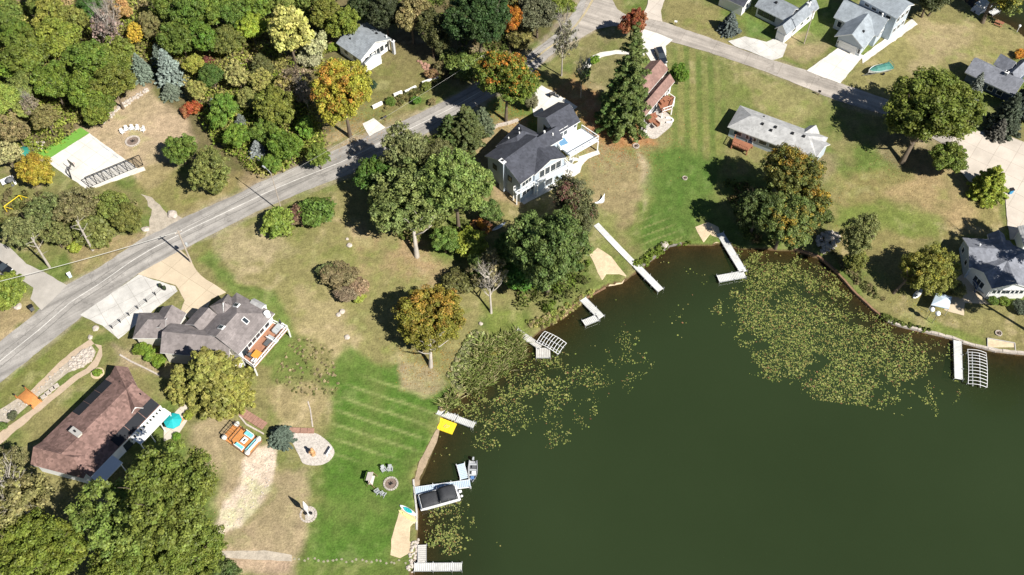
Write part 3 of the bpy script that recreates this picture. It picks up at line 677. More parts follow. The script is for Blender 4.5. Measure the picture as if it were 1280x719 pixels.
# ---- white cottage up the hill
h = House('cottage', 'small white cottage with a plain grey gable roof on the lawn above the road', 'house', 460, 65)
w = h.wing((420,54), (451,75.5), (466,33), 2.9, 2.1, 'u', roof='shingle_grey')
for p_, x_ in ((.34,.9), (.47,.9), (.58,1.0), (.72,1.0)): h.window(w, 'E', p_, 1.75, x_, 1.45)
h.window(w, 'E', .17, 1.6, .8, 1.1); h.window(w, 'E', .88, 1.7, .8, 1.0); h.door(w, 'E', .405, 0, .8, 2.0, 'trim_white'); h.window(w, 'S', .3, 1.7); h.window(w, 'S', .7, 1.7)
w2 = h.wing((456,80), (477.5,67), (459,76), 2.75, .9, 'v', roof='shingle_grey', oh=.25); h.window(w2, 'W', .25, 1.6, .7, 1.2); h.window(w2, 'W', .7, 1.6, .9, 1.2)
h.vent(w, .3, .25); h.boxvent(w, .62, .82); h.vent(w, .9, .92, .16, .7, 'trim_white')
h.chimney(h.P(491, 54, 3), (.7,.5), 0, 3.6, 'siding_grey', w['u'])
p, t, n = h.spot(w, 'E', .46)
st = MB()
for k in range(3): st.box(p+n*(.5+.5*k)+Z3*(.15-.22*k), (1.8, .5, .22), ax=(t, n, Z3))
st.build('front_steps', 'wood_grey', h.root)
h.finish()
# ---- dark-roofed lake house
h = House('lake_house', 'large pale blue lake house with charcoal many-gabled roof and broad white deck', 'house', 655, 210, .1)
m1 = h.wing((605.6,195), (650.5,230.5), (681,190), 5.6, 2.6, 'v', roof='shingle_dark', wall='siding_blue')
m1 = m1
# main ridge runs away from the chimney end
cg = h.wing((668,219.5), (708.5,197), (655,203), 5.5, 1.9, 'v', roof='shingle_dark', wall='siding_blue', oh=.35)
bk = h.wing((619.5,183), (648,154), (650,200), 5.2, 2.2, 'u', hip=(1,1), roof='shingle_dark', wall='siding_blue')
md = h.wing((655,178), (688,159), (677,189), 5.0, 1.9, 'u', hip=(0,0), roof='shingle_dark', wall='siding_blue')
gw = h.wing((668,145), (698,127.5), (689.5,173), 5.0, 2.2, 'u', roof='shingle_dark', wall='siding_white')
h.garage(gw, 'N' if gw['T'](0,gw['W'],0).y > gw['T'](0,0,0).y else 'S', .5, 4.8, 2.2)
h.window(gw, 'W', .45, 3.6, 1.4, 1.6)
# facing sides are chosen by outward normal
def face_side(hh, w, d):
    return max('SNWE', key=lambda q: hh.spot(w, q, .5)[2].dot(d))
LAKE = Vector((.45,-.9,0)).normalized()
cs = face_side(h, m1, Vector((-.7,-.7,0))); h.window(m1, cs, .22, 4.1, .9, 1.2, frame='black_metal'); h.window(m1, cs, .68, 4.1, .9, 1.2, frame='black_metal')
ls = face_side(h, m1, Vector((.7,-.7,0)))
for q in (.1, .2, .3): h.window(m1, ls, q if h.spot(m1, ls, 0)[0].x < h.spot(m1, ls, 1)[0].x else 1-q, 4.3, .75, 1.2)
for q in (.12, .25, .4): h.window(m1, ls, q if h.spot(m1, ls, 0)[0].x < h.spot(m1, ls, 1)[0].x else 1-q, 1.5, .9, 1.1)
es = face_side(h, cg, Vector((.7,-.7,0)))
for q in (.25, .42, .62, .8): h.window(cg, es, q, 4.4, 1.2, 1.9)
h.door(cg, es, .5, 0, 1.6, 2.1, 'glass')
gs = face_side(h, gw, Vector((.7,-.7,0)))
for q, ww, hh_ in ((.18,1.6,2.1), (.42,1.0,2.1), (.9,.8,1.3)): h.window(gw, gs, q if h.spot(gw, gs, 0)[0].x < h.spot(gw, gs, 1)[0].x else 1-q, 4.15, ww, hh_)
p = h.P(629, 203, 6.5)
p, t, n = h.spot(m1, cs, .5); h.chimney(p+n*.4, (1.2,.7), -.8, 8.0, 'siding_blue', t)
for a_, b_ in ((.3,.25), (.5,.5), (.7,.3)): h.vent(bk, a_, b_, .12, .4, 'trim_white')
h.vent(md, .55, .45, .2, .6, 'trim_white'); h.vent(md, .75, .7, .15, .5, 'trim_white')
dk = h.deck([(692,176), (727,160.5), (748,174.5), (713,194.5)], 2.9, mat('deck_pale', (.66,.70,.74), .6, .05, 1), rail_edges=(1,2), th=.55)
dk2 = h.deck([(659,226), (706,202), (711,209), (672,230)], 2.9, 'deck_pale', rail_edges=(1,2), th=.4)
dk3 = h.deck([(642,238), (664,226), (668,231), (646,243)], 2.4, 'deck_pale', rail_edges=(0,2), th=.3)
# hot tub on the deck and a spiral stair
c = h.P(703, 181, 2.9); o = MB().box(c+Z3*.4, (2.2,2.2,.8), rz=.5).build('hot_tub', 'trim_white', h.root); MB().box(c+Z3*.82, (1.7,1.7,.06), rz=.5).build('tub_water', mat('tub_blue', (.16,.32,.5), .15, .05, 1, spec=.6), o)
c = h.P(716, 200, 2.9); sp = MB(); sp.tube([c+Z3*.9, c-Z3*2.8], .08, 8)
for k in range(15):
    a = k*.42; d = Vector((math.cos(a), math.sin(a), 0)); sp.box(c+d*.65-Z3*(.19*k), (1.1,.32,.05), rz=a); sp.bar(c+d*1.2-Z3*(.19*k), c+d*1.2-Z3*(.19*k-.95), .03, .03)
sp.tube([c+Vector((math.cos(k*.42), math.sin(k*.42), 0))*1.2-Z3*(.19*k-.95) for k in range(15)], .03, 6)
sp.build('spiral_stair', 'trim_white', h.root)
h.finish('trim_white')
# ---- rose roofed house beside the pine
h = House('gable_house', 'house with a dusty rose shingle roof half hidden behind the tall pine', 'house', 815, 120, .1)
w = h.wing((836,86.5), (809,118), (817,72), 3.4, 1.5, 'u', roof='shingle_rose', wall='siding_white')
w2 = h.wing((843.5,102), (807,145), (831,94), 2.9, 1.5, 'u', roof='shingle_rose', wall='siding_white')
s_ = face_side(h, w2, Vector((.8,-.6,0)))
for q in (.12, .3, .5, .7): h.window(w2, s_, q, 1.5, 1.0, 1.3)
h.door(w2, s_, .62, 0, 1.8, 2.1, 'glass')
h.deck([(821,126), (833,119), (843,126), (840,136), (828,140)], 1.3, 'wood_red', 'trim_white', (1,2,3))
h.deck([(803,158), (826,130), (829,133), (808,162)], .5, 'wood_grey', 'trim_white', (), th=.3)
h.finish()
# ---- ranch with pale hip roof
h = House('ranch_house', 'long low white ranch house with a pale weathered hip roof near the lake lawn', 'house', 965, 175)
w = h.wing((909.5,158.5), (1021,200), (930.3,133.6), 2.9, 1.9, 'u', hip=(1,1), roof='shingle_light', wall='siding_blue')
b = h.wing((1012,157), (1024.5,166.5), (1003,170), 2.9, 1.3, 'v', roof='shingle_light', wall='siding_blue', hip=(0,0))
b2 = h.wing((1019,199), (1038,180.5), (1003,185), 2.85, 1.5, 'v', roof='shingle_light', wall='siding_blue', hip=(0,0))
s_ = face_side(h, w, Vector((-.3,-.95,0)))
for q, ww in ((.1,1.6), (.22,.7), (.3,.7), (.4,1.6), (.52,1.6), (.7,1.4)): h.window(w, s_, q, 1.7, ww, .95)
h.door(w, s_, .26, 0, .9, 2.0, 'siding_navy'); h.window(w, face_side(h, w, Vector((-.9,.3,0))), .5, 1.7, 1.2, 1.0)
for a_, b_ in ((.33,.38), (.47,.42), (.44,.3), (.66,.42), (.78,.45)): h.boxvent(w, a_, b_)
MB().box(h.roofpt(w, .3, .75), (.3,.3,.3)).build('roof_vent', 'black_metal', h.root)
h.deck([(915,181), (919,172.5), (941,181), (934,189)], .8, 'wood_red', 'wood_red', (0,3), th=.3)
h.finish()
# ---- grey L-shaped house at the top
h = House('l_shaped_house', 'grey roofed L-shaped house with white garage at the top edge beside two driveways', 'house', 990, 25)
w = h.wing((943.5,7.5), (984,28), (955,-12), 2.9, 1.8, 'u', roof='shingle_grey', wall='siding_grey')
g = h.wing((968.5,35.5), (983.5,44), (1012,3), 2.9, 1.9, 'v', roof='shingle_grey', wall='siding_white')
h.garage(g, face_side(h, g, Vector((-.5,-.8,0))), .5, 1.7, 1.9); s_ = face_side(h, w, Vector((-.4,-.9,0)))
for q in (.15, .35, .55): h.window(w, s_, q, 1.6, 1.2, 1.2, 'window', 1, 'black_metal')
s_ = face_side(h, g, Vector((.8,-.5,0)))
for q in (.3, .55, .75): h.window(g, s_, q, 1.7, 1.0, 1.0)
h.vent(g, .75, .5, .14, .6, 'trim_white'); h.boxvent(w, .45, .4)
h.chimney(h.P(1010, 8, 4.2), (.7,.6), 2, 5.2, 'trim_white', g['u'])
h.finish()
# ---- neighbour cut by the top edge
h = House('corner_house', 'white walled house with a dark roof cut off by the top edge of the picture', 'house', 918, 2)
w = h.wing((897,-6), (930,9), (905,-24), 3.0, 1.7, 'u', roof='shingle_dark', wall='siding_white'); s_ = face_side(h, w, Vector((.8,.1,0)))
h.window(w, s_, .5, 1.6); h.finish()
# ---- big grey house with the long white wall
h = House('garage_house', 'big blue-grey house with double garage, broad white driveway and tall rear block', 'house', 1085, 40, .55)
w = h.wing((1042,21.5), (1097.5,46), (1063,1), 3.1, 2.3, 'u', roof='shingle_pale', wall='siding_blue')
g = h.wing((1043,45.5), (1080,61.5), (1064,20), 3.1, 2.4, 'v', roof='shingle_pale', wall='siding_blue', oh=.7)
t_ = h.wing((1073,-3), (1122,24), (1092,-22), 6.0, 1.6, 'u', roof='shingle_pale', wall='siding_blue')
s_ = face_side(h, g, Vector((-.5,-.85,0))); h.garage(g, s_, .46, 3.9, 2.1)
h.window(g, s_, .07, 1.5, .5, .7); h.window(g, s_, .94, 1.4, .5, 1.2)
s_ = face_side(h, w, Vector((-.5,-.85,0))); h.window(w, s_, .12, 1.6, .9, 1.5); h.door(w, s_, .25, 0, 1.0, 2.1, 'siding_grey')
s_ = face_side(h, w, Vector((.85,-.5,0)))
for q in (.25, .5, .75): h.window(w, s_, q, 1.6, .8, .8)
s_ = face_side(h, t_, Vector((.85,-.5,0)))
for q in (.2, .5, .8):
    h.window(t_, s_, q, 4.6, 1.0, 1.2); h.window(t_, s_, q, 1.6, 1.0, 1.2)
s_ = face_side(h, t_, Vector((-.5,-.85,0)))
for q in (.2, .4, .6, .8): h.window(t_, s_, q, 5.0, 1.1, .6)
h.vent(w, .85, .55, .2, .8, 'trim_white'); h.boxvent(g, .4, .7)
h.finish()
# ---- navy house right
h = House('navy_house', 'navy blue house with white trimmed windows and slate roof behind two dark spruces', 'house', 1245, 100)
w = h.wing((1206,90.5), (1268,120), (1223,73), 3.0, 2.0, 'u', roof='shingle_navy', wall='siding_navy')
g = h.wing((1242,80), (1251,71.5), (1262,90), 3.2, 2.0, 'v', roof='shingle_navy', wall='siding_navy')
g2 = h.wing((1254,94), (1275,75), (1268,104), 3.2, 1.9, 'u', roof='shingle_navy', wall='siding_navy')
s_ = face_side(h, w, Vector((-.4,-.9,0)))
for q in (.35, .55, .75): h.window(w, s_, q, 1.7, 1.1, 1.1)
h.window(w, face_side(h, w, Vector((-.9,.3,0))), .5, 1.7, .9, 1.1)
h.chimney(h.P(1257, 94, 4.6), (.6,.6), 3, 5.4, 'siding_grey', w['u']); h.finish()
# ---- pale blue house right edge
h = House('porch_house', 'pale blue house with a slate roof and screened porch cut by the right edge', 'house', 1240, 340)
w = h.wing((1203,297), (1211,335), (1262,300), 3.3, 1.7, 'v', roof='shingle_navy', wall='siding_blue', oh=.35)
f_ = h.wing((1212,333), (1240,361.5), (1290,330), 3.2, 1.6, 'v', roof='shingle_navy', wall='siding_white', oh=.3)
f2 = h.wing((1240.5,361), (1290,361), (1240,318), 3.2, 1.6, 'v', roof='shingle_navy', wall='siding_white', oh=.3)
gb = h.wing((1234,293), (1255,293), (1234,315), 3.3, 1.4, 'v', roof='shingle_navy', wall='siding_blue', oh=.3)
s_ = face_side(h, w, Vector((-1,0,0)))
for q in (.25, .7): h.window(w, s_, q, 1.9, .9, 1.2)
s_ = face_side(h, f2, Vector((0,-1,0)))
for q in (.1, .22, .34, .48, .6, .72, .84): h.window(f2, s_, q, 1.8, .8, 1.1)
h.window(f_, face_side(h, f_, Vector((-.7,-.7,0))), .5, 1.6, 2.4, 1.5, mullion=2)
pr = MB(); P_ = [h.P(1207,336,2.6), h.P(1225,336,2.6), h.P(1236,350,2.6), h.P(1234,362,2.6)]
h.deck([(1212,343), (1228,340), (1238,352), (1234,369), (1220,362)], .4, 'wood_grey', 'siding_navy', (4,), th=.3)
h.vent(w, .25, .4, .15, .5, 'trim_white'); h.finish()
h = House('garage', 'white roofed garage corner at the right edge beside the concrete drive', 'garage', 1282, 300)
w = h.wing((1272,283), (1280,307), (1300,278), 3.0, 1.0, 'u', roof='shingle_light', wall='siding_white'); h.garage(w, face_side(h, w, Vector((-1,0,0))), .5, 3.0, 2.1); h.finish()
# ---- grey-brown house with the lake-side deck
h = House('brown_grey_house', 'taupe roofed house of three stepped gables between the parking pad and the lawn', 'house', 255, 410, .1)
a = h.wing((165.6,423), (173.5,391), (204,437), 3.0, 1.9, 'v', hip=(1,0), roof='shingle_brown', wall='siding_cream')
a2 = h.wing((203,383.5), (233,391.5), (190,412), 3.0, 1.6, 'v', roof='shingle_brown', wall='siding_cream', oh=.35)
b = h.wing((200,441), (213,404), (292,430), 3.8, 2.0, 'v', hip=(0,0), roof='shingle_brown', wall='siding_cream')
b2 = h.wing((250,384), (278,399), (236,408), 3.8, 1.7, 'v', roof='shingle_brown', wall='siding_white', oh=.35)
c = h.wing((298,443.5), (343.5,392), (262,402), 4.4, 2.3, 'u', hip=(0,1), roof='shingle_brown', wall='siding_white')
c2 = h.wing((262,383), (285,367.5), (280,402), 4.4, 1.9, 'u', hip=(1,1), roof='shingle_brown', wall='siding_white')
by = h.wing((318,373), (333,381), (313,381), 4.6, .5, 'u', roof='shingle_light', wall='siding_white', oh=.1)
h.window(by, face_side(h, by, Vector((.7,.7,0))), .5, 4.0, 2.2, .9, mullion=2)
s_ = face_side(h, c, Vector((.75,-.65,0)))
for q in (.3, .42, .54, .66, .82): h.window(c, s_, q, 3.2, 1.0, 1.4)
h.door(c, s_, .15, 1.8, 1.5, 2.1, 'glass')
s_ = face_side(h, a, Vector((-.8,-.6,0))); h.window(a, s_, .5, 1.6, 1.2, 1.0)
h.garage(a2, face_side(h, a2, Vector((.5,.85,0))), .5, 3.6, 2.1); h.window(b2, face_side(h, b2, Vector((.5,.85,0))), .5, 2.4, 1.4, 1.8)
h.skylight(c, .72, .68); h.skylight(c, .55, .3); h.skylight(c, .2, .55)
p = h.P(334, 393, 5.0); MB().tube([p-Z3*1.2, p+Z3*.5], .55, 14).build('vent_turret', 'trim_white', h.root)
dk = h.deck([(303,449), (339,403), (360,411), (318,460)], 2.0, mat('deck_brown', (.34,.17,.105), .8, .2, 2), 'trim_white', (1,2,3), th=.3)
h.deck([(290,470), (298,450), (304,452), (296,473)], 1.0, 'wood_red', 'trim_white', (0,2), th=.25, name='stair_landing')
h.finish()
BGDECK = h
# ---- red-brown roofed house lower left
h = House('red_roof_house', 'long house with a mottled red-brown shingle roof and black panels along both eaves', 'house', 120, 545, .1)
w = h.wing((52,552), (140,466), (97,613), 3.2, 2.0, 'u', hip=(0,0), roof='shingle_red', wall='siding_white', oh=.5)
w2 = h.wing((137,470), (160,459), (206,500), 3.25, 1.97, 'v', hip=(0,0), roof='shingle_red', wall='siding_white', oh=.5)
w3 = h.wing((38,581), (56,550), (97,612), 3.22, 1.9, 'v', hip=(0,1), roof='shingle_red', wall='siding_white', oh=.5)
def roof_panel(h, pts, n, m, name):                     # standing panels lying on the slope, in three pieces
    A, B, Cc, D = pts; o = MB()
    for k in range(n):
        f0, f1 = k/n+.006, (k+1)/n-.006
        q = [A.lerp(B, f0), A.lerp(B, f1), D.lerp(Cc, f1), D.lerp(Cc, f0)]
        o.add([x for x in q]+[x+Z3*.09 for x in q], [(3,2,1,0),(4,5,6,7),(0,1,5,4),(1,2,6,5),(2,3,7,6),(3,0,4,7)])
    o.build(name, m, h.root)
mat('panel_black', (.018,.020,.025), .75, .15, .6)
rp = lambda a_, b_: h.roofpt(w, a_, b_)+Z3*.05
near = 0 if h.roofpt(w, .5, 0).x > h.roofpt(w, .5, 1).x else 1
fn = lambda b_: b_ if near == 0 else 1-b_
roof_panel(h, [rp(.42, fn(.985)), rp(.90, fn(.985)), rp(.90, fn(.82)), rp(.42, fn(.82))], 3, 'panel_black', 'roof_panel')
roof_panel(h, [rp(.40, fn(.01)), rp(1.0, fn(.01)), rp(1.0, fn(.155)), rp(.40, fn(.155))], 3, 'panel_black', 'roof_panel')
# louvred white awning along the patio side
p, t, n = h.spot(w, 'S' if near == 0 else 'N', 0); aw = MB(); L = w['L']-1
o_ = h.roofpt(w, 0, 0 if near == 0 else 1)-Z3*.15; t = w['u']; n = -w['v'] if near == 0 else w['v']
for rng in ((.0,.30,False), (.55,1.0,True)):
    x0, x1 = rng[0]*w['L'], rng[1]*w['L']; y1 = 2.4
    if rng[2]:
        for y in (0.06, 1.05, 2.3): aw.bar(o_+t*x0+n*y, o_+t*x1+n*y, .5 if y == 1.05 else .3, .12)
        k = x0
        while k < x1:
            aw.box(o_+t*(k+.2)+n*1.2, (.42, 2.3, .10), ax=(t, n, Z3)); k += .72
        aw.box(o_+t*((x0+x1)/2)+n*1.75-Z3*.02, (x1-x0, 1.0, .07), ax=(t, n, Z3))
    else: aw.box(o_+t*((x0+x1)/2)+n*1.2, (x1-x0, 2.4, .14), ax=(t, n, Z3))
aw.build('awning', 'trim_white', h.root)
for k in (.02, .28, .56, .7, .85, .99):
    q = o_+t*(w['L']*k)+n*2.2; MB().box(Vector((q.x, q.y, (q.z+h.zb-1)/2)), (.14,.14,q.z-h.zb+1)).build('awning_post', 'trim_white', h.root)
s_ = face_side(h, w, Vector((.75,-.65,0)))
for q in (.1, .25, .6, .75, .9): h.window(w, s_, q, 1.6, 1.4, 1.2)
h.door(w, s_, .5, 0, 1.6, 2.1, 'glass')
p = h.P(98, 545, 4.2); h.chimney(p, (1.9,.85), 2.5, 5.6, 'siding_cream', w['u'].cross(Z3), 'grey_cap')
s_ = face_side(h, w, Vector((-.75,.65,0)))
for q in (.15, .5, .7): h.window(w, s_, q, 1.6, 1.4, 1.2)
h.door(w, s_, .58, 0, 1.0, 2.1)
h.vent(w, .95, .3, .12, .4); h.vent(w, .96, .7, .1, .4)
h.finish()
# ================================================================== OBJECTS
mat('plastic_white', (.80,.80,.80), .5, .04, 2); mat('canvas_black', (.045,.047,.052), .7, .25, 1.2, bump=.3); mat('alu', (.60,.61,.62), .4, .08, 2, metal=.5)
mat('teal', (.02,.40,.42), .6, .1, 2); mat('teal_light', (.18,.55,.60), .7, .1, 2); mat('yellow', (.85,.62,.03), .6, .08, 1.5); mat('cream_yellow', (.75,.66,.30), .5, .06, 2)
mat('dock_white', (.66,.66,.635), .75, .12, 1.5, stain=.3); mat('dock_blue', (.50,.60,.70), .6, .06, 1); mat('dock_wood', (.58,.56,.52), .9, .2, 2, stain=.2)
mat('stone', (.42,.38,.33), .9, .3, 2.5, bump=.5); mat('stone_dark', (.22,.20,.18), .95, .3, 2.5, bump=.5); mat('ash', (.20,.15,.12), .95, .3, 4)
mat('black_rubber', (.015,.015,.016), .8, .1, 2); mat('car_black', (.012,.014,.018), .18, .05, 1, spec=.6); mat('car_navy', (.016,.022,.034), .35, .05, 1, spec=.35)
mat('green_cover', (.07,.22,.18), .6, .15, 1.5); mat('cushion_orange', (.72,.30,.05), .8, .1, 2); mat('grey_plastic', (.40,.42,.43), .6, .08, 2); mat('grey_dark', (.11,.115,.12), .6, .1, 2)
mat('pole_wood', (.42,.36,.30), .9, .2, 2); mat('blue_cushion', (.10,.20,.42), .7, .1, 2); mat('brick_brown', (.33,.19,.14), .9, .25, 2)
def rnd(a, b): return random.uniform(a, b)
def at0(px, py, z=0.0): return GW(px, py, z)
def yaw(a, b): d = b-a; return math.atan2(d.y, d.x)
# ---- docks -------------------------------------------------------
def dock(label, secs, m, z=.55, name='dock', group=None, frame='alu'):
    r0 = at0(*secs[0][0], z); root = empty(name, (r0.x, r0.y, 0), label, 'dock', group)
    for a, b, w in secs:
        A, B = at0(*a, z), at0(*b, z); d = (B-A); L = d.length; d.normalize(); s_ = Vector((-d.y, d.x, 0)); b_ = MB(); n = int(L/.30)
        for k in range(n): b_.box(A+d*(L*(k+.5)/n)-Z3*.03, (L/n-.045, w*rnd(.985,1), .05), ax=(d, s_, Z3))
        o = b_.build('dock_section', m, root); f = MB()
        for sg in (-1, 1): f.bar(A+s_*sg*(w/2+.03)-Z3*.10, B+s_*sg*(w/2+.03)-Z3*.10, .06, .2)
        f.build('side_rail', frame, o)
        for k in range(int(L/3)+2):
            t = min(k*3.0/L, 1)
            for sg in (-1, 1):
                p = A+d*(L*t)+s_*sg*(w/2+.10); MB().tube([Vector((p.x, p.y, -1.6)), Vector((p.x, p.y, z+.35))], .05, 6).build('post', frame, root)
    return root
dock('straight white metal dock at the bottom edge joined to a small wooden platform', [((517.5,709),(577.5,708.5),1.25)], 'dock_white')
dock('short weathered wood platform between the sand beach and the bottom dock', [((527.5,681),(527.5,703.5),1.3)], 'dock_wood', .45)
dock('pale blue L-shaped dock holding the covered pontoon boat and the fishing boat', [((519,613.5),(588,604),1.25), ((575.5,580),(580.5,598.5),1.25)], 'dock_blue', frame='plastic_white')
dock('white dock slanting out beside the yellow swim mat near the reeds', [((547,514),(570,523),1.1), ((570.5,523.3),(593,532),1.1)], 'dock_white')
dock('pale wood dock with a square end platform beside the empty boat lift', [((645,413),(676,434),1.1), ((670,441),(688,441),2.0)], 'dock_wood', .5)
dock('small white L-shaped dock off the bank below the purple-leaved tree', [((728.5,373.5),(752,397),1.3), ((729.5,404),(747.5,396.5),1.25)], 'dock_white')
def walkway():
    P = [(744,279),(764,300),(785,321),(799,335)]
    r = G(*P[0]); root = empty('dock', r, 'long straight white boardwalk and dock running from the lawn into the lake', 'dock'); b = MB(); b2 = MB()
    A, B = G(745,281), at0(826,363,.6); B.z = .6; d = B-A; L = d.length; d.normalize(); s_ = Vector((-d.y, d.x, 0)).normalized(); n = int(L/.3)
    for k in range(n):
        t = (k+.5)/n; p = A.lerp(B, t); p.z = max(p.z if t > .62 else hz(p.x, p.y)+.15, .55)
        (b if t < .62 else b2).box(p, (L/n-.025, 1.25, .06), ax=(d, s_, d.cross(s_)))
    b.build('boardwalk', 'dock_white', root); o = b2.build('dock_section', 'dock_white', root); f = MB()
    for sg in (-1, 1): f.bar(A.lerp(B, .63)+s_*sg*.66-Z3*.08, B+s_*sg*.66-Z3*.1, .06, .2)
    f.build('side_rail', 'alu', o)
    for t in (.66, .8, .9, 1):
        for sg in (-1, 1): p = A.lerp(B, t)+s_*sg*.74; MB().tube([Vector((p.x,p.y,-1.5)), Vector((p.x,p.y,1.0))], .05, 6).build('post', 'alu', root)
walkway()
dock('white L-shaped dock beside the sandy landing under the big shadow', [((900,291.5),(929.5,340),1.35), ((897.5,348.5),(931,342.5),1.5)], 'dock_white')
dock('white dock beside the empty curved boat lift near the right edge', [((1197,426),(1198.5,474),1.35)], 'dock_white')
dock('small white dock on the far lake in the top right corner', [((1238,17),(1247,12),1.3)], 'dock_white')
# ---- boat lifts ---------------------------------------------------
def lift(label, pa, pb, w, nb, z=.75):
    A, B = at0(*pa, z), at0(*pb, z); d = B-A; L = d.length; d.normalize(); s_ = Vector((-d.y, d.x, 0)); root = empty('boat_lift', (A.x, A.y, 0), label, 'boat lift')
    for sg in (-1, 1):
        pts = [A+d*(L*t)+s_*sg*(w/2)+Z3*(.35*math.sin(t*PI)) for t in np.linspace(0, 1, 9)]; MB().tube(pts, .06, 6).build('side_rail', 'plastic_white', root)
    for k in range(nb):
        t = k/(nb-1); c = A+d*(L*t)+Z3*.35*math.sin(t*PI)
        pts = [c+s_*(w*(q-.5))+Z3*(.35*math.sin(q*PI)) for q in np.linspace(0, 1, 7)]; MB().tube(pts, .05, 6).build('cross_bow', 'plastic_white', root)
    for t in (0.05, .95):
        for sg in (-1, 1):
            p = A+d*(L*t)+s_*sg*(w/2); MB().tube([Vector((p.x,p.y,-1.5)), Vector((p.x,p.y,z+.1))], .06, 6).build('post', 'alu', root)
    for q in (.3, .7): MB().bar(A+s_*w*(q-.5)-Z3*.5, B+s_*w*(q-.5)-Z3*.5, .14, .12).build('bunk', 'alu', root)
lift('empty white boat lift of slim bars beside the wooden platform dock', (676,421), (703,436), 2.8, 9)
lift('empty white boat lift with curved canopy bows by the right-hand dock', (1221,439), (1222,482), 3.2, 12, .9)
# ---- boats ---------------------------------------------------------
def hull(L, W, D, n=12, stern=.85, flare=.75):          # open-topped hull along +x, bow at +x
    outer = []; 
    for i in range(n+1):
        t = i/n; wv = W/2*(stern+(1-stern)*min(1, t*3))*(1-max(0, (t-.55)/.45)**2.2*.97); k = t**3*.25*D
        x = -L/2+L*t; outer.append([(x, -wv, D+k), (x, -wv*flare, D*.25+k), (x, 0, k*.9), (x, wv*flare, D*.25+k), (x, wv, D+k), (x, wv*.88, D+k), (x, wv*.62, D*.35+k), (x, 0, D*.28+k), (x, -wv*.62, D*.35+k), (x, -wv*.88, D+k)])
    return outer
def motor(root, x, z, m='plastic_white'):
    o = MB().loft([[(x-.28+a, s*w, z+h) for a, s, w, h in ((0,-1,.16,0),(.5,-1,.18,0),(.5,1,.18,0),(0,1,.16,0))], [(x-.25+a, s*w, z+h) for a, s, w, h in ((0,-1,.15,.35),(.45,-1,.17,.4),(.45,1,.17,.4),(0,1,.15,.35))], [(x-.15+a, s*w, z+.5) for a, s, w in ((0,-1,.08),(.3,-1,.1),(.3,1,.1),(0,1,.08))]]).build('motor', m, root)
    MB().box((x, 0, z-.5), (.2,.1,1.0)).build('shaft', 'grey_dark', o)
def at_local(o, p, rz): o.location = p; o.rotation_euler = (0,0,rz)
def pontoon_boat():
    root = empty('pontoon_boat', (0,0,0), 'white pontoon boat under black canvas covers moored along the blue dock', 'boat')
    L = 6.7; W = 2.6
    for sg in (-1, 1): MB().tube([(-L/2+.1,sg*.95,.12),(L/2-1.0,sg*.95,.12),(L/2-.35,sg*.95,.2),(L/2,sg*.95,.34)], [.32,.32,.26,.06], 12).build('pontoon', 'alu', root, smooth=True)
    MB().box((0,0,.5), (L,W,.12)).build('deck', 'plastic_white', root)
    f = MB()
    for sg in (-1, 1): f.box((.05,sg*1.25,.86), (L-.5,.06,.6))
    f.box((L/2-.25,0,.86), (.06,2.5,.6)); f.box((-L/2+.35,0,.86), (.06,2.5,.6)); f.build('side_panel', 'plastic_white', root)
    r = MB()
    for sg in (-1, 1): r.tube([(-L/2+.2,sg*1.28,1.18),(L/2-.25,sg*1.28,1.18)], .045, 6)
    r.build('hand_rail', 'alu', root)
    def canvas(x0, x1, z0, z1, pk, n=10):
        rings = []
        for i in range(n+1):
            t = i/n; x = x0+(x1-x0)*t; h = z0+(z1-z0)*min(1, 4*t, 4*(1-t))**.6; ww = 1.22
            rings.append([(x, -ww, z0), (x, -ww*.98, z0+(h-z0)*.75), (x, -ww*.6, h+pk*.7), (x, 0, h+pk+.05*math.sin(i*2.1)), (x, ww*.6, h+pk*.7), (x, ww*.98, z0+(h-z0)*.75), (x, ww, z0)])
        return MB().loft(rings)
    canvas(-L/2+.5, 0.15, 1.2, 2.2, .05).build('bimini_cover', 'canvas_black', root, smooth=True)
    canvas(.25, L/2-.35, 1.15, 1.42, .14).build('mooring_cover', 'canvas_black', root, smooth=True)
    fr = MB()
    for x in (-L/2+.6, -1.4, 0): fr.tube([(x,-1.27,1.15),(x,-1.27,2.2)], .03, 6); fr.tube([(x,1.27,1.15),(x,1.27,2.2)], .03, 6)
    fr.build('bimini_frame', 'alu', root); motor(root, -L/2-.25, .75)
    MB().lathe([(.18,.0),(.22,.05),(.12,.1)], (-L/2-.3,.8,.75), 10).build('fender', 'plastic_white', root)
    return root
o = pontoon_boat(); a, b = at0(589,616), at0(524,634); at_local(o, at0(549,624.5), yaw(a, b))
def fishing_boat():
    root = empty('fishing_boat', (0,0,0), 'small grey open fishing boat tied to the outer arm of the blue dock', 'boat')
    MB().loft(hull(3.9,1.6,.6)).build('hull', 'alu', root, smooth=False); MB().box((.1,0,.30), (2.6,1.05,.06)).build('floor', 'grey_dark', root)
    for x in (-1.2, -.2, .7): 
        q = MB().box((x,0,.5), (.3,1.2,.06)).build('bench', 'grey_plastic', root)
    MB().box((-.7,.1,.62), (.5,.5,.12)).build('seat', 'grey_dark', root); MB().box((1.25,0,.62), (.55,.6,.10)).build('bow_seat', 'blue_cushion', root); MB().box((.35,.2,.6), (.5,.7,.14)).build('gear_box', 'plastic_white', root)
    motor(root, -2.15, .6, 'grey_plastic'); return root
o = fishing_boat(); at_local(o, at0(591,590.5,.05), yaw(at0(591.5,579), at0(590.5,602)))
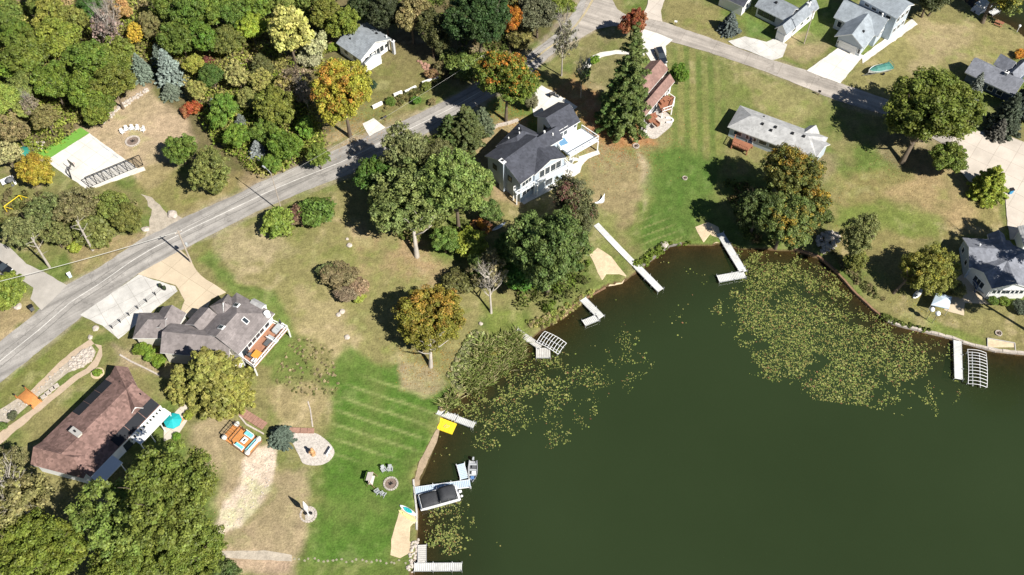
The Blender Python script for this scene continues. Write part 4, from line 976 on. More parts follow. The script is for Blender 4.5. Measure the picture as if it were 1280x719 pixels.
def board(label, pa, pb, body, deck, name='paddle_board', cat='paddle board', w=.8):
    A, B = G(*pa), G(*pb); L = (B-A).length; c = (A+B)/2
    root = empty(name, c+Z3*.05, label, cat, 'boards on the little beach' if name == 'paddle_board' else None, yaw(A, B))
    def ell(k, z0, z1, ww):
        rings = []
        for i in range(13):
            t = i/12; x = (t-.5)*L*k; wv = max(.03, w/2*ww*math.sin(PI*min(max(t,.01),.99))**.55); e = .12*abs(2*t-1)**3
            rings.append([(x, wv*math.cos(q), z0+e+(z1-z0)*(.5+.5*math.sin(q))) for q in np.linspace(0, 2*PI, 9)[:-1]])
        return MB().loft(rings)
    ell(1, .0, .18, 1).build('hull', body, root, smooth=True); ell(.55, .12, .24, .75).build('deck_pad', deck, root, smooth=True)
    ell(.12, .15, .27, .35).build('hatch', deck, root, smooth=True); return root
board('white paddle board with a teal deck pad lying above the yellow one', (500,632), (520,645), 'plastic_white', 'teal', w=.95)
board('pale yellow paddle board pulled up at the top of the little beach', (498,638), (521,653), 'cream_yellow', 'cream_yellow', w=.85)
board('white and blue kayak lying on shaded grass beside the lake house', (615,289), (632,279), 'plastic_white', 'dock_blue', 'kayak', 'kayak', .8)
def covered_boat():
    root = empty('covered_boat', (0,0,0), 'white boat under a teal green tarpaulin parked on the grass by the long driveway', 'boat')
    L = 5.6; MB().loft([[(x, y, z+.55) for x, y, z in r] for r in hull(L,2.1,.85)]).build('hull', 'plastic_white', root)
    rings = []
    for i in range(11):
        t = i/10; x = -L/2*.98+L*.93*t; w = 1.02*(1-max(0, (t-.6)/.4)**2*.75); h = 1.55+.28*math.sin(min(t*3.3, PI))+(.12 if i in (3,7) else 0)
        rings.append([(x,-w,1.25), (x,-w*.96,1.45), (x,-w*.35,h), (x,w*.35,h), (x,w*.96,1.45), (x,w,1.25)])
    MB().loft(rings).build('tarpaulin', 'green_cover', root); MB().tube([(-L/2+.3,-.95,1.5),(-L/2+.2,-.9,2.2),(-L/2+.2,.9,2.2),(-L/2+.3,.95,1.5)], .05, 6).build('arch', 'green_cover', root)
    t_ = MB(); t_.bar((-L/2+.2,-.6,.42),(L/2+.2,-.2,.42),.1,.1); t_.bar((-L/2+.2,.6,.42),(L/2+.2,.2,.42),.1,.1); t_.bar((L/2,0,.42),(L/2+1.2,0,.42),.1,.1); t_.build('trailer', 'grey_dark', root)
    for sg in (-1, 1): w = MB(); w.tube([(-.6,sg*.85,.32),(-.6,sg*1.02,.32)], .32, 14); w.build('wheel', 'black_rubber', root)
    return root
o = covered_boat(); at_local(o, G(1098,91), yaw(G(1112,88), G(1084,94)))
def small_pontoon():
    root = empty('pontoon_boat', (0,0,0), 'white boat with a raised canopy moored on the far lake in the top right corner', 'boat'); L = 5.4
    for sg in (-1, 1): MB().tube([(-L/2,sg*.8,.12),(L/2-.4,sg*.8,.12),(L/2,sg*.8,.3)], [.3,.3,.08], 10).build('pontoon', 'alu', root)
    MB().box((0,0,.48), (L,2.3,.12)).build('deck', 'plastic_white', root); f = MB()
    for sg in (-1, 1): f.box((0,sg*1.1,.8), (L-.3,.06,.55))
    f.box((L/2-.2,0,.8),(.06,2.2,.55)); f.build('side_panel', 'plastic_white', root); MB().box((-.6,0,2.2), (3.0,2.1,.12)).build('canopy', 'plastic_white', root)
    p = MB()
    for x in (-2, .8):
        for sg in (-1, 1): p.tube([(x,sg*1,.5),(x,sg*1,2.2)], .035, 6)
    p.build('canopy_frame', 'alu', root); motor(root, -L/2-.25, .7, 'grey_dark'); return root
o = small_pontoon(); at_local(o, at0(1226,12), yaw(at0(1220,16), at0(1233,7)))
# ---- yellow mat ----------------------------------------------------
def swim_mat():
    P = [at0(549,521.5,.2), at0(571,530,.2), at0(565,543,.2), at0(545.5,536,.2)]; root = empty('swim_mat', (P[0].x,P[0].y,0), 'bright yellow floating swim mat moored beside the slanting white dock', 'swim mat')
    b = MB().prism([(p.x,p.y) for p in P][::-1], .02, .22); b.build('mat', 'yellow', root)
    for k in (.25, .5, .75): MB().bar(P[0].lerp(P[1], k)+Z3*.03, P[3].lerp(P[2], k)+Z3*.03, .07, .03).build('seam', mat('yellow_dark', (.62,.44,.03), .6, .1, 2), root)
    c = (P[0]+P[2])/2+Z3*.04
    for k in range(3): MB().tube([c+Vector((rnd(-.8,.3),rnd(-.5,.5),0)), c+Vector((rnd(-.6,.8),rnd(-.6,.6),.06)), c+Vector((rnd(-.6,.8),rnd(-.6,.6),0))], .05, 6).build('rope', mat('rope', (.5,.42,.2), .9, .2, 3), root)
swim_mat()
# ---- chairs, fire rings --------------------------------------------
def chair_proto(m, label, group):
    root = empty('garden_chair', (0,0,0), label, 'chair', group); ax = lambda a: (Vector((math.cos(a),0,math.sin(a))), Vector((0,1,0)), Vector((-math.sin(a),0,math.cos(a))))
    b = MB()
    for k in range(4): b.box((.25-.15*k, 0, .36-.03*k), (.13,.56,.03), ax=ax(.2))
    b.build('seat', m, root); b = MB()
    for k in range(5): b.box((-.42, -.24+.12*k, .72), (.86-.06*abs(k-2),.10,.03), ax=ax(math.radians(115)))
    b.build('backrest', m, root)
    for sg in (-1, 1):
        MB().box((-.02,sg*.38,.58), (.75,.14,.03)).build('armrest', m, root); MB().box((.30,sg*.34,.29), (.09,.04,.58)).build('leg', m, root); MB().bar((.2,sg*.31,.3), (-.55,sg*.31,.06), .04, .1).build('leg', m, root)
    return root
def ring(label, px, py, r, m='stone', n=18, name='fire_ring'):
    c = G(px, py); root = empty(name, c, label, 'fire pit'); b = MB()
    for k in range(n):
        a = 2*PI*k/n; q = c+Vector((math.cos(a)*r, math.sin(a)*r, .08)); b.box(q, (r*.26, 2*PI*r/n*.88, rnd(.24,.34)), rz=a+rnd(-.1,.1))
    b.build('stone_ring', m, root); f = MB().prism([(c.x+(r*.86)*math.cos(2*PI*k/16), c.y+(r*.86)*math.sin(2*PI*k/16)) for k in range(16)], c.z-.2, c.z+.06); f.build('ash_bed', 'ash', root)
    l = MB()
    for k in range(4): a = k*.9; l.tube([c+Vector((math.cos(a)*.4*r, math.sin(a)*.4*r, .1)), c+Vector((-math.cos(a)*.3*r, -math.sin(a)*.3*r, .22))], .06, 6)
    l.build('charred_log', 'black_rubber', root)
ring('large stone fire ring on the green lawn between grey garden chairs', 488.6, 605, 1.1)
ring('pale stone fire ring on the dry grass beside five white chairs', 166, 177, 1.35, mat('stone_pale', (.47,.415,.36), .9, .25, 2.5, bump=.4), 22)
ring('small round fire ring on the grass beside the framed sandbox', 1248, 417, .55, 'stone_pale', 14)
ring('small stone fire ring in the striped lawn below the rose roofed house', 856, 223, .45, 'stone_pale', 12)
ring('tiny stone ring at the foot of the round shrub on orange mulch', 795, 183, .6, 'stone_pale', 12)
def place_chairs(m, spots, group, look):
    pr = None
    for (px, py, lab) in spots:
        p = G(px, py); rz = yaw(p, G(*look))
        if pr is None: pr = chair_proto(m, lab, group); pr.location = p; pr.rotation_euler = (0,0,rz)
        else: copy_tree(pr, p, rz, lab)
place_chairs('plastic_white', [(154,167,'white garden chair at the lower left end of the arc by the fire ring'), (159,163.5,'white garden chair second from the left in the arc by the fire ring'), (165.5,162.5,'white garden chair in the middle of the arc by the fire ring'), (172,162.5,'white garden chair second from the right in the arc by the fire ring'), (179,164,'white garden chair at the right end of the arc by the fire ring')], 'white chairs around the dry-grass fire ring', (166,178))
place_chairs('grey_plastic', [(480,588.5,'grey garden chair left of the pair above the lawn fire ring'), (488,588,'grey garden chair right of the pair above the lawn fire ring'), (472.5,615.5,'grey garden chair near the swing, below left of the lawn fire ring'), (479.5,618.5,'grey garden chair lowest beside the lawn fire ring')], 'grey chairs around the lawn fire ring', (488.6,605))
def swing():
    p = G(465,602); root = empty('garden_swing', p, 'canopied garden swing with a pale cushion left of the lawn fire ring', 'swing', None, yaw(p, G(488,606))+.0)
    for sg in (-1, 1): b = MB(); b.bar((-.7,sg*1.05,0),(0,sg*.95,1.8),.07,.07); b.bar((.7,sg*1.05,0),(0,sg*.95,1.8),.07,.07); b.build('side_frame', 'wood_brown', root)
    MB().bar((0,-1,1.8),(0,1,1.8),.09,.09).build('top_beam', 'wood_brown', root); MB().box((.05,0,.5), (.6,1.6,.14)).build('seat', mat('cushion_pale', (.62,.56,.52), .85, .1, 2), root)
    MB().box((-.3,0,.8), (.12,1.6,.6)).build('backrest', 'cushion_pale', root); MB().box((-.2,0,1.95), (1.0,1.5,.06), ax=(Vector((.95,0,.3)).normalized(), Vector((0,1,0)), Vector((-.3,0,.95)).normalized())).build('canopy', 'cushion_pale', root)
swing()
# ---- white ornament pole, statue, bench ----------------------------
def folded_parasol():
    p = G(385.5,643.5); root = empty('folded_parasol', p, 'tall white folded parasol on a pole inside a ring of stones on the lawn', 'parasol')
    MB().tube([p, p+Z3*3.0], .09, 8).build('pole', 'plastic_white', root); MB().lathe([(.14,2.2),(.40,2.7),(.42,3.2),(.26,4.2),(.10,5.0),(.02,5.35)], p, 12).build('canopy', 'plastic_white', root, smooth=True)
    o = MB(); 
    for k in range(18): a = 2*PI*k/18; o.box(p+Vector((1.25*math.cos(a), 1.25*math.sin(a), .06)), (.3,.38,.22), rz=a+rnd(-.1,.1))
    o.build('stone_ring', 'stone_pale', root); MB().prism([(p.x+1.15*math.cos(2*PI*k/20), p.y+1.15*math.sin(2*PI*k/20)) for k in range(20)], p.z-.2, p.z+.05).build('gravel_bed', 'stone_white', root)
    for d in ((-.45,.1),(.45,.15)): MB().lathe([(.2,0),(.24,.35),(.2,.4)], p+Vector((d[0],d[1],.05)), 10).build('planter', 'black_metal', root)
folded_parasol()
def carving():
    p = G(391.5,568.5); root = empty('wood_carving', p, 'orange-brown carved wooden figure standing on the white gravel bed', 'carving')
    MB().lathe([(.42,0),(.38,.2),(.30,.5),(.34,1.0),(.40,1.4),(.26,1.75),(.10,1.85)], p, 12).build('body', mat('carved_wood', (.52,.30,.14), .8, .25, 3), root, smooth=True)
    MB().lathe([(.1,1.8),(.24,1.95),(.26,2.2),(.14,2.4),(.02,2.45)], p+Vector((.05,-.02,0)), 10).build('head', 'carved_wood', root, smooth=True)
    for sg in (-1, 1): MB().tube([p+Vector((sg*.36,0,1.4)), p+Vector((sg*.5,-.1,1.0)), p+Vector((sg*.3,-.3,.85))], [.12,.1,.08], 8).build('wing', 'carved_wood', root)
carving()
def bench(label, px, py, rz, m='plastic_white', L=1.6):
    p = G(px, py); root = empty('garden_bench', p, label, 'bench', None, rz); MB().box((0,0,.45), (L,.42,.07)).build('seat', m, root)
    MB().box((0,-.22,.75), (L,.06,.45)).build('backrest', m, root)
    for sg in (-1, 1): MB().box((sg*(L/2-.12),0,.21), (.1,.4,.42)).build('leg', m, root)
bench('white garden bench on the right of the white gravel bed', 410.5, 565.5, yaw(G(408,569), G(413,561)))
# ---- sunken deck with furniture ------------------------------------
def deck_set():
    q = [(278,548),(294.5,529.5),(328,552.5),(311,572)]; P = [G(*x) for x in q]; z = max(p.z for p in P)+.25; root = empty('sun_deck', (P[0].x,P[0].y,P[0].z), 'orange timber deck with a dark skirting in the dry garden', 'deck')
    C = [Vector((p.x,p.y,z)) for p in P]; n = 26; b = MB()
    for k in range(n):
        a0, a1 = C[0].lerp(C[1], k/n), C[0].lerp(C[1], (k+.92)/n); b0, b1 = C[3].lerp(C[2], k/n), C[3].lerp(C[2], (k+.92)/n)
        b.add([a0,a1,b1,b0,a0-Z3*.06,a1-Z3*.06,b1-Z3*.06,b0-Z3*.06], [(0,1,2,3),(7,6,5,4),(0,4,5,1),(1,5,6,2),(2,6,7,3),(3,7,4,0)])
    b.build('deck_boards', 'wood_orange', root); s_ = MB()
    for i in range(4): s_.bar(C[i]-Z3*.3, C[(i+1)%4]-Z3*.3, .08, .5)
    s_.build('skirting', 'wood_brown', root)
    X = (C[3]-C[0]).normalized(); Y = (C[1]-C[0]).normalized(); ang = math.atan2(X.y, X.x); LX = (C[3]-C[0]).length; LY = (C[1]-C[0]).length
    L = lambda a, b_, h=0: C[0]+X*(a*LX)+Y*(b_*LY)+Z3*h
    # pergola frame over the upper left half
    pg = empty('pergola', L(.02,.02), 'dark slatted pergola frame over the upper left end of the sun deck', 'pergola')
    for a, b_ in ((.05,.08),(.05,.92),(.38,.08),(.38,.92)): MB().box(L(a,b_,.65), (.12,.12,1.3), rz=ang).build('post', 'black_metal', pg)
    for a in (.05,.38): MB().bar(L(a,.05,1.3), L(a,.95,1.3), .09, .12).build('beam', 'black_metal', pg)
    sl = MB()
    for k in range(6): sl.bar(L(.03,.1+.16*k,1.4), L(.40,.1+.16*k,1.4), .05, .06)
    sl.build('slat', 'wood_brown', pg)
    def sofa(label, a, b_, rot, w, grp):
        p = L(a, b_, 0); r = empty('garden_sofa', p, label, 'sofa', grp, ang+rot); MB().box((0,0,.22), (w,.75,.3)).build('frame', 'plastic_white', r)
        k = max(1, round(w/.75))
        for i in range(k): MB().box((-w/2+w*(i+.5)/k,.03,.42), (w/k-.06,.62,.14)).build('cushion', 'teal_light', r)
        MB().box((0,.36,.55), (w,.12,.6)).build('backrest', 'plastic_white', r)
    sofa('garden sofa with two teal cushions along the far edge of the sun deck', .62, .86, 0, 1.6, 'teal cushioned seats on the sun deck')
    sofa('long garden sofa with teal cushions along the near right edge of the sun deck', .90, .5, -PI/2, 2.6, 'teal cushioned seats on the sun deck')
    sofa('garden sofa with teal cushions along the lower left edge of the sun deck', .62, .12, PI, 1.6, 'teal cushioned seats on the sun deck')
    t = empty('coffee_table', L(.63,.5), 'low white table in the middle of the sun deck', 'table', None, ang); MB().box((0,0,.42), (.9,1.1,.06)).build('tabletop', 'plastic_white', t)
    for sx in (-1,1):
        for sy in (-1,1): MB().box((sx*.35,sy*.45,.2), (.06,.06,.4)).build('leg', 'black_metal', t)
    MB().box((0,0,.46), (.25,.5,.03)).build('tray', 'black_metal', t)
    for a, b_, lab in ((.12,.95,'white round planter at the top corner of the sun deck'), (.96,.95,'white round planter at the right corner of the sun deck'), (.1,.04,'white round planter at the left corner of the sun deck'), (.97,.08,'white round planter at the bottom corner of the sun deck')):
        p = L(a, b_); r = empty('planter', p, lab, 'planter', 'white planters at the corners of the sun deck'); MB().lathe([(.25,0),(.42,.5),(.45,.7),(.38,.7),(.36,.6)], p, 12).build('pot', 'plastic_white', r); MB().blob(p+Z3*.75, .4, .6, 3).build('plant', mat('planting', (.55,.55,.5), .9, .3, 4), r)
deck_set()
def steps(label, pa, pb, w, n, m):
    A, B = G(*pa), G(*pb); d = (B-A).normalized(); s_ = Vector((-d.y,d.x,0)).normalized(); root = empty('garden_steps', A, label, 'steps'); L = (B-A).length
    for k in range(n):
        p = A+d*(L*(k+.5)/n); MB().box(Vector((p.x,p.y,hz(p.x,p.y)+.12)), (L/n*.9, w, .3), ax=(Vector((d.x,d.y,0)).normalized(), s_, Z3)).build('tread', m, root)
steps('brown brick garden steps running down above the sun deck', (301,515), (331,533.5), 1.5, 9, 'brick_brown')
def low_wall(label, pts, w, hgt, m, name='garden_wall', group=None, cat='wall'):
    P = [G(*p) for p in pts]; b = MB()
    for a, c in zip(P, P[1:]):
        n = max(1, int((c-a).length/1.1))
        for k in range(n):
            p, q = a.lerp(c, k/n), a.lerp(c, (k+.97)/n); h = hgt*rnd(.9,1.1); p.z = hz(p.x,p.y)+h/2-.15; q.z = hz(q.x,q.y)+h/2-.15; b.bar(p, q, w*rnd(.9,1.05), h+.3)
    return tag(b.build(name, m, loc=P[0]), label, cat, group)
low_wall('low brown brick wall along the top of the white gravel bed', [(361,538.5),(376,539),(393,539.5)], .9, .45, 'brick_brown')
low_wall('line of white edging stones climbing from the white gravel bed', [(385,502),(388,512),(391,534)], .22, .1, 'stone_pale', 'stone_edging', None, 'edging')
low_wall('curved white edging stones beside the brick garden steps', [(297,517),(308,531),(330,543)], .28, .2, 'stone_pale', 'stone_edging', None, 'edging')
WH = 'white retaining walls below the cottage lawn'
for a, b, lab in (((466,136),(478,130),'first piece of white wall below the cottage lawn, nearest the orange maple'), ((492.5,121),(503,116.5),'short white wall piece in the middle below the cottage lawn'), ((506.5,117),(520.5,110.5),'white wall piece just right of the short middle one below the cottage lawn'), ((528,106),(548,98.5),'longest white wall piece, furthest right below the cottage lawn')):
    low_wall(lab, [a, b], .45, .7, 'trim_white', 'retaining_wall', WH)
low_wall('curving stone wall behind the lake house under the evergreens', [(606,167),(612,164),(622,158),(634,155.5),(648,151)], .5, .5, 'stone_pale', 'retaining_wall')
low_wall('thin white edging wall beside the hedge of the taupe house', [(150,444),(163,452),(180,460),(200,470)], .3, .25, 'stone_pale', 'stone_edging', None, 'edging')
low_wall('long timber seawall along the bank below the sandy strip', [(703,399),(718,382),(737,371),(757,360)], .25, .35, 'wood_brown', 'seawall', None, 'seawall')
low_wall('dark timber seawall curving along the right bank beside the lily pads', [(993,312),(1023,321),(1043,338),(1070,368),(1090,387),(1107,401)], .35, .35, 'wood_brown', 'seawall', None, 'seawall')
low_wall('pale stone seawall along the right lawn toward the right-hand dock', [(1109,402),(1128,408),(1147,412),(1190,422.5),(1203,428),(1243,438.5),(1290,443)], .5, .3, 'stone_pale', 'seawall', None, 'seawall')
low_wall('grey concrete seawall beside the covered pontoon boat', [(517,600),(518,612),(521,640),(521,663)], .3, .35, 'concrete', 'seawall', None, 'seawall')
low_wall('low stone bank edging the green lawn by the long dock', [(800,334),(820,320),(837,307),(852,304.5)], .4, .15, 'stone_dark', 'stone_edging', None, 'edging')
# ---- wooden bridge over the dry creek ------------------------------
def bridge():
    q = [(21.5,498),(33.5,487.5),(52.5,502.5),(42,511.5)]; P = [G(*x) for x in q]; root = empty('footbridge', P[0], 'orange wooden footbridge with rails over the dry stone creek', 'bridge'); n = 16; b = MB()
    for k in range(n):
        zc = lambda t: .25+.45*math.sin(PI*t); f = lambda A, B, t: A.lerp(B, t)+Z3*zc(t)
        a0, a1, b0, b1 = f(P[0],P[3],k/n), f(P[0],P[3],(k+.92)/n), f(P[1],P[2],k/n), f(P[1],P[2],(k+.92)/n)
        b.add([a0,a1,b1,b0]+[x-Z3*.08 for x in (a0,a1,b1,b0)], [(3,2,1,0),(4,5,6,7),(0,1,5,4),(1,2,6,5),(2,3,7,6),(3,0,4,7)])
    b.build('deck_boards', 'wood_orange', root)
    for A, B in ((P[0],P[3]),(P[1],P[2])):
        r = MB(); pts = [A.lerp(B, t)+Z3*(1.0+.45*math.sin(PI*t)) for t in np.linspace(0,1,9)]; r.tube(pts, .05, 6)
        for t in (0,.5,1): p = A.lerp(B, t); r.box(p+Z3*.55, (.12,.12,1.25))
        r.build('railing', 'wood_orange', root)
        c = A+Z3*1.25; 
        for t in (0,1): p = A.lerp(B, t); MB().lathe([(.1,1.15),(.16,1.25),(.14,1.4),(.04,1.48)], p, 8).build('post_lantern', 'black_metal', root)
bridge()
# ---- poles, wires ---------------------------------------------------
def utility_pole(label, px, py, H_, tx=True, rz=0.0):
    p = G(px, py); root = empty('utility_pole', p, label, 'pole'); MB().tube([p-Z3*.5, p+Z3*H_], [.19,.13], 10).build('post', 'pole_wood', root)
    d = Vector((math.cos(rz), math.sin(rz), 0)); MB().bar(p+Z3*(H_-.5)-d*.7, p+Z3*(H_-.5)+d*.7, .1, .12).build('crossarm', 'pole_wood', root)
    if tx: MB().lathe([(.22,0),(.26,.1),(.26,.7),(.2,.8)], p+Z3*(H_-4.8)+d*.45, 10).build('transformer', 'grey_plastic', root)
    for sg in (-1, 1): MB().lathe([(.05,0),(.07,.1),(.03,.2)], p+Z3*(H_-.44)+d*.6*sg, 8).build('insulator', 'plastic_white', root)
    return p+Z3*H_
tB = utility_pole('brown utility pole at the corner of the tan driveway', 239, 328, 9.6, True, .6)
tC = utility_pole('utility pole half hidden by the orange-topped maple at the roadside', 606, 110, 9.6, False, .6)
tA = G(-70, 412)+Z3*9.3
def wire(label, A, B, sag, r=.03):
    pts = [A.lerp(B, t)-Z3*(sag*4*t*(1-t)) for t in np.linspace(0, 1, 25)]; o = MB()
    v = [(p-A) for p in pts]; o.tube(pts, r, 5); tag(o.build('power_line', mat('wire', (.55,.54,.5), .5, .05, 1), loc=A), label, 'cable', 'cables along the main road')
wire('cable running left from the tan driveway pole across the left edge', tB-Z3*.3, tA, .7, .045); wire('long cable along the road from the tan driveway pole to the maple', tB-Z3*.3, tC-Z3*.3, 1.4, .013)
def street_light():
    p = G(353,266.5); root = empty('street_light', p, 'slim pale street light leaning over the main road beside two bushes', 'street light'); MB().tube([p-Z3*.3, p+Z3*11.7], [.13,.08], 8).build('post', 'pole_wood', root)
    d = Vector((-.75,.66,0)); a = p+Z3*11.6; MB().tube([a, a+d*.8+Z3*.4, a+d*1.6+Z3*.45], .05, 6).build('arm', 'alu', root); MB().box(a+d*1.9+Z3*.42, (.75,.28,.14), rz=math.atan2(d.y,d.x)).build('lamp_head', 'grey_plastic', root)
street_light()
p = G(1005,54.5); r = empty('utility_pole', p, 'thin pale pole beside the white garage of the L-shaped house', 'pole'); MB().tube([p-Z3*.3, p+Z3*9.2], [.14,.09], 8).build('post', 'pole_wood', r); MB().bar(p+Z3*8.8-Vector((.6,0,0)), p+Z3*8.8+Vector((.6,0,0)), .08, .1).build('crossarm', 'pole_wood', r)
# ---- cars -----------------------------------------------------------
def car(label, px, py, rz, paint, L=4.7):
    root = empty('parked_car', G(px, py), label, 'car', None, rz); W = 1.85
    prof = [(-L/2,.45),(-L/2+.05,.85),(-L/2+.4,.98),(L/2-1.2,.95),(L/2-.15,.78),(L/2,.5)]
    rings = []
    for x, z in prof: w = W/2*(1-.16*(abs(x)/(L/2))**4); rings.append([(x,-w,.28),(x,-w*1.0,z*.7),(x,-w*.93,z),(x,w*.93,z),(x,w*1.0,z*.7),(x,w,.28)])
    MB().loft(rings).build('body', paint, root); g = []
    for x, z, w in ((-L/2+.35,.97,.80),(-L/2+.7,1.55,.66),(.45,1.6,.66),(1.15,.98,.80)): g.append([(x,-w,.95),(x,-w,z),(x,w,z),(x,w,.95)])
    c0 = [(-L/2+.3,.96),(-L/2+.75,1.5),(.35,1.52),(1.2,.96)]
    MB().loft([[(x,-.80,.93),(x,-(.80-.16*(z-.93)/.6),z),(x,(.80-.16*(z-.93)/.6),z),(x,.80,.93)] for x, z in c0]).build('windows', 'glass', root)
    MB().box((-.75,0,1.54), (1.95,1.28,.07)).build('roof', paint, root)
    for sx in (-1,1):
        for sy in (-1,1):
            w = MB(); w.tube([(sx*L*.3,sy*.72,.33),(sx*L*.3,sy*.94,.33)], .33, 16); wo = w.build('wheel', 'black_rubber', root); MB().tube([(sx*L*.3,sy*.93,.33),(sx*L*.3,sy*.955,.33)], .2, 12).build('rim', 'alu', wo)
    for sy in (-1,1):
        MB().box((L/2-.12,sy*.62,.66), (.22,.36,.14)).build('headlight', 'plastic_white', root); MB().box((-L/2+.05,sy*.66,.78), (.1,.3,.16)).build('tail_light', mat('lamp_red', (.4,.02,.02), .3, .05, 1), root); MB().box((.75,sy*.98,1.0), (.14,.16,.12)).build('mirror', paint, root)
car('dark navy car parked on the white drive above the rose roofed house', 825.5, 72, yaw(G(820,62), G(828,80)), 'car_navy')
car('black car parked on the grey drive cut by the left edge', 3, 336, yaw(G(-12,325), G(15,342)), 'car_black')
# ---- bins, mailboxes, small things ----------------------------------
def bin_(label, px, py, rz, m='grey_dark'):
    p = G(px, py); root = empty('wheelie_bin', p, label, 'bin', None, rz); MB().loft([[(x*.30,y*.26,.1) for x,y in ((-1,-1),(1,-1),(1,1),(-1,1))], [(x*.38,y*.34,1.25) for x,y in ((-1,-1),(1,-1),(1,1),(-1,1))]]).build('body', m, root)
    MB().box((.02,0,1.3), (.86,.76,.09)).build('lid', 'black_metal', root)
    for sy in (-1,1): MB().tube([(-.3,sy*.2,.14),(-.3,sy*.3,.14)], .14, 10).build('wheel', 'black_rubber', root)
bin_('dark wheelie bin standing at the mouth of the grey drive', 41, 388, .7)
bin_('blue wheelie bin beside the concrete drive near the right edge', 1262, 242, .2, mat('bin_blue', (.05,.30,.55), .5, .08, 2))
def mailbox(label, px, py, rz, m):
    p = G(px, py); root = empty('mailbox', p, label, 'mailbox', None, rz); MB().box((0,0,.5), (.12,.12,1.1)).build('post', 'wood_brown', root); b = MB()
    b.loft([[(x,y*.16,1.02+z) for y,z in ((-1,0),(-1,.2),(-.7,.32),(0,.38),(.7,.32),(1,.2),(1,0))] for x in (-.3,.32)]); b.build('box', m, root); MB().box((.1,.19,1.25), (.16,.03,.06)).build('flag', 'lamp_red', root)
mailbox('black mailbox on the verge below the cottage wall', 482, 151, .6, 'black_metal'); mailbox('white mailbox on the grass edge above the side street', 844, 32, -.3, 'plastic_white'); mailbox('black mailbox on the verge left of the wide striped lawn by the side street', 1023, 119, -.4, 'black_metal')
def parasol(label, px, py, H_, r, m, name='parasol'):
    p = G(px, py, H_)-Z3*H_; root = empty(name, p, label, 'parasol'); MB().tube([p, p+Z3*H_], .04, 8).build('pole', 'alu', root); MB().lathe([(.3,0),(.3,.08),(.08,.14)], p, 12).build('base', 'grey_dark', root)
    k = 8; rim = [p+Vector((r*math.cos(2*PI*i/k+.2), r*math.sin(2*PI*i/k+.2), H_-.55)) for i in range(k)]; b = MB(); top = p+Z3*H_
    for i in range(k): b.poly([rim[i], rim[(i+1)%k], top]); b.poly([rim[(i+1)%k]-Z3*.15, rim[(i+1)%k], rim[i], rim[i]-Z3*.15])
    b.build('canopy', m, root)
parasol('turquoise parasol open on the patio of the red-brown roofed house', 215, 524, 2.5, 1.5, 'teal'); parasol('dark green parasol open among bushes near the left edge', 27, 187, 2.5, 1.4, mat('parasol_green', (.03,.22,.17), .7, .1, 2)); parasol('grey parasol folded out over the white table near the left edge', 10, 222, 2.4, .8, 'grey_dark')
def table(label, px, py, w, l, m, rz, base=None, name='garden_table', h=.74):
    p = G(px, py) if base is None else base; root = empty(name, p, label, 'table', None, rz); MB().box((0,0,h), (l,w,.06)).build('tabletop', m, root)
    for sx in (-1,1):
        for sy in (-1,1): MB().box((sx*(l/2-.1),sy*(w/2-.1),h/2), (.07,.07,h)).build('leg', 'grey_dark', root)
    return root
table('white patio table beside a bench near the left edge', 10, 228.5, 1.6, 2.2, 'plastic_white', .6); bench('white bench beside the patio table near the left edge', 18, 227, 2.2, 'plastic_white', 2.0)
def goal():
    a, b = G(10,266.5), G(29,252.5); root = empty('play_frame', a, 'bright yellow tubular play frame on the grass near the left edge', 'play frame'); H_ = 2.0
    for p in (a, b): MB().tube([p, p+Z3*H_], .07, 8).build('upright', 'yellow', root)
    MB().tube([a+Z3*H_, b+Z3*H_], .08, 8).build('crossbar', 'yellow', root); n = Vector((.6,.8,0))*1.2
    for p in (a, b): MB().tube([p+Z3*H_, p+n], .06, 8).build('brace', 'yellow', root)
goal()
# ---- court ------------------------------------------------------------
def hoop():
    p = G(89.5,224); root = empty('basketball_hoop', p, 'black basketball hoop leaning over the lower left side of the white court', 'basketball hoop'); d = Vector((.62,.78,0)); s_ = Vector((-.78,.62,0))
    MB().bar(p, p+Z3*2.6+d*.3, .2, .2).build('post', 'black_metal', root); b = MB(); b.bar(p+Z3*2.2+d*.2, p+Z3*3.2+d*1.3, .1, .1); b.bar(p+Z3*2.6+d*.2, p+Z3*3.5+d*1.3, .1, .1); b.build('arm', 'black_metal', root); c = p+d*1.35+Z3*3.5
    f = MB()
    for sg in (-1,1): f.bar(c+s_*sg*.85-Z3*.5, c+s_*sg*.85+Z3*.5, .08, .08); f.bar(c-s_*.85+Z3*.5*sg, c+s_*.85+Z3*.5*sg, .08, .08)
    f.build('backboard_frame', 'black_metal', root); MB().box(c, (1.66,.04,.96), ax=(s_,d,Z3)).build('backboard', 'plastic_white', root); MB().tube([c+d*(.35+.25*math.cos(a))+s_*.25*math.sin(a)-Z3*.4 for a in np.linspace(0,2*PI,13)], .03, 6).build('rim', 'lamp_red', root)
hoop()
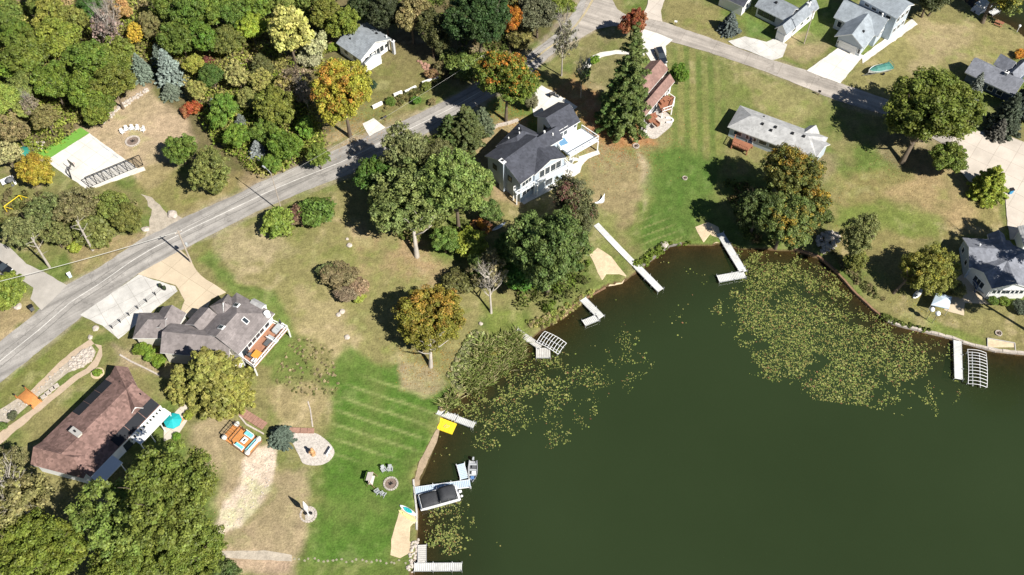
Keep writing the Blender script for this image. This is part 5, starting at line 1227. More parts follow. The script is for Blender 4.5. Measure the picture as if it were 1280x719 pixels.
def cage():
    a, b = G(112,234.5), G(179,206.5); root = empty('net_frame', a, 'long black braced frame with netting along the lower edge of the white court', 'sports net'); H_ = 3.0; n = 7; f = MB(); d = (b-a).normalized(); back = Vector((-d.y,d.x,0))*1.9
    MB().bar(a+Z3*H_, b+Z3*H_, .12, .12).build('top_rail', 'black_metal', root); MB().bar(a+Z3*.1+back*0, b+Z3*.1, .1, .1).build('bottom_rail', 'black_metal', root)
    for k in range(n+1):
        p = a.lerp(b, k/n); MB().bar(p, p+Z3*H_, .1, .1).build('upright', 'black_metal', root)
        if k < n: q = a.lerp(b, (k+.5)/n); MB().bar(p+Z3*H_, q, .07, .07).build('brace', 'black_metal', root)
    net = MB(); L = (b-a).length
    for k in range(40): net.bar(a.lerp(b, k/40), a.lerp(b, k/40)+Z3*H_, .015, .015)
    for k in range(9): net.bar(a+Z3*(.3*k+.2), b+Z3*(.3*k+.2), .015, .015)
    net.build('netting', 'black_metal', root)
cage()
# ---- parking pad rail -------------------------------------------------
def rail():
    P = [(131,405.5),(148,421)]; pts = [(141,411),(151,403.5),(162,395),(173,386.5),(184,378),(195,369.5),(204,362)]; root = empty('cable_rail', G(*pts[0]), 'dark cable rail along the edge of the white parking pad', 'fence'); Q = [G(*p) for p in pts]
    for p in Q: MB().box(p+Z3*.55, (.12,.12,1.2)).build('post', 'black_metal', root)
    for z in (.4,.75,1.1):
        b = MB()
        for p, q in zip(Q, Q[1:]): b.bar(p+Z3*z, q+Z3*z, .02, .02)
        b.build('cable', 'black_metal', root)
rail()
for px, py, lab in ((201,359,'leftmost dark planter with shrub at the pad corner'), (206,362,'rightmost dark planter with shrub at the pad corner')):
    p = G(px, py); r = empty('planter', p, lab, 'planter'); MB().lathe([(.28,0),(.38,.5),(.3,.5)], p, 10).build('pot', 'black_metal', r); MB().blob(p+Z3*.7, .42, 1, px).build('plant', mat('shrub_dark', (.03,.045,.02), .9, .4, 5), r)
# ---- things on house decks --------------------------------------------
zt = BGDECK.zb+2.0
def on(px, py, z): return Vector(plane_pt(px, py, z))
ra = yaw(on(318,459,zt), on(360,411,zt))
table('orange square table at the near end of the taupe house deck', 0, 0, 1.5, 1.5, 'cushion_orange', ra, on(322,446,zt)); table('grey fire table in the middle of the taupe house deck', 0, 0, .9, 1.4, 'grey_dark', ra, on(335,430,zt), h=.5)
def settee(label, p, rz, w, m, cm, cat='sofa'):
    r = empty('garden_sofa', p, label, cat, None, rz); MB().box((0,0,.22), (w,.8,.34)).build('frame', m, r); k = max(1, round(w/.8))
    for i in range(k): MB().box((-w/2+w*(i+.5)/k,-.05,.45), (w/k-.06,.64,.14)).build('cushion', cm, r)
    MB().box((0,.36,.6), (w,.14,.6)).build('backrest', m, r)
settee('white sofa with pale grey cushions on the taupe house deck', on(341,425,zt), ra+PI/2, 2.0, 'plastic_white', 'grey_plastic'); settee('grey sofa at the far end of the taupe house deck', on(347,413,zt), ra+.0, 1.8, 'grey_plastic', 'grey_plastic')
settee('white chair at the near corner of the taupe house deck', on(318,452,zt), ra+PI, .8, 'plastic_white', 'plastic_white', 'chair'); settee('dark chair beside the orange table on the taupe house deck', on(313,445,zt), ra+PI/2, .8, 'grey_dark', 'grey_dark', 'chair')
p = on(352,408,zt); r = empty('parasol', p, 'dark folded parasol with a white base at the far corner of the taupe house deck', 'parasol'); MB().tube([p, p+Z3*2.4], .04, 8).build('pole', 'alu', r); MB().lathe([(.05,1.0),(.2,1.1),(.14,1.9),(.02,2.4)], p, 8).build('canopy', 'canvas_black', r); MB().lathe([(.6,0),(.6,.3),(.5,.34)], p, 14).build('base', 'plastic_white', r)
zr = hz(*G(815,120).xy)+.1
for (px,py,z,lab) in ((833,126,1.3,'dark red table on the railed deck of the rose roofed house'), (815,153,.5,'dark red table on the stone patio of the rose roofed house')): table(lab, 0, 0, 1.2, 1.6, 'wood_red', .5, on(px, py, zr+z), h=.7)
for (px,py,rz,z,lab) in ((829,129,.5,1.3,'red bench at the lower side of the railed deck table'), (838,124,.5+PI,1.3,'red bench at the upper side of the railed deck table'), (810,151,2.2,.5,'red seat left of the stone patio table'), (820,156,-.9,.5,'red seat right of the stone patio table'), (817,147,.5,.5,'red seat above the stone patio table')): settee(lab, on(px, py, zr+z), rz, 1.4, 'wood_red', 'wood_red', 'bench')
p = G(835,151); r = empty('planter', p, 'white curved planter at the edge of the stone patio', 'planter'); MB().tube([p+Vector((1.0*math.cos(a), .7*math.sin(a), .2)) for a in np.linspace(-2,2,9)], .2, 8).build('pot', 'plastic_white', r)
# crescent hammock stand by the purple tree
A, B = G(743,257), G(755,246); c = (A+B)/2; r = empty('hammock', c, 'white crescent hammock frame on the lawn right of the lake house', 'hammock'); dv = (B-A); nn = Vector((-dv.y,dv.x,0)).normalized()
MB().tube([A.lerp(B,t)-nn*.6*math.sin(PI*t)+Z3*(.2+.7*(2*t-1)**2) for t in np.linspace(0,1,9)], .1, 8).build('frame', 'plastic_white', r)
b = MB(); b.loft([[A.lerp(B,t)-nn*(.6*math.sin(PI*t)-s_*.45*math.sin(PI*t))+Z3*(.35+.5*(2*t-1)**2+.1*abs(s_)) for s_ in (-1,-.5,0,.5,1)] for t in np.linspace(.05,.95,9)], cap=False, closed=False); b.build('bed', 'plastic_white', r)
# right-hand lawn
def topped_pole(label, b, t):
    p = G(*b); root = empty('lawn_pole', p, label, 'pole', 'white-topped poles by the right lawn'); MB().tube([p-Z3*.3, p+Z3*2.9], .05, 8).build('post', 'grey_dark', root); MB().lathe([(.1,2.8),(.42,2.95),(.5,3.2),(.38,3.5),(.08,3.65)], p, 12).build('globe', 'plastic_white', root, smooth=True)
topped_pole('white-topped pole nearer the lake on the right lawn', (1165,404), None); topped_pole('white-topped pole nearer the trees on the right lawn', (1158,399), None)
def sandbox():
    q = [(1234,423.5),(1268,429.5),(1269,442),(1234,434.5)]; P = [G(*x) for x in q]; root = empty('sandbox', P[0], 'timber framed sandbox on the grass near the right edge', 'sandbox')
    for i in range(4): MB().bar(P[i]+Z3*.1, P[(i+1)%4]+Z3*.1, .16, .3).build('board', 'wood_grey', root)
    b = MB().poly([p+Z3*.12 for p in P][::-1]); b.build('sand', 'sand', root)
sandbox()
def shelter():
    q = [(1171,366),(1190,371),(1186,386),(1164,381)]; P = [G(x,y,2.3)-Z3*0 for x,y in q]; root = empty('canopy_shelter', P[0]-Z3*2.3, 'pale blue flat canopy shelter half hidden by the yellow-green shore tree', 'canopy')
    b = MB(); c = sum(P, Vector())/4+Z3*.5
    for i in range(4): b.poly([P[i], P[(i+1)%4], c]); b.poly([P[i]-Z3*.2, P[(i+1)%4]-Z3*.2, P[(i+1)%4], P[i]])
    b.build('canopy', 'dock_blue', root)
    for p in P: MB().tube([p-Z3*2.6, p], .05, 6).build('post', 'alu', root)
shelter()
board('white paddle craft stored under the yellow-green shore tree', (1141,374), (1152,362), 'plastic_white', 'grey_plastic', 'kayak', 'kayak', 1.1)
def stones(name, label, cat, poly, n, r, m, kind=None, pile=0.0, loc=None):
    W = np.array([G(a,b)[:2] for a,b in poly]); lo, hi = W.min(0), W.max(0); b = MB(); k = 0; c = W.mean(0)
    while k < n:
        q = RNG.uniform(lo, hi); 
        if sdist(q[None], W)[0] > 0: continue
        rr = r*rnd(.6,1.4); z = hz(*q)+pile*max(0, 1-np.hypot(*(q-c))/max(hi-lo)*1.8); b.blob((q[0],q[1],z+rr*.25), rr, .7, k); k += 1
    return tag(b.build(name, m, loc=(c[0],c[1],hz(*c))), label, cat, kind=kind)
stones('rock_pile', 'heap of grey rocks on the bank left of the thin shore tree', 'rocks', [(1020,300),(1030,291),(1045,291),(1052,297),(1047,308),(1034,317),(1024,314)], 90, .42, 'stone', pile=1.0)
stones('rubble', None, None, [(86,452),(100,440),(113,432),(119,441),(114,452),(102,459),(90,464)], 130, .28, 'stone_pale', 'stuff')
stones('rubble', None, None, [(2,514),(40,490),(76,458),(88,462),(50,492),(8,528)], 60, .2, 'stone', 'stuff')
stones('rubble', None, None, [(35,178),(56,177),(50,190),(40,188)], 50, .35, 'stone_pale', 'stuff')
stones('rubble', None, None, [(515,678),(523,672),(522,702),(514,719),(508,712)], 60, .25, 'stone_pale', 'stuff')
stones('rubble', None, None, [(126,150),(150,131),(184,110),(187,113),(153,136),(129,155)], 120, .28, 'stone_pale', 'stuff')
stones('rubble', None, None, [(318,565),(342,562),(338,605),(302,655),(280,668),(285,645),(312,600)], 70, .12, 'stone_pale', 'stuff')
stones('rubble', None, None, [(520,75),(545,85),(548,95),(535,92)], 60, .3, 'brick_brown', 'stuff')
for px, py, r, lab in ((437,307,.55,'white boulder on the dry field below the roadside bushes'), (434,299,.3,'small white stone just above the white field boulder'), (427.5,390,.55,'tan flat rock, right of a pair beyond the dry shrubs'), (423,394,.45,'tan flat rock, left of a pair beyond the dry shrubs'), (601,405,.4,'pale rock at the foot of the bare shore tree'), (23,384,.7,'white boulder under the light green tree at the left edge'), (216,269,1.0,'long white boulder at the mouth of the gravel drive'), (182,287,.7,'pale boulder on the other side of the gravel drive mouth'), (830,307,.8,'grey boulder at the water edge below the striped lawn'), (120,411,.6,'white boulder at the head of the dry creek'), (113,422,.5,'grey-green boulder at the head of the dry creek'), (434,422,.5,'pale rock in dry grass left of the lone maple')):
    tag(MB().blob(G(px,py)+Z3*r*.2, r, .6, px, 2).build('boulder', 'stone_pale', loc=G(px,py), smooth=False), lab, 'boulder')
for k in range(24):
    px = 368+6.0*k+rnd(-1.5,1.5); py = 699.5+.15*k+rnd(-2.4,2.4); p = G(px,py); b = MB().prism([(p.x+rnd(.15,.26)*math.cos(a), p.y+rnd(.14,.24)*math.sin(a)) for a in np.linspace(0,2*PI,8)[:-1]], p.z-.1, p.z+.07)
    tag(b.build('stepping_stone', mat('stone_mossy', (.30,.28,.19), .9, .3, 3), loc=p), 'pale stepping stone in the path across the lower lawn to the dock', 'stepping stone', 'stepping stones across the lower lawn')
for k, (px, py) in enumerate([(55,496),(60,491.5),(65,487),(70,483)]):
    p = G(px,py); tag(MB().box(p+Z3*.08, (1.0,.8,.16), rz=.7).build('paving_slab', 'stone_pale', loc=p), ('white square slab nearest the footbridge on the creek path','white square slab second from the footbridge on the creek path','white square slab third from the footbridge on the creek path','white square slab furthest from the footbridge on the creek path')[k], 'slab', 'white slabs on the creek path')
a, b = G(291,85), G(301,79); tag(MB().bar(a+Z3*.1, b+Z3*.1, .35, .15).build('plank', 'plastic_white', loc=a), 'white plank lying in the small woodland clearing', 'plank')
p = G(1248,31); r = empty('picnic_table', p, 'red-brown picnic table on the bank in the top right corner', 'table', None, -.6); MB().box((0,0,.74), (1.9,.8,.07)).build('tabletop', 'wood_red', r)
for sg in (-1,1): MB().box((0,sg*.75,.44), (1.9,.28,.06)).build('bench', 'wood_red', r); MB().bar((sg*.6,-.7,0),(sg*.6,.7,.7),.08,.1).build('leg', 'wood_red', r)
p = G(1271,40); r = empty('lawn_post', p, 'white post with a round head on the bank in the top right corner', 'post'); MB().tube([p, p+Z3*1.6], .08, 8).build('post', 'plastic_white', r); MB().lathe([(.1,1.5),(.3,1.65),(.25,1.95),(.05,2.05)], p, 10).build('head', 'plastic_white', r)
p = G(88,346); r = empty('utility_cabinet', p, 'small pale blue utility cabinet on the verge by the road', 'cabinet', None, .6); MB().box((0,0,.5), (.6,.5,1.0)).build('body', 'dock_blue', r); MB().box((0,0,1.04), (.7,.6,.1)).build('lid', 'plastic_white', r)
p = G(690,121); r = empty('grill', p, 'black grill standing on the white pad behind the lake house', 'grill', None, .4); MB().box((0,0,.85), (1.2,.6,.35)).build('firebox', 'black_metal', r); MB().tube([(-.6,0,1.05),(.6,0,1.05)], .3, 10).build('lid', 'black_metal', r)
for sx in (-1,1): MB().box((sx*.5,0,.35), (.07,.5,.7)).build('leg', 'black_metal', r)
p = G(613,221); r = empty('heat_pump', p, 'pale grey heat pump unit against the chimney wall of the lake house', 'heat pump', None, .5); MB().box((0,0,.4), (.85,.85,.8)).build('body', 'grey_plastic', r); MB().lathe([(.34,0),(.34,.05),(.1,.08)], (0,0,.8), 14).build('fan_grille', 'grey_dark', r)
for px, py, lab, w in ((225,527,'orange lounge chair beside the turquoise parasol',1.2),): settee(lab, G(px,py), 1.0, w, 'wood_orange', 'cushion_orange', 'chair')
tag(MB().lathe([(1.1,-.1),(1.15,.12),(1.0,.14),(.95,.05),(0.0,.05)], G(122,467), 20).build('mulch_ring', 'sand', loc=G(122,467)), 'pale round mulch ring around a small shrub above the red-brown roof', 'mulch ring')
# ================================================================== VEGETATION
mat('bark', (.16,.125,.09), .95, .3, 2, bump=.5); mat('bark_pale', (.42,.38,.33), .95, .25, 2, bump=.4)
def leaves_at(C, Rb, n, size, rng, up=.3, inner=.35, flat=0.0, turnv=None, elong=1.0, shell=.8):
    """leaf quads spread through blobs C (k,3) of radius Rb (k,)"""
    k = len(C); d = rng.normal(size=(k, n, 3)); d /= np.linalg.norm(d, axis=2)[..., None]
    low = d[..., 2] < -.25; d[..., 2] = np.where(low, -d[..., 2]*.6, d[..., 2])
    rad = np.where(rng.random((k, n)) < inner, rng.random((k, n))**.5*shell, shell+(1-shell)*1.3*rng.random((k, n)))
    p = C[:, None, :]+d*(rad*Rb[:, None])[..., None]*np.array([1, 1, 1-flat])
    nrm = d*.8+rng.normal(size=d.shape)*.45; nrm[..., 2] += up; nrm /= np.linalg.norm(nrm, axis=2)[..., None]
    p = p.reshape(-1, 3); nrm = nrm.reshape(-1, 3); m = len(p)
    a = rng.normal(size=(m, 3)); a -= (a*nrm).sum(1)[:, None]*nrm; a /= np.linalg.norm(a, axis=1)[:, None]; b = np.cross(nrm, a)
    s = (size*rng.uniform(.6, 1.35, m))[:, None]; w = s*rng.uniform(.5, .8, m)[:, None]/elong; s = s*elong
    V = np.stack([p-a*s, p+b*w+nrm*s*.12, p+a*s, p-b*w+nrm*s*.12], 1).reshape(-1, 3)
    F = np.arange(m*4).reshape(-1, 4)
    bv = rng.uniform(.72, 1.28, k)[:, None]*rng.uniform(.6, 1.4, (k, n)); tv = np.repeat((turnv if turnv is not None else rng.random(k))[:, None], n, 1)+rng.normal(0, .08, (k, n)); jv = np.clip(rng.random(k)[:, None]*.7+rng.random((k, n))*.3, 0, 1)
    A = np.stack([bv.ravel(), np.clip(tv.ravel(), 0, 1.3), jv.ravel()], 1); return V, F, np.repeat(A, 4, 0)
def crown(name, nb, nl, size, seed, br=(.16,.34), gap=.0, lump=.30, inner=.35, zlo=-.75, upright=0.0):
    rng = np.random.default_rng(seed); d = rng.normal(size=(nb*4, 3)); d /= np.linalg.norm(d, axis=1)[:, None]; d = d[d[:, 2] > zlo]
    # big boughs: lobes that push the outline in and out
    lob = rng.normal(size=(9, 3)); lob[:, 2] = np.abs(lob[:, 2])*.8; lob /= np.linalg.norm(lob, axis=1)[:, None]
    f = np.clip(((d@lob.T).max(1)-.55)/.45, 0, 1)
    keep = rng.random(len(d)) < (1-gap*(1-f)); d = d[keep][:nb]; f = f[keep][:nb]
    rr = (.80-lump*(1-f))*rng.uniform(.72, 1.08, len(d)); deep = rng.random(len(d)) < .22; rr[deep] *= .55
    C = d*rr[:, None]; Rb = rng.uniform(*br, len(d)); C[:, 2] += upright*rr
    tv = np.clip(.52-.36*C[:, 2]-.12*C[:, 0]+rng.normal(0, .15, len(d)), 0, 1)
    V, F, A = leaves_at(C, Rb, nl, size, rng, turnv=tv, inner=inner)
    return mesh_np(name, V, F, 'foliage', A)
def spruce(name, seed, tiers=15, dens=1.0, droop=.25, size=.055, jag=.3, top=.05, flat=.45, fat=1.0, nl=34, zs=2.3):
    rng = np.random.default_rng(seed); C = []; R = []
    for i in range(tiers):
        t = i/(tiers-1); z = .06+.92*t; r = (1-t)**.85*.95+top; nb = max(3, int((5+15*(1-t))*dens)); ph = rng.random()*6
        for j in range(nb):
            a = ph+2*PI*j/nb+rng.normal(0, .15); L = r*rng.uniform(1-jag, 1.05)
            for q in np.arange(.3, 1.01, .7/max(1, int(L*6))):
                C.append((math.cos(a)*L*q, math.sin(a)*L*q, (z-droop*.18*L*q+rng.normal(0, .012))*zs)); R.append((.05+.08*r*(1.25-q)*1.2)*fat*rng.uniform(.7,1.3))
    C = np.array(C); R = np.array(R); V, F, A = leaves_at(C, R, nl, size, rng, up=.5, inner=.3, flat=flat, elong=1.25, turnv=rng.random(len(C)))
    return mesh_np(name, V, F, 'foliage', A)
def trunk_mesh(name, seed, limbs=9, r=.043, h=.75, spread=.55, bare=False):
    rng = np.random.default_rng(seed); b = MB(); lean = rng.normal(0, .04, 2)
    pts = [(lean[0]*t, lean[1]*t, h*t-.04*(t == 0)) for t in np.linspace(0, 1, 6)]; b.tube(pts, [r*1.5, r, r*.85, r*.7, r*.5, r*.25], 8)
    for k in range(limbs):
        t = rng.uniform(.38, .95); a = k*2.4+rng.normal(0, .3); s = Vector((lean[0]*t, lean[1]*t, h*t)); L = spread*rng.uniform(.7, 1.15)*(1.15-t*.5); e = s+Vector((math.cos(a)*L, math.sin(a)*L, L*.5)); m = s.lerp(e, .5)+Vector((0, 0, -.03))
        b.tube([s, m, e], [r*.42, r*.26, r*.09], 6)
        for q in range(4 if bare else 2):
            u = rng.uniform(.35, .95); s2 = s.lerp(e, u); a2 = a+rng.choice([-1, 1])*rng.uniform(.4, 1.1); L2 = L*rng.uniform(.3, .55); e2 = s2+Vector((math.cos(a2)*L2, math.sin(a2)*L2, L2*rng.uniform(.3, 1.0))); b.tube([s2, s2.lerp(e2, .5)+Vector((0,0,.02)), e2], [r*.18, r*.11, r*.04], 5)
            if bare:
                for _ in range(3): s3 = s2.lerp(e2, rng.uniform(.3, 1)); b.tube([s3, s3+Vector((*(rng.normal(0, .12, 2)), rng.uniform(.02, .2)))], [r*.08, r*.03], 4)
    o = b.build(name, 'bark'); me = o.data; bpy.data.objects.remove(o)
    me.polygons.foreach_set('use_smooth', [True]*len(me.polygons)); return me
def pale(me): c = me.copy(); c.materials.clear(); c.materials.append(MATS['bark_pale']); return c
CR = {'oak': [crown('crown_oak', 260, 110, .033, s, (.06,.19), lump=.5, gap=.4) for s in (11,12,13,14)],
      'big': [crown('crown_big', 560, 90, .0225, s, (.045,.13), lump=.5, gap=.45) for s in (21,22,23)],
      'airy': [crown('crown_airy', 280, 60, .028, s, (.05,.14), gap=.6, lump=.52, inner=.5) for s in (31,32)],
      'thin': [crown('crown_thin', 90, 20, .05, s, (.08,.17), gap=.5, lump=.42, inner=.6) for s in (35,36)],
      'shrub': [crown('crown_shrub', 75, 90, .075, s, (.14,.34), zlo=-.4, lump=.4) for s in (41,42,43)],
      'plume': [crown('crown_plume', 120, 60, .055, 47, (.10,.2), gap=.4, lump=.45, upright=.15)],
      'spruce': [spruce('needles_spruce', s) for s in (51,52)], 'cedar': [spruce('needles_cedar', s, 13, .9, .0, .05, .4, .2, .3, 1.5, 44, 2.3) for s in (55,56)],
      'pine': [spruce('needles_pine', s, 17, .62, .1, .045, .55, .14, .45, 1.5, 46, 5.0) for s in (57,58)]}
TR = [trunk_mesh('trunk', s) for s in (1,2,3)]; TRP = [pale(t) for t in TR]; TB = [trunk_mesh('trunk_bare', s, 16, .04, .95, .55, True) for s in (5,6)]; TBP = [pale(t) for t in TB]
OAK=(.085,.112,.018); OLIVE=(.125,.125,.032); DARK=(.042,.068,.018); BRIGHT=(.12,.175,.02); LIME=(.19,.22,.03); YEL=(.30,.235,.035); GOLD=(.33,.20,.03); TAN=(.28,.225,.10); BLUE=(.20,.235,.20); ORANGE=(.46,.165,.03); RED=(.26,.06,.03); PURP=(.15,.055,.055); PINE=(.060,.095,.02); SAGE=(.15,.165,.085); BROWN=(.19,.12,.06); GREEN=(.075,.13,.018)
TN = 0
def tree(kind, cx, cy, r, col, label, zr=1.0, hc=1.25, turn=None, amt=0.0, name='tree', cat='tree', group=None, trunk='b', base=None, bare=False):
    """cx, cy: where the middle of the crown shows; r: half width in photo pixels; zr: half height over half width; hc: crown centre height over half width"""
    global TN; TN += 1; rng = random.Random(TN*17)
    p = G(cx, cy); R = r/mscale(p)
    con = kind in ('spruce', 'cedar', 'pine')
    if not con: r *= 1.22
    col = [col[0]*1.44, col[1]*1.40, col[2]*1.45]; turn = [c*1.1 for c in turn] if turn else None
    for _ in range(3):
        hh = R*zr if con else R*hc
        p = G(cx, cy, hh); R = r/mscale(p)
    if base: p = G(*base)
    else: p = Vector((p.x, p.y, hz(p.x, p.y)))
    p.z = max(p.z, .1)
    root = empty(name, p, label, cat, group)
    if base and not con:                                # centre of the crown at its own place above the known trunk foot
        q = G(cx, cy, R*hc); off = Vector((0, 0, R*hc)); d = Vector(ray(cx, cy)); t = (p-Vector(CAM)).dot(d)/d.dot(d); c = Vector(CAM)+d*t; off = c-p; off.z = max(off.z, R*.7)
    else: off = Vector((0, 0, R*hc))
    ms = CR[kind]; me = ms[TN % len(ms)]; cr = link('crown', me, root)
    cr.color = (*[c*rng.uniform(.9, 1.1) for c in col], 1); cr['turn'] = [*(turn or col), 1.0]; cr['turned'] = float(amt)
    cr.rotation_euler = (0, 0, rng.uniform(0, 6.28)) if con else (rng.uniform(-.2, .2), rng.uniform(-.2, .2), rng.uniform(0, 6.28))
    if con:
        H_ = 2*R*zr; cr.scale = (R, R, H_/(5.0 if kind == 'pine' else 2.3)); cr.location = (0, 0, 0)
        t = link('trunk', TR[0], root); t.scale = (R*.45, R*.45, H_*.9)
    else:
        cr.scale = (R*rng.uniform(.9, 1.14), R*rng.uniform(.9, 1.14), R*zr); cr.location = off
        tm = (TBP if trunk == 'p' else TB) if bare else (TRP if trunk == 'p' else TR)
        t = link('trunk', tm[TN % len(tm)], root); hgt = off.z+R*zr*(.75 if bare else .25)
        t.scale = (R, R, hgt/(.95 if bare else .75)); t.rotation_euler = (0, 0, rng.uniform(0, 6.28))
        if base and Vector((off.x, off.y)).length > .3:   # leaning trunk
            k = min(.45, math.atan2(Vector((off.x, off.y)).length, off.z)); ax = Vector((-off.y, off.x, 0)).normalized(); from mathutils import Quaternion
            t.rotation_mode = 'QUATERNION'; t.rotation_quaternion = Quaternion(ax, k)
    return root
def shrub(cx, cy, r, col, label, zr=.75, turn=None, amt=0.0, group=None, kind='shrub'): return tree(kind, cx, cy, r, col, label, zr, .6, turn, amt, 'shrub', 'shrub', group)
T = tree
# ---- single trees ----------------------------------------------------
T('big',428,118,42,(.25,.23,.03),'large maple turning orange and yellow at the roadside below the cottage',1.2,1.5,(.42,.19,.04),.22)
T('big',632,102,36,(.115,.15,.022),'green maple with a bright orange top beside the main road',1.25,1.6,ORANGE,.24)
T('big',512,260,55,(.145,.17,.052),'broad olive tree with a white trunk in the middle of the field edge',1.05,1.4,None,0,trunk='p',base=(521,320))
T('big',570,238,46,(.14,.18,.045),'leafy green tree squeezed between the olive tree and the lake house',1.2,1.4)
T('airy',505,188,27,(.17,.17,.07),'pale feathery tree overhanging the main road',1.5,1.8)
T('oak',470,222,24,(.07,.11,.02),'dark green round tree at the roadside left of the pale feathery tree',1.1,1.2)
T('oak',543,195,28,(.105,.125,.04),'grey-green tree between the feathery tree and the evergreens',1.1,1.3)
shrub(588,305,20,LIME,'yellow-green bush in front of the deep shade by the kayak'); shrub(601,285,13,BROWN,'small brownish bush beside the yellow-green bush near the kayak',turn=ORANGE,amt=.3)
T('big',540,404,46,(.14,.13,.022),'lone round maple turning orange on the lawn by the reeds',1.0,1.75,(.36,.20,.04),.24,trunk='p',base=(538.5,458))
T('big',686,318,52,(.095,.13,.033),'large green tree on the bank above the small L-shaped dock',1.3,1.35)
T('oak',726,280,30,(.085,.10,.034),'purple-leaved tree between the green bank tree and the boardwalk',1.3,1.35,PURP,.10); T('airy',708,250,32,(.11,.12,.05),'brownish thin tree in front of the lake house patio',1.0,1.2,PURP,.2)
T('thin',612,345,28,(.16,.165,.07),'nearly bare tree with a pale trunk on the lawn edge',1.25,1.6,None,0,trunk='p',bare=True,base=(614,391))
shrub(648,345,20,GREEN,'round green bush left of the large bank tree'); shrub(575,352,18,(.09,.10,.03),'low dark bush left of the nearly bare tree')
T('pine',788,98,34,(.085,.125,.03),'very tall dark pine towering beside the rose roofed house',2.5,name='pine_tree'); T('pine',771,122,25,(.075,.115,.028),'second tall pine close against the left side of the tallest pine',2.0,name='pine_tree')
T('oak',790,28,15,(.26,.11,.06),'small red-brown maple behind the top of the tall pine',1.6,1.6,RED,.4)
T('thin',704,55,17,(.20,.205,.12),'slender pale tree with sparse leaves at the roadside near the junction',2.2,2.6,None,0,trunk='p',bare=True); T('thin',728,95,11,(.14,.15,.07),'thin bare tree left of the two tall pines',2.2,2.8,None,0,trunk='p',bare=True)
T('oak',849,92,12,(.11,.17,.02),'small bright green tree at the corner of the rose roofed house',1.25,1.25); shrub(744,75,6,BRIGHT,'round clipped bush on the lawn by the curved path'); shrub(733,92,6,GREEN,'small bush at the end of the curved path')
T('big',1165,140,58,(.105,.135,.022),'huge spreading oak leaning over the side street',.85,1.2,None,0,base=(1127,203)); T('oak',1185,200,22,(.12,.15,.025),'lower bough-like small oak under the huge oak by the turning circle',.9,1.0)
T('big',990,220,37,(.10,.115,.028),'tree turning orange in front of the ranch house',1.15,1.3,GOLD,.24); T('big',980,278,36,(.10,.13,.03),'dark green tree on the bank above the lily pads',1.0,1.2,GOLD,.12); T('airy',948,262,30,(.06,.085,.022),'shaded dark tree left of the orange-turning tree on the bank',1.2,1.3); T('oak',1008,262,28,(.085,.11,.025),'green tree right of the orange-turning tree on the bank',1.1,1.3,GOLD,.25)
T('airy',1076,300,28,(.14,.15,.05),'thin see-through tree beside the heap of grey rocks',1.3,1.5); T('oak',1068,325,16,(.14,.16,.035),'small yellow-green tree on the bank below the thin see-through tree',1.0,1.1)
T('big',1160,340,35,(.17,.19,.035),'yellow-green shore tree sheltering the pale blue canopy',1.05,1.4,YEL,.12,base=(1117,366)); shrub(1194,362,11,(.16,.17,.05),'olive bush on the patio of the pale blue house'); shrub(1241,376,6,GREEN,'left of two clipped bushes under the pale blue house windows'); shrub(1256,377,6,BRIGHT,'right of two clipped bushes under the pale blue house windows')
shrub(1276,384,9,(.07,.08,.045),'grey-green shrub bed at the right edge below the windows')
T('cedar',1240,226,23,(.19,.22,.03),'yellow-green bushy conifer beside the turning circle',1.0,name='conifer'); T('spruce',1222,105,12,BLUE,'small blue spruce in front of the navy house',1.6,name='spruce_tree'); T('spruce',1262,140,24,(.07,.085,.06),'large dark grey-green spruce at the right edge beside the navy house',1.3,name='spruce_tree'); T('spruce',1284,120,20,(.055,.075,.05),'dark spruce cut by the right edge behind the larger one',1.6,name='spruce_tree'); T('spruce',1250,160,15,(.11,.125,.095),'low pale spruce between the oak and the dark spruces',1.0,name='spruce_tree')
T('spruce',913,27,15,(.10,.125,.105),'blue-grey spruce on the lawn beside the top driveway',1.0,name='spruce_tree'); shrub(1276,68,7,ORANGE,'orange shrub at the right edge behind the navy house')
T('airy',1246,-14,46,(.17,.19,.05),'leaning lakeside tree whose trunk enters from the top right edge',.9,1.5,YEL,.3,base=(1228,28)); T('oak',1163,-6,24,(.07,.085,.03),'tree at the top edge behind the tall grey house',1.0,1.2); T('airy',1185,-10,20,(.15,.15,.05),'thin tree at the top edge near the far lake bank',1.0,1.6,base=(1160,20))
T('cedar',264,468,42,(.20,.20,.045),'tall olive-green evergreen between the taupe and red-brown roofed houses',1.15,name='evergreen_tree'); T('cedar',228,476,24,(.185,.19,.045),'lower evergreen left of the tall olive-green evergreen',1.2,name='evergreen_tree'); T('cedar',290,486,24,(.20,.205,.045),'shorter evergreen right of the tall olive-green evergreen',1.1,name='evergreen_tree')
T('spruce',350,543,19,(.085,.115,.085),'small blue-green spruce beside the white gravel bed',.65,name='spruce_tree'); shrub(122,466,5,BRIGHT,'small bright shrub in a pale mulch ring')
for x, y, r, c, lab in ((178,437,9,BRIGHT,'clipped hedge bush nearest the parking pad by the taupe house'), (188,444,9,(.13,.19,.025),'middle clipped hedge bush by the taupe house'), (199,452,8,BRIGHT,'clipped hedge bush nearest the evergreens by the taupe house'), (16,520,6,(.09,.10,.05),'round olive shrub below the footbridge beside the creek'), (4,533,6,(.10,.13,.03),'small shrub at the left edge in the dry creek bed'), (221,546,5,BRIGHT,'bright little shrub in the patio planting bed'), (236,519,6,LIME,'yellow-green shrub on the patio corner by the parasol'), (317,553,1,GREEN,'')):
    if lab: shrub(x, y, r, c, lab)
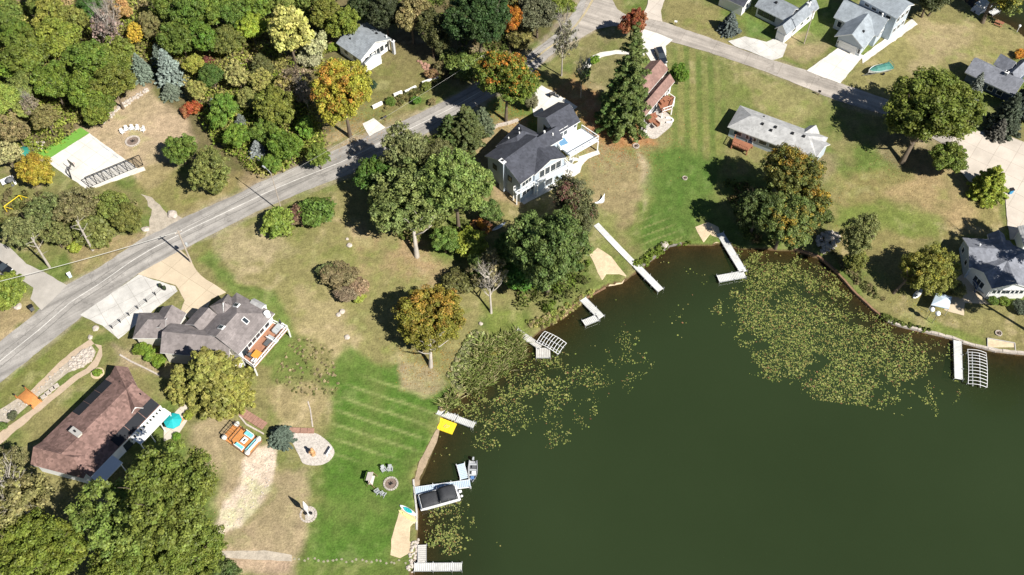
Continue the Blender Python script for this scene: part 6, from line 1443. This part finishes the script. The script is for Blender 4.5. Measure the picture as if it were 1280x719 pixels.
T('oak',600,332,17,(.11,.145,.035),'green tree in the shade between the kayak and the nearly bare tree',1.2,1.2); T('oak',636,312,19,(.075,.11,.025),'dark green tree against the left flank of the big bank tree',1.4,1.3); T('oak',556,302,17,(.12,.155,.035),'bright green small tree right of the white trunk',1.1,1.1); T('oak',612,268,17,(.11,.14,.035),'green small tree in front of the chimney wall of the lake house',1.1,1.1)
T('airy',482,252,22,(.13,.15,.045),'pale olive tree leaning from the left of the broad olive tree',1.2,1.6)
# bottom left big trees
T('big',212,622,62,(.105,.145,.024),'biggest green tree of the lower left clump, right of the red-brown roof',1.0,2.1); T('airy',138,655,50,(.125,.16,.03),'green tree below the red-brown roof in the lower left clump',1.0,1.6); T('big',238,692,46,(.105,.142,.024),'green tree at the bottom edge nearest the pale path',.9,1.0); T('big',55,690,56,(.12,.15,.022),'yellow-green tree at the bottom edge in the lower left corner',.9,1.0); T('big',150,716,44,(.11,.145,.022),'green tree cut by the bottom edge in the middle of the clump',1.0,1.2)
T('airy',18,622,48,(.19,.175,.06),'tan half-bare tree at the left edge beside the red-brown roof',1.1,1.3,None,0,trunk='p',bare=True); T('airy',8,580,26,(.13,.14,.05),'olive tree at the left edge above the tan half-bare tree',1.1,1.3); T('oak',275,715,24,(.08,.10,.03),'small dark tree at the bottom edge by the pale path',.9,1.0)
# court side
T('oak',46,214,21,(.25,.215,.03),'bright yellow rounded tree at the lower left corner of the white court',1.05,1.1,GOLD,.3); T('oak',226,187,20,(.11,.135,.025),'upper of two rounded trees standing on the dry yard right of the net frame',1.0,1.1); T('airy',258,212,28,(.14,.145,.04),'lower of two rounded trees on the dry yard, nearer the road',1.0,1.0); shrub(270,228,15,(.12,.13,.03),'low bush at the foot of the two rounded yard trees')
for x, y, r, c, k, lab in ((30,288,24,(.15,.155,.06),'airy','grey-olive bush at the left edge above the parked black car'), (62,268,26,(.12,.13,.045),'airy','olive thicket tree below the yellow tree by the court'), (100,262,28,(.15,.14,.06),'airy','brownish thicket tree below the middle of the net frame'), (140,258,24,(.13,.155,.035),'oak','green thicket tree below the right end of the net frame'), (160,275,20,(.14,.15,.035),'oak','rounded thicket bush beside the gravel drive'), (118,288,20,(.13,.14,.035),'shrub','low thicket bush between the two leaning grey trunks'), (95,309,8,LIME,'shrub','small yellow bush at the front of the roadside thicket'), (70,296,18,(.14,.15,.05),'airy','thin olive bush left of the small yellow bush')):
    (shrub(x, y, r, c, lab, 1.0, kind=k) if k == 'shrub' else T(k, x, y, r, c, lab, 1.05, 1.0))
T('oak',8,365,27,(.16,.20,.035),'light green tree at the left edge above the dark wheelie bin',.9,1.0)
for a, b, lab in (((62,334),(40,293),'leaning bare grey trunk in the thicket, nearest the grey drive'), ((116,313),(104,285),'bare grey trunk at the front of the thicket, nearest the road')):
    p = G(*a); r = empty('tree', p, lab, 'tree'); MB().tube([p-Z3*.3, p+Z3*4.5, p+Z3*9], [.26,.2,.12], 8).build('trunk', 'bark_pale', r); b_ = MB()
    for k in range(9): q = p+Z3*(4+k*.55); aa = k*2.4; b_.tube([q, q+Vector((math.cos(aa)*1.6, math.sin(aa)*1.6, 1.1))], [.07,.02], 5)
    b_.build('limbs', 'bark_pale', r)
shrub(348,281,19,(.16,.185,.03),'yellow-green bush at the foot of the street light',.8); shrub(396,266,21,(.10,.14,.025),'green bush right of the yellow-green one by the street light',.75); shrub(374,270,14,(.14,.12,.06),'brownish middle bush between the two roadside bushes',.7,PURP,.4)
shrub(425,345,18,(.14,.12,.06),'greyish brown wild shrub in the middle of the field',.55,kind='shrub'); shrub(412,340,14,(.12,.13,.04),'olive wild shrub on the left end of the field thicket',.6); shrub(447,358,13,(.22,.18,.10),'straw-coloured wild shrub at the right end of the field thicket',.6); shrub(449,371,8,(.24,.23,.04),'small yellow shrub below the field thicket',.6); shrub(433,368,13,(.15,.11,.075),'brown bramble at the bottom of the field thicket',.5)
# evergreens behind the lake house and roadside bushes
T('cedar',583,156,25,(.075,.10,.03),'dark evergreen behind the lake house, centre of three',1.15,name='evergreen_tree'); T('cedar',562,160,17,(.08,.105,.03),'dark evergreen behind the lake house, left of three',1.2,name='evergreen_tree'); T('cedar',603,150,16,(.11,.125,.065),'greyish evergreen behind the lake house, right of three',1.2,name='evergreen_tree'); T('oak',662,128,10,(.15,.16,.09),'pale small tree at the edge of the white pad behind the lake house',1.4,1.2)
# top middle
T('big',598,28,42,(.036,.062,.018),'massive very dark tree at the top beside the main road',1.1,1.3); T('oak',540,42,27,(.07,.09,.025),'dark olive tree right of the cottage',1.2,1.2); T('oak',514,22,26,(.17,.14,.05),'tan and olive tree directly behind the cottage',1.2,1.3,TAN,.5); T('oak',482,18,22,(.04,.055,.02),'dark tree behind the cottage roof',1.2,1.3); T('oak',455,12,20,(.045,.06,.02),'dark tree left of the one behind the cottage roof',1.2,1.3); T('oak',428,30,22,(.17,.19,.03),'bright yellow-green tree at the clearing left of the cottage',1.2,1.2); T('oak',405,20,20,(.14,.16,.03),'yellow-green tree beside the pale tall tree at the top',1.2,1.2)
T('oak',640,28,15,(.30,.15,.04),'orange maple between the massive dark tree and the road',1.7,1.8,ORANGE,.6); T('oak',672,20,24,(.10,.105,.055),'grey-green tree at the top beside the road',1.1,1.2); T('oak',700,8,17,(.12,.17,.025),'bright green tree at the top edge beside the road',1.0,1.1); T('oak',648,2,20,(.13,.12,.04),'olive tree at the top edge behind the orange maple',1.1,1.2,ORANGE,.2); T('oak',700,-8,16,(.10,.14,.025),'tree crown cut by the top edge above the bright green one',1.0,1.0)
for x, y, r, c, lab in ((577,84,18,(.10,.135,.025),'large green bush below the massive dark tree'), (556,66,11,(.12,.14,.035),'olive bush left of the large green bush'), (553,84,10,(.14,.13,.05),'brownish bush beside the cottage garden rubble'), (598,80,14,(.12,.16,.03),'light green bush right of the large green bush'), (520,126,6,GREEN,'dark clipped shrub beside the middle white wall piece'), (488,127,6,GREEN,'dark shrub at the left end of the middle white wall'), (533,109,6,(.12,.15,.03),'light shrub above the longest white wall piece'), (540,93,8,BROWN,'brown shrub at the right corner of the cottage lawn'), (465,106,6,(.03,.06,.025),'dark little shrub left of the cottage lawn'), (417,60,7,LIME,'bright shrub at the left corner of the cottage'), (388,72,15,(.24,.23,.13),'pale grey-green bush left of the cottage'), (650,50,14,(.15,.15,.045),'low olive bush on the bank above the main road'), (540,128,5,(.17,.15,.06),'straw shrub on the road verge below the longest wall piece')):
    shrub(x, y, r, c, lab)
# ---- the wood in the upper left --------------------------------------
WOOD = 'trees of the wood in the upper left'
for k, x, y, r, c, lab, *e in (
 ('oak',38,72,28,OAK,'green oak at the left side of the wood, second row from the top'), ('oak',78,52,26,(.12,.14,.025),'light green oak near the top of the left wood'), ('oak',110,80,27,OAK,'green oak in the heart of the left wood'), ('oak',142,72,24,(.095,.12,.02),'green oak on the right flank of the left wood beside the grey bare trees'), ('oak',68,108,26,OAK,'green oak below the heart of the left wood'), ('oak',103,117,24,(.10,.12,.02),'green oak leaning over the top of the white court'), ('oak',142,108,25,OAK,'green oak at the right edge of the left wood beside the blue spruces'), ('oak',120,143,15,(.10,.135,.02),'green oak crown reaching the green turf strip'), ('oak',58,24,26,(.14,.16,.03),'pale green oak near the top left corner'), ('oak',92,28,22,(.13,.15,.03),'pale green oak right of the one in the top left corner'), ('oak',22,46,20,OAK,'green oak at the left edge below the corner'), ('oak',128,132,17,(.09,.12,.02),'low green oak beside the dry yard corner'), ('oak',32,112,20,(.11,.125,.03),'olive oak left of the one below the wood heart'),
 ('oak',8,128,22,(.15,.175,.035),'yellow-green tree at the left edge of the wood'), ('oak',14,90,17,(.13,.19,.025),'bright green young tree at the left edge'), ('oak',10,22,20,(.09,.12,.025),'green tree in the top left corner'), ('oak',45,2,20,(.10,.13,.025),'tree cut by the top edge near the left corner'), ('airy',78,0,18,TAN,'tan fading tree at the top edge of the left wood'), ('oak',112,14,19,(.05,.085,.02),'dark green tree at the top edge left of the grey bare trees'), ('oak',152,14,13,(.27,.16,.07),'small orange-tan tree among the grey bare trees'), ('airy',168,42,13,YEL,'small yellow tree beside the grey bare trees'), ('airy',20,165,22,(.15,.14,.055),'olive thicket tree below the left wood'), ('airy',58,150,18,(.13,.125,.045),'thin olive tree left of the green turf strip'), ('airy',8,196,18,(.24,.20,.09),'pale tan bush-like tree at the left edge above the patio table'), ('oak',32,140,14,(.15,.17,.04),'yellowish young tree in the gap left of the turf strip'),
 ('oak',205,14,23,(.075,.11,.018),'green tree at the top edge, first right of the bare trees'), ('oak',236,18,25,(.07,.105,.018),'green tree at the top edge above the wood middle'), ('oak',266,14,23,(.08,.115,.018),'green tree at the top edge right of the middle'), ('oak',226,48,23,(.07,.105,.018),'deep green tree above the blue spruces'), ('oak',257,48,22,(.075,.11,.018),'deep green tree right of the one above the blue spruces'), ('oak',286,54,18,(.08,.105,.02),'green tree at the upper side of the small clearing'), ('oak',293,20,21,(.075,.115,.02),'green tree at the top edge above the small clearing'), ('oak',316,38,19,(.15,.20,.025),'bright yellow-green tree above the small clearing'), ('oak',322,10,20,(.10,.13,.02),'green tree at the top edge left of the pale tall tree'), ('oak',350,4,19,(.12,.14,.03),'green-yellow tree at the top edge behind the pale tall tree'), ('oak',378,-2,18,(.10,.12,.025),'tree cut by the top edge right of the pale tall tree'), ('oak',184,32,16,(.13,.12,.05),'brownish green tree right of the grey bare trees'),
 ('oak',266,98,17,(.055,.085,.018),'dark rounded tree left of the small clearing'), ('oak',242,84,14,(.20,.19,.04),'yellow-green tree beside the tall blue spruce'), ('oak',246,112,13,(.19,.18,.05),'yellowish low tree below the tall blue spruce'), ('airy',298,96,18,(.25,.22,.08),'pale yellow tree below the small clearing'), ('plume',364,48,30,(.28,.24,.085),'tall pale yellow tree with rising limbs left of the cottage'), ('plume',392,58,16,(.27,.24,.13),'whitish feathery tree beside the tall pale yellow one'), ('thin',372,104,20,(.17,.13,.09),'brown half-bare tree between the clearing and the orange maple'), ('oak',276,140,20,(.09,.135,.02),'green tree in the middle of the roadside wood'), ('oak',312,128,16,(.15,.15,.045),'olive tree in the middle of the roadside wood'), ('oak',345,138,25,(.11,.125,.022),'large olive-green tree left of the orange maple'), ('oak',330,168,17,(.085,.125,.02),'green tree in the roadside wood above the blue spruces'), ('oak',360,180,22,(.08,.13,.018),'green tree at the roadside left of the orange maple foot'), ('oak',384,160,14,(.10,.15,.02),'bright low tree against the left flank of the orange maple'), ('oak',398,196,15,(.10,.13,.022),'green roadside bush-tree below the orange maple'), ('oak',297,172,17,(.09,.14,.02),'green tree on the left flank of the roadside wood'), ('airy',358,112,17,(.22,.19,.07),'tan tree above the large olive-green tree'), ('airy',326,104,16,(.19,.19,.06),'pale olive tree right of the small clearing'), ('oak',340,205,12,(.09,.14,.02),'low green tree at the roadside by the lowest blue spruce')):
    T(k, x, y, r, [q*1.32 for q in c], lab, *(e or [1.15, 1.3]), group=WOOD, bare=(k == 'thin'))
for x, y, r, z, c, lab in ((209,82,21,1.25,BLUE,'tallest blue spruce at the edge of the dry yard'), (174,82,16,1.25,(.15,.18,.14),'blue spruce left of the tallest at the edge of the dry yard'), (212,112,15,.7,(.14,.16,.11),'low grey spruce skirt below the tallest blue spruce'), (198,68,14,1.2,(.13,.165,.13),'blue spruce just behind the tallest one'), (322,188,17,.95,BLUE,'lowest blue spruce, close to the main road'), (301,152,13,1.0,(.125,.16,.13),'blue spruce in the middle of the roadside wood'), (266,130,10,.9,(.15,.18,.14),'small blue spruce beside the red shrub'), (284,62,9,.9,(.14,.16,.12),'small grey spruce above the small clearing'), (312,172,10,1.0,(.12,.15,.12),'small blue spruce above the lowest one')):
    T('spruce', x, y, r, c, lab, z, name='spruce_tree', group='spruces in the wood')
T('cedar',326,82,18,(.085,.095,.035),'dark spreading juniper right of the small clearing',.9,name='juniper_tree'); shrub(242,136,10,RED,'red shrub at the right corner of the dry yard'); shrub(232,140,7,(.20,.08,.04),'small dull red shrub left of the red one'); shrub(262,76,7,(.13,.045,.035),'dark red shrub left of the small clearing')
for x, y, r, lab in ((135,42,22,'taller of the grey bare trees in the top wood'), (140,22,16,'shorter of the grey bare trees in the top wood'), (382,120,14,'grey bare tree left of the orange maple'), (38,135,12,'grey bare tree left of the turf strip')):
    T('thin', x, y, r, (.20,.17,.12), lab, 1.5, 1.8, trunk='p', bare=True, group='bare trees of the wood')
T('big',1347,350,38,(.09,.12,.025),'tall tree beyond the right edge whose shadow falls across the pale blue house',1.2,2.8); T('airy',1358,292,34,(.09,.12,.025),'tree beyond the right edge shading the lawn behind the pale blue house',1.2,2.6)
# ---- undergrowth, reeds, lily pads: nobody could count them -----------
def scatter(polypx, n, rng):
    W = np.array([G(a, b)[:2] for a, b in polypx]); lo, hi = W.min(0), W.max(0); out = []
    while sum(map(len, out)) < n:
        q = rng.uniform(lo, hi, (n*2, 2)); out.append(q[sdist(q, W) < 0])
    return np.vstack(out)[:n]
def clumps(name, polys, size, seed):
    rng = np.random.default_rng(seed); Vs, Fs, As = [], [], []; k = 0
    for poly, n, rr, cols in polys:
        q = scatter(poly, n, rng); z, _ = terrain(q); R = rng.uniform(rr*.5, rr*1.4, n); C = np.c_[q, z+R*.35]
        V, F, A = leaves_at(C, R, 34, size, rng, up=.5, inner=.3, shell=.75); c = np.array(cols)[rng.integers(0, len(cols), n)]; c = c*rng.uniform(.75, 1.25, (n, 1))
        A = np.repeat(c, 34*4, 0)*A[:, :1]; Vs.append(V); Fs.append(F+k); As.append(A); k += len(V)
    me = mesh_np(name, np.vstack(Vs), np.vstack(Fs), vcol_mat('leafy', amt=0, bump=0, rough=.7, trans=.25), np.vstack(As), 'col'); tag(link(name, me), kind='stuff')
clumps('undergrowth', [
 ([(-20,-40),(420,-40),(420,30),(400,100),(395,190),(330,222),(290,190),(255,150),(235,120),(225,90),(165,75),(150,120),(110,155),(60,190),(0,210),(-20,200)], 2000, 1.7, [(.25,.29,.055),(.29,.28,.08),(.21,.27,.04),(.34,.31,.10),(.26,.23,.09)]),
 ([(300,120),(390,140),(405,185),(330,220),(270,175),(255,140)], 600, 1.7, [(.20,.28,.04),(.26,.31,.055),(.32,.31,.09)]),
 ([(420,-30),(690,-30),(680,20),(655,60),(610,85),(560,100),(550,60),(500,25),(450,15)], 300, 1.2, [(.10,.13,.03),(.15,.13,.05),(.08,.11,.02)]),
 ([(0,240),(60,245),(170,255),(175,285),(120,300),(40,310),(0,305)], 120, .8, [(.15,.14,.05),(.13,.15,.04),(.2,.17,.08)]),
 ([(475,135),(550,95),(552,103),(480,142)], 70, .45, [(.12,.13,.04),(.18,.16,.06)]),
 ([(465,215),(500,180),(560,170),(600,215),(610,290),(560,310),(500,300)], 150, 1.2, [(.08,.11,.02),(.11,.13,.03)]),
 ([(640,330),(740,300),(735,350),(700,390),(650,390)], 90, 1.0, [(.09,.13,.02),(.12,.13,.04)]),
 ([(910,230),(1000,230),(1020,300),(990,310),(930,305)], 110, 1.0, [(.07,.10,.02),(.10,.12,.03),(.16,.12,.05)])], .26, 71)
clumps('shore_weeds', [
 ([(560,470),(567,455),(587,417),(600,412),(615,430),(592,468),(572,488)], 420, .3, [(.30,.32,.15),(.26,.30,.10),(.38,.36,.20),(.22,.26,.08)]),
 ([(612,430),(646,416),(652,425),(605,474),(590,472)], 300, .36, [(.42,.36,.18),(.36,.33,.08),(.30,.29,.12)]),
 ([(548,512),(560,492),(575,490),(560,515)], 70, .35, [(.42,.34,.20),(.36,.29,.15)]),
 ([(652,405),(690,392),(700,385),(742,362),(740,370),(703,398),(680,412)], 130, .35, [(.22,.26,.06),(.36,.30,.14),(.28,.27,.08)]),
 ([(1095,392),(1160,412),(1200,428),(1190,424),(1107,403)], 50, .3, [(.13,.16,.04)]),
 ([(790,330),(830,305),(870,303),(840,309),(800,338)], 60, .4, [(.14,.19,.03)]),
 ([(350,440),(380,420),(420,440),(425,490),(390,500),(345,480)], 150, .13, [(.36,.30,.17),(.27,.24,.11),(.19,.20,.07)]),
 ([(1040,315),(1075,340),(1105,375),(1085,370),(1050,335)], 50, .5, [(.14,.15,.05),(.2,.17,.08)])], .2, 72)
def reeds():
    rng = np.random.default_rng(5); q = scatter([(600,428),(620,424),(650,416),(657,446),(628,474),(592,494),(560,516),(552,508),(574,480)], 11500, rng); z, _ = terrain(q); n = len(q); keep = fbm(q[:,0], q[:,1], 2.2, 9, 2) > .40; q, z = q[keep], z[keep]; n = len(q)
    h = rng.uniform(.5, 1.5, n); a = rng.uniform(0, 2*PI, n); w = rng.uniform(.04, .10, n); ln = rng.normal(0, .6, (n, 2)); X = np.c_[np.cos(a)*w, np.sin(a)*w]; b = np.maximum(z, -.15)
    V = np.stack([np.c_[q-X, b], np.c_[q+X, b], np.c_[q+ln*h[:,None]*.5+X*.8, b+h*.7], np.c_[q+ln*h[:,None], b+h]], 1).reshape(-1, 3); c = np.array([(.50,.45,.24),(.36,.39,.14),(.25,.33,.09),(.30,.36,.10)])[rng.integers(0, 4, n)]
    tag(link('reeds', mesh_np('reeds', V, np.arange(4*n).reshape(-1, 4), vcol_mat('leafy'), np.repeat(c, 4, 0), 'col')), kind='stuff')
reeds()
def fallen():
    rng = np.random.default_rng(8); P = []; Cc = []
    for x, y, r, n, c in ((445,160,7,700,(.42,.22,.05)), (633,142,6,500,(.45,.19,.04)), (538,452,6,500,(.40,.24,.06)), (992,250,7,500,(.38,.22,.06)), (1130,200,8,500,(.34,.24,.10)), (770,168,9,1500,(.46,.21,.08)), (722,140,7,500,(.42,.20,.08)), (1160,370,6,300,(.40,.32,.07)), (524,322,6,300,(.36,.26,.12)), (200,660,10,500,(.36,.26,.12))):
        g = G(x, y); P.append(np.array(g.xy)+rng.normal(0, r*.55, (n, 2))); Cc.append(np.array(c)*rng.uniform(.6, 1.4, (n, 1)))
    q = np.vstack(P); c = np.vstack(Cc); z, D = terrain(q); k = D > .5; q, z, c = q[k], z[k], c[k]; n = len(q); s = rng.uniform(.06, .13, (n, 1)); a = rng.uniform(0, 6.28, n); u = np.c_[np.cos(a), np.sin(a)]*s; v = np.c_[-np.sin(a), np.cos(a)]*s*.7
    V = np.stack([np.c_[q-u, z+.06], np.c_[q+v, z+.09], np.c_[q+u, z+.06], np.c_[q-v, z+.08]], 1).reshape(-1, 3)
    tag(link('fallen_leaves', mesh_np('fallen_leaves', V, np.arange(4*n).reshape(-1, 4), vcol_mat('leafy'), np.repeat(c, 4, 0), 'col')), kind='stuff')
fallen()
def lily(name, polys, seed):
    rng = np.random.default_rng(seed); P = []
    for poly, n, th, sc in polys:
        W = np.array([GW(a, b)[:2] for a, b in poly]); lo, hi = W.min(0)-3, W.max(0)+3; q = rng.uniform(lo, hi, (n*3, 2)); d = sdist(q, W); f = fbm(q[:,0], q[:,1], sc, seed, 3)*.5+fbm(q[:,0], q[:,1], 1.6, seed+5, 2)*.35+.15*rng.random(len(q)); k = (f > th+.12*sstep(-4, 2, d)) & (d < 2); q = q[k]; P.append(q[:n])
    q = np.vstack(P); z, D = terrain(q); q = q[(D < -.4)]; n = len(q); r = rng.uniform(.05, .125, n)*np.where(rng.random(n) < .15, 1.7, 1); A = np.linspace(0, 2*PI, 8)[:-1]; tl = rng.normal(0, .10, (n, 2)); off = np.stack([np.cos(A), np.sin(A)], 1)
    zz = rng.uniform(.008, .05, n)[:, None]+.04+(r[:, None]*(tl@off.T)); wob = rng.uniform(.85, 1.1, (n, 7)); V = np.concatenate([q[:, None, :]+off[None]*(r[:, None]*wob)[..., None], zz[..., None]], 2).reshape(-1, 3)
    c = np.array([(.17,.19,.05),(.14,.175,.04),(.23,.23,.075),(.10,.13,.035),(.19,.16,.05),(.16,.085,.04)])[rng.choice(6, n, p=[.3,.26,.16,.14,.1,.04])]*rng.uniform(.7, 1.75, (n, 1))
    tag(link(name, mesh_np(name, V, np.arange(7*n).reshape(-1, 7), vcol_mat('lily', amt=0, bump=0, rough=.45, spec=.4, trans=.12), np.repeat(c, 7, 0), 'col')), kind='stuff')
lily('lily_pads', [([(905,385),(925,352),(945,328),(975,322),(1010,332),(1050,362),(1090,398),(1130,418),(1178,438),(1187,490),(1165,510),(1130,508),(1080,496),(1020,488),(980,470),(935,455),(930,420)], 12500, .425, 5),
 ([(930,312),(1020,325),(1060,365),(1030,370),(960,335)], 1300, .45, 3)], 3)
lily('lily_pads', [([(588,497),(620,484),(650,478),(690,462),(720,458),(750,432),(778,425),(800,438),(806,460),(785,480),(742,492),(725,530),(690,548),(650,538),(615,552),(590,545),(582,515)], 3900, .46, 4), ([(585,500),(640,470),(680,440),(700,450),(640,505),(600,520)], 1500, .43, 3)], 13)
lily('lily_pads', [([(545,640),(572,638),(581,660),(574,674),(560,681),(546,672)], 1000, .43, 3), ([(580,672),(608,670),(612,690),(590,685)], 26, .45, 3)], 23)
lily('lily_pads', [([(690,400),(800,330),(880,310),(900,400),(800,430),(760,410),(720,420)], 230, .55, 5), ([(895,370),(925,360),(935,430),(900,410)], 120, .5, 4), ([(520,560),(560,545),(560,600),(530,600)], 40, .5, 3)], 33)
# ================================================================== LIGHT, CAMERA
def lights():
    wd = bpy.data.worlds.new('World'); S.world = wd; wd.use_nodes = True; n = wd.node_tree.nodes; l = wd.node_tree.links
    sk = n.new('ShaderNodeTexSky'); sk.sky_type = 'NISHITA'; sk.sun_disc = False; sk.air_density = .7; sk.dust_density = .15; sk.altitude = 300
    el = math.radians(46); az = math.radians(139)       # az: direction the shadows run (from +x, ccw)
    d = Vector((math.cos(az)*math.cos(el), math.sin(az)*math.cos(el), -math.sin(el)))
    sk.sun_elevation = el; sk.sun_rotation = math.atan2(-d.x, -d.y)
    bg = n['Background']; l.new(sk.outputs[0], bg.inputs[0]); bg.inputs[1].default_value = .05
    L = bpy.data.lights.new('sun', 'SUN'); L.energy = 5.0; L.angle = math.radians(.5); L.color = (1, .955, .88)
    o = bpy.data.objects.new('sun', L); COL.objects.link(o); o.rotation_euler = d.to_track_quat('-Z', 'Y').to_euler(); o.location = (60,0,120)
    c = bpy.data.cameras.new('camera'); c.sensor_width = 36; c.lens = FPX/1280*36; c.clip_start = 1; c.clip_end = 12000
    o = bpy.data.objects.new('camera', c); COL.objects.link(o); o.location = (0,0,CH); o.rotation_euler = (math.radians(90)-PITCH, 0, 0); S.camera = o
    v = S.view_settings; v.view_transform = 'Standard'; v.look = 'None'; v.exposure = 0.62; v.gamma = 1
lights()
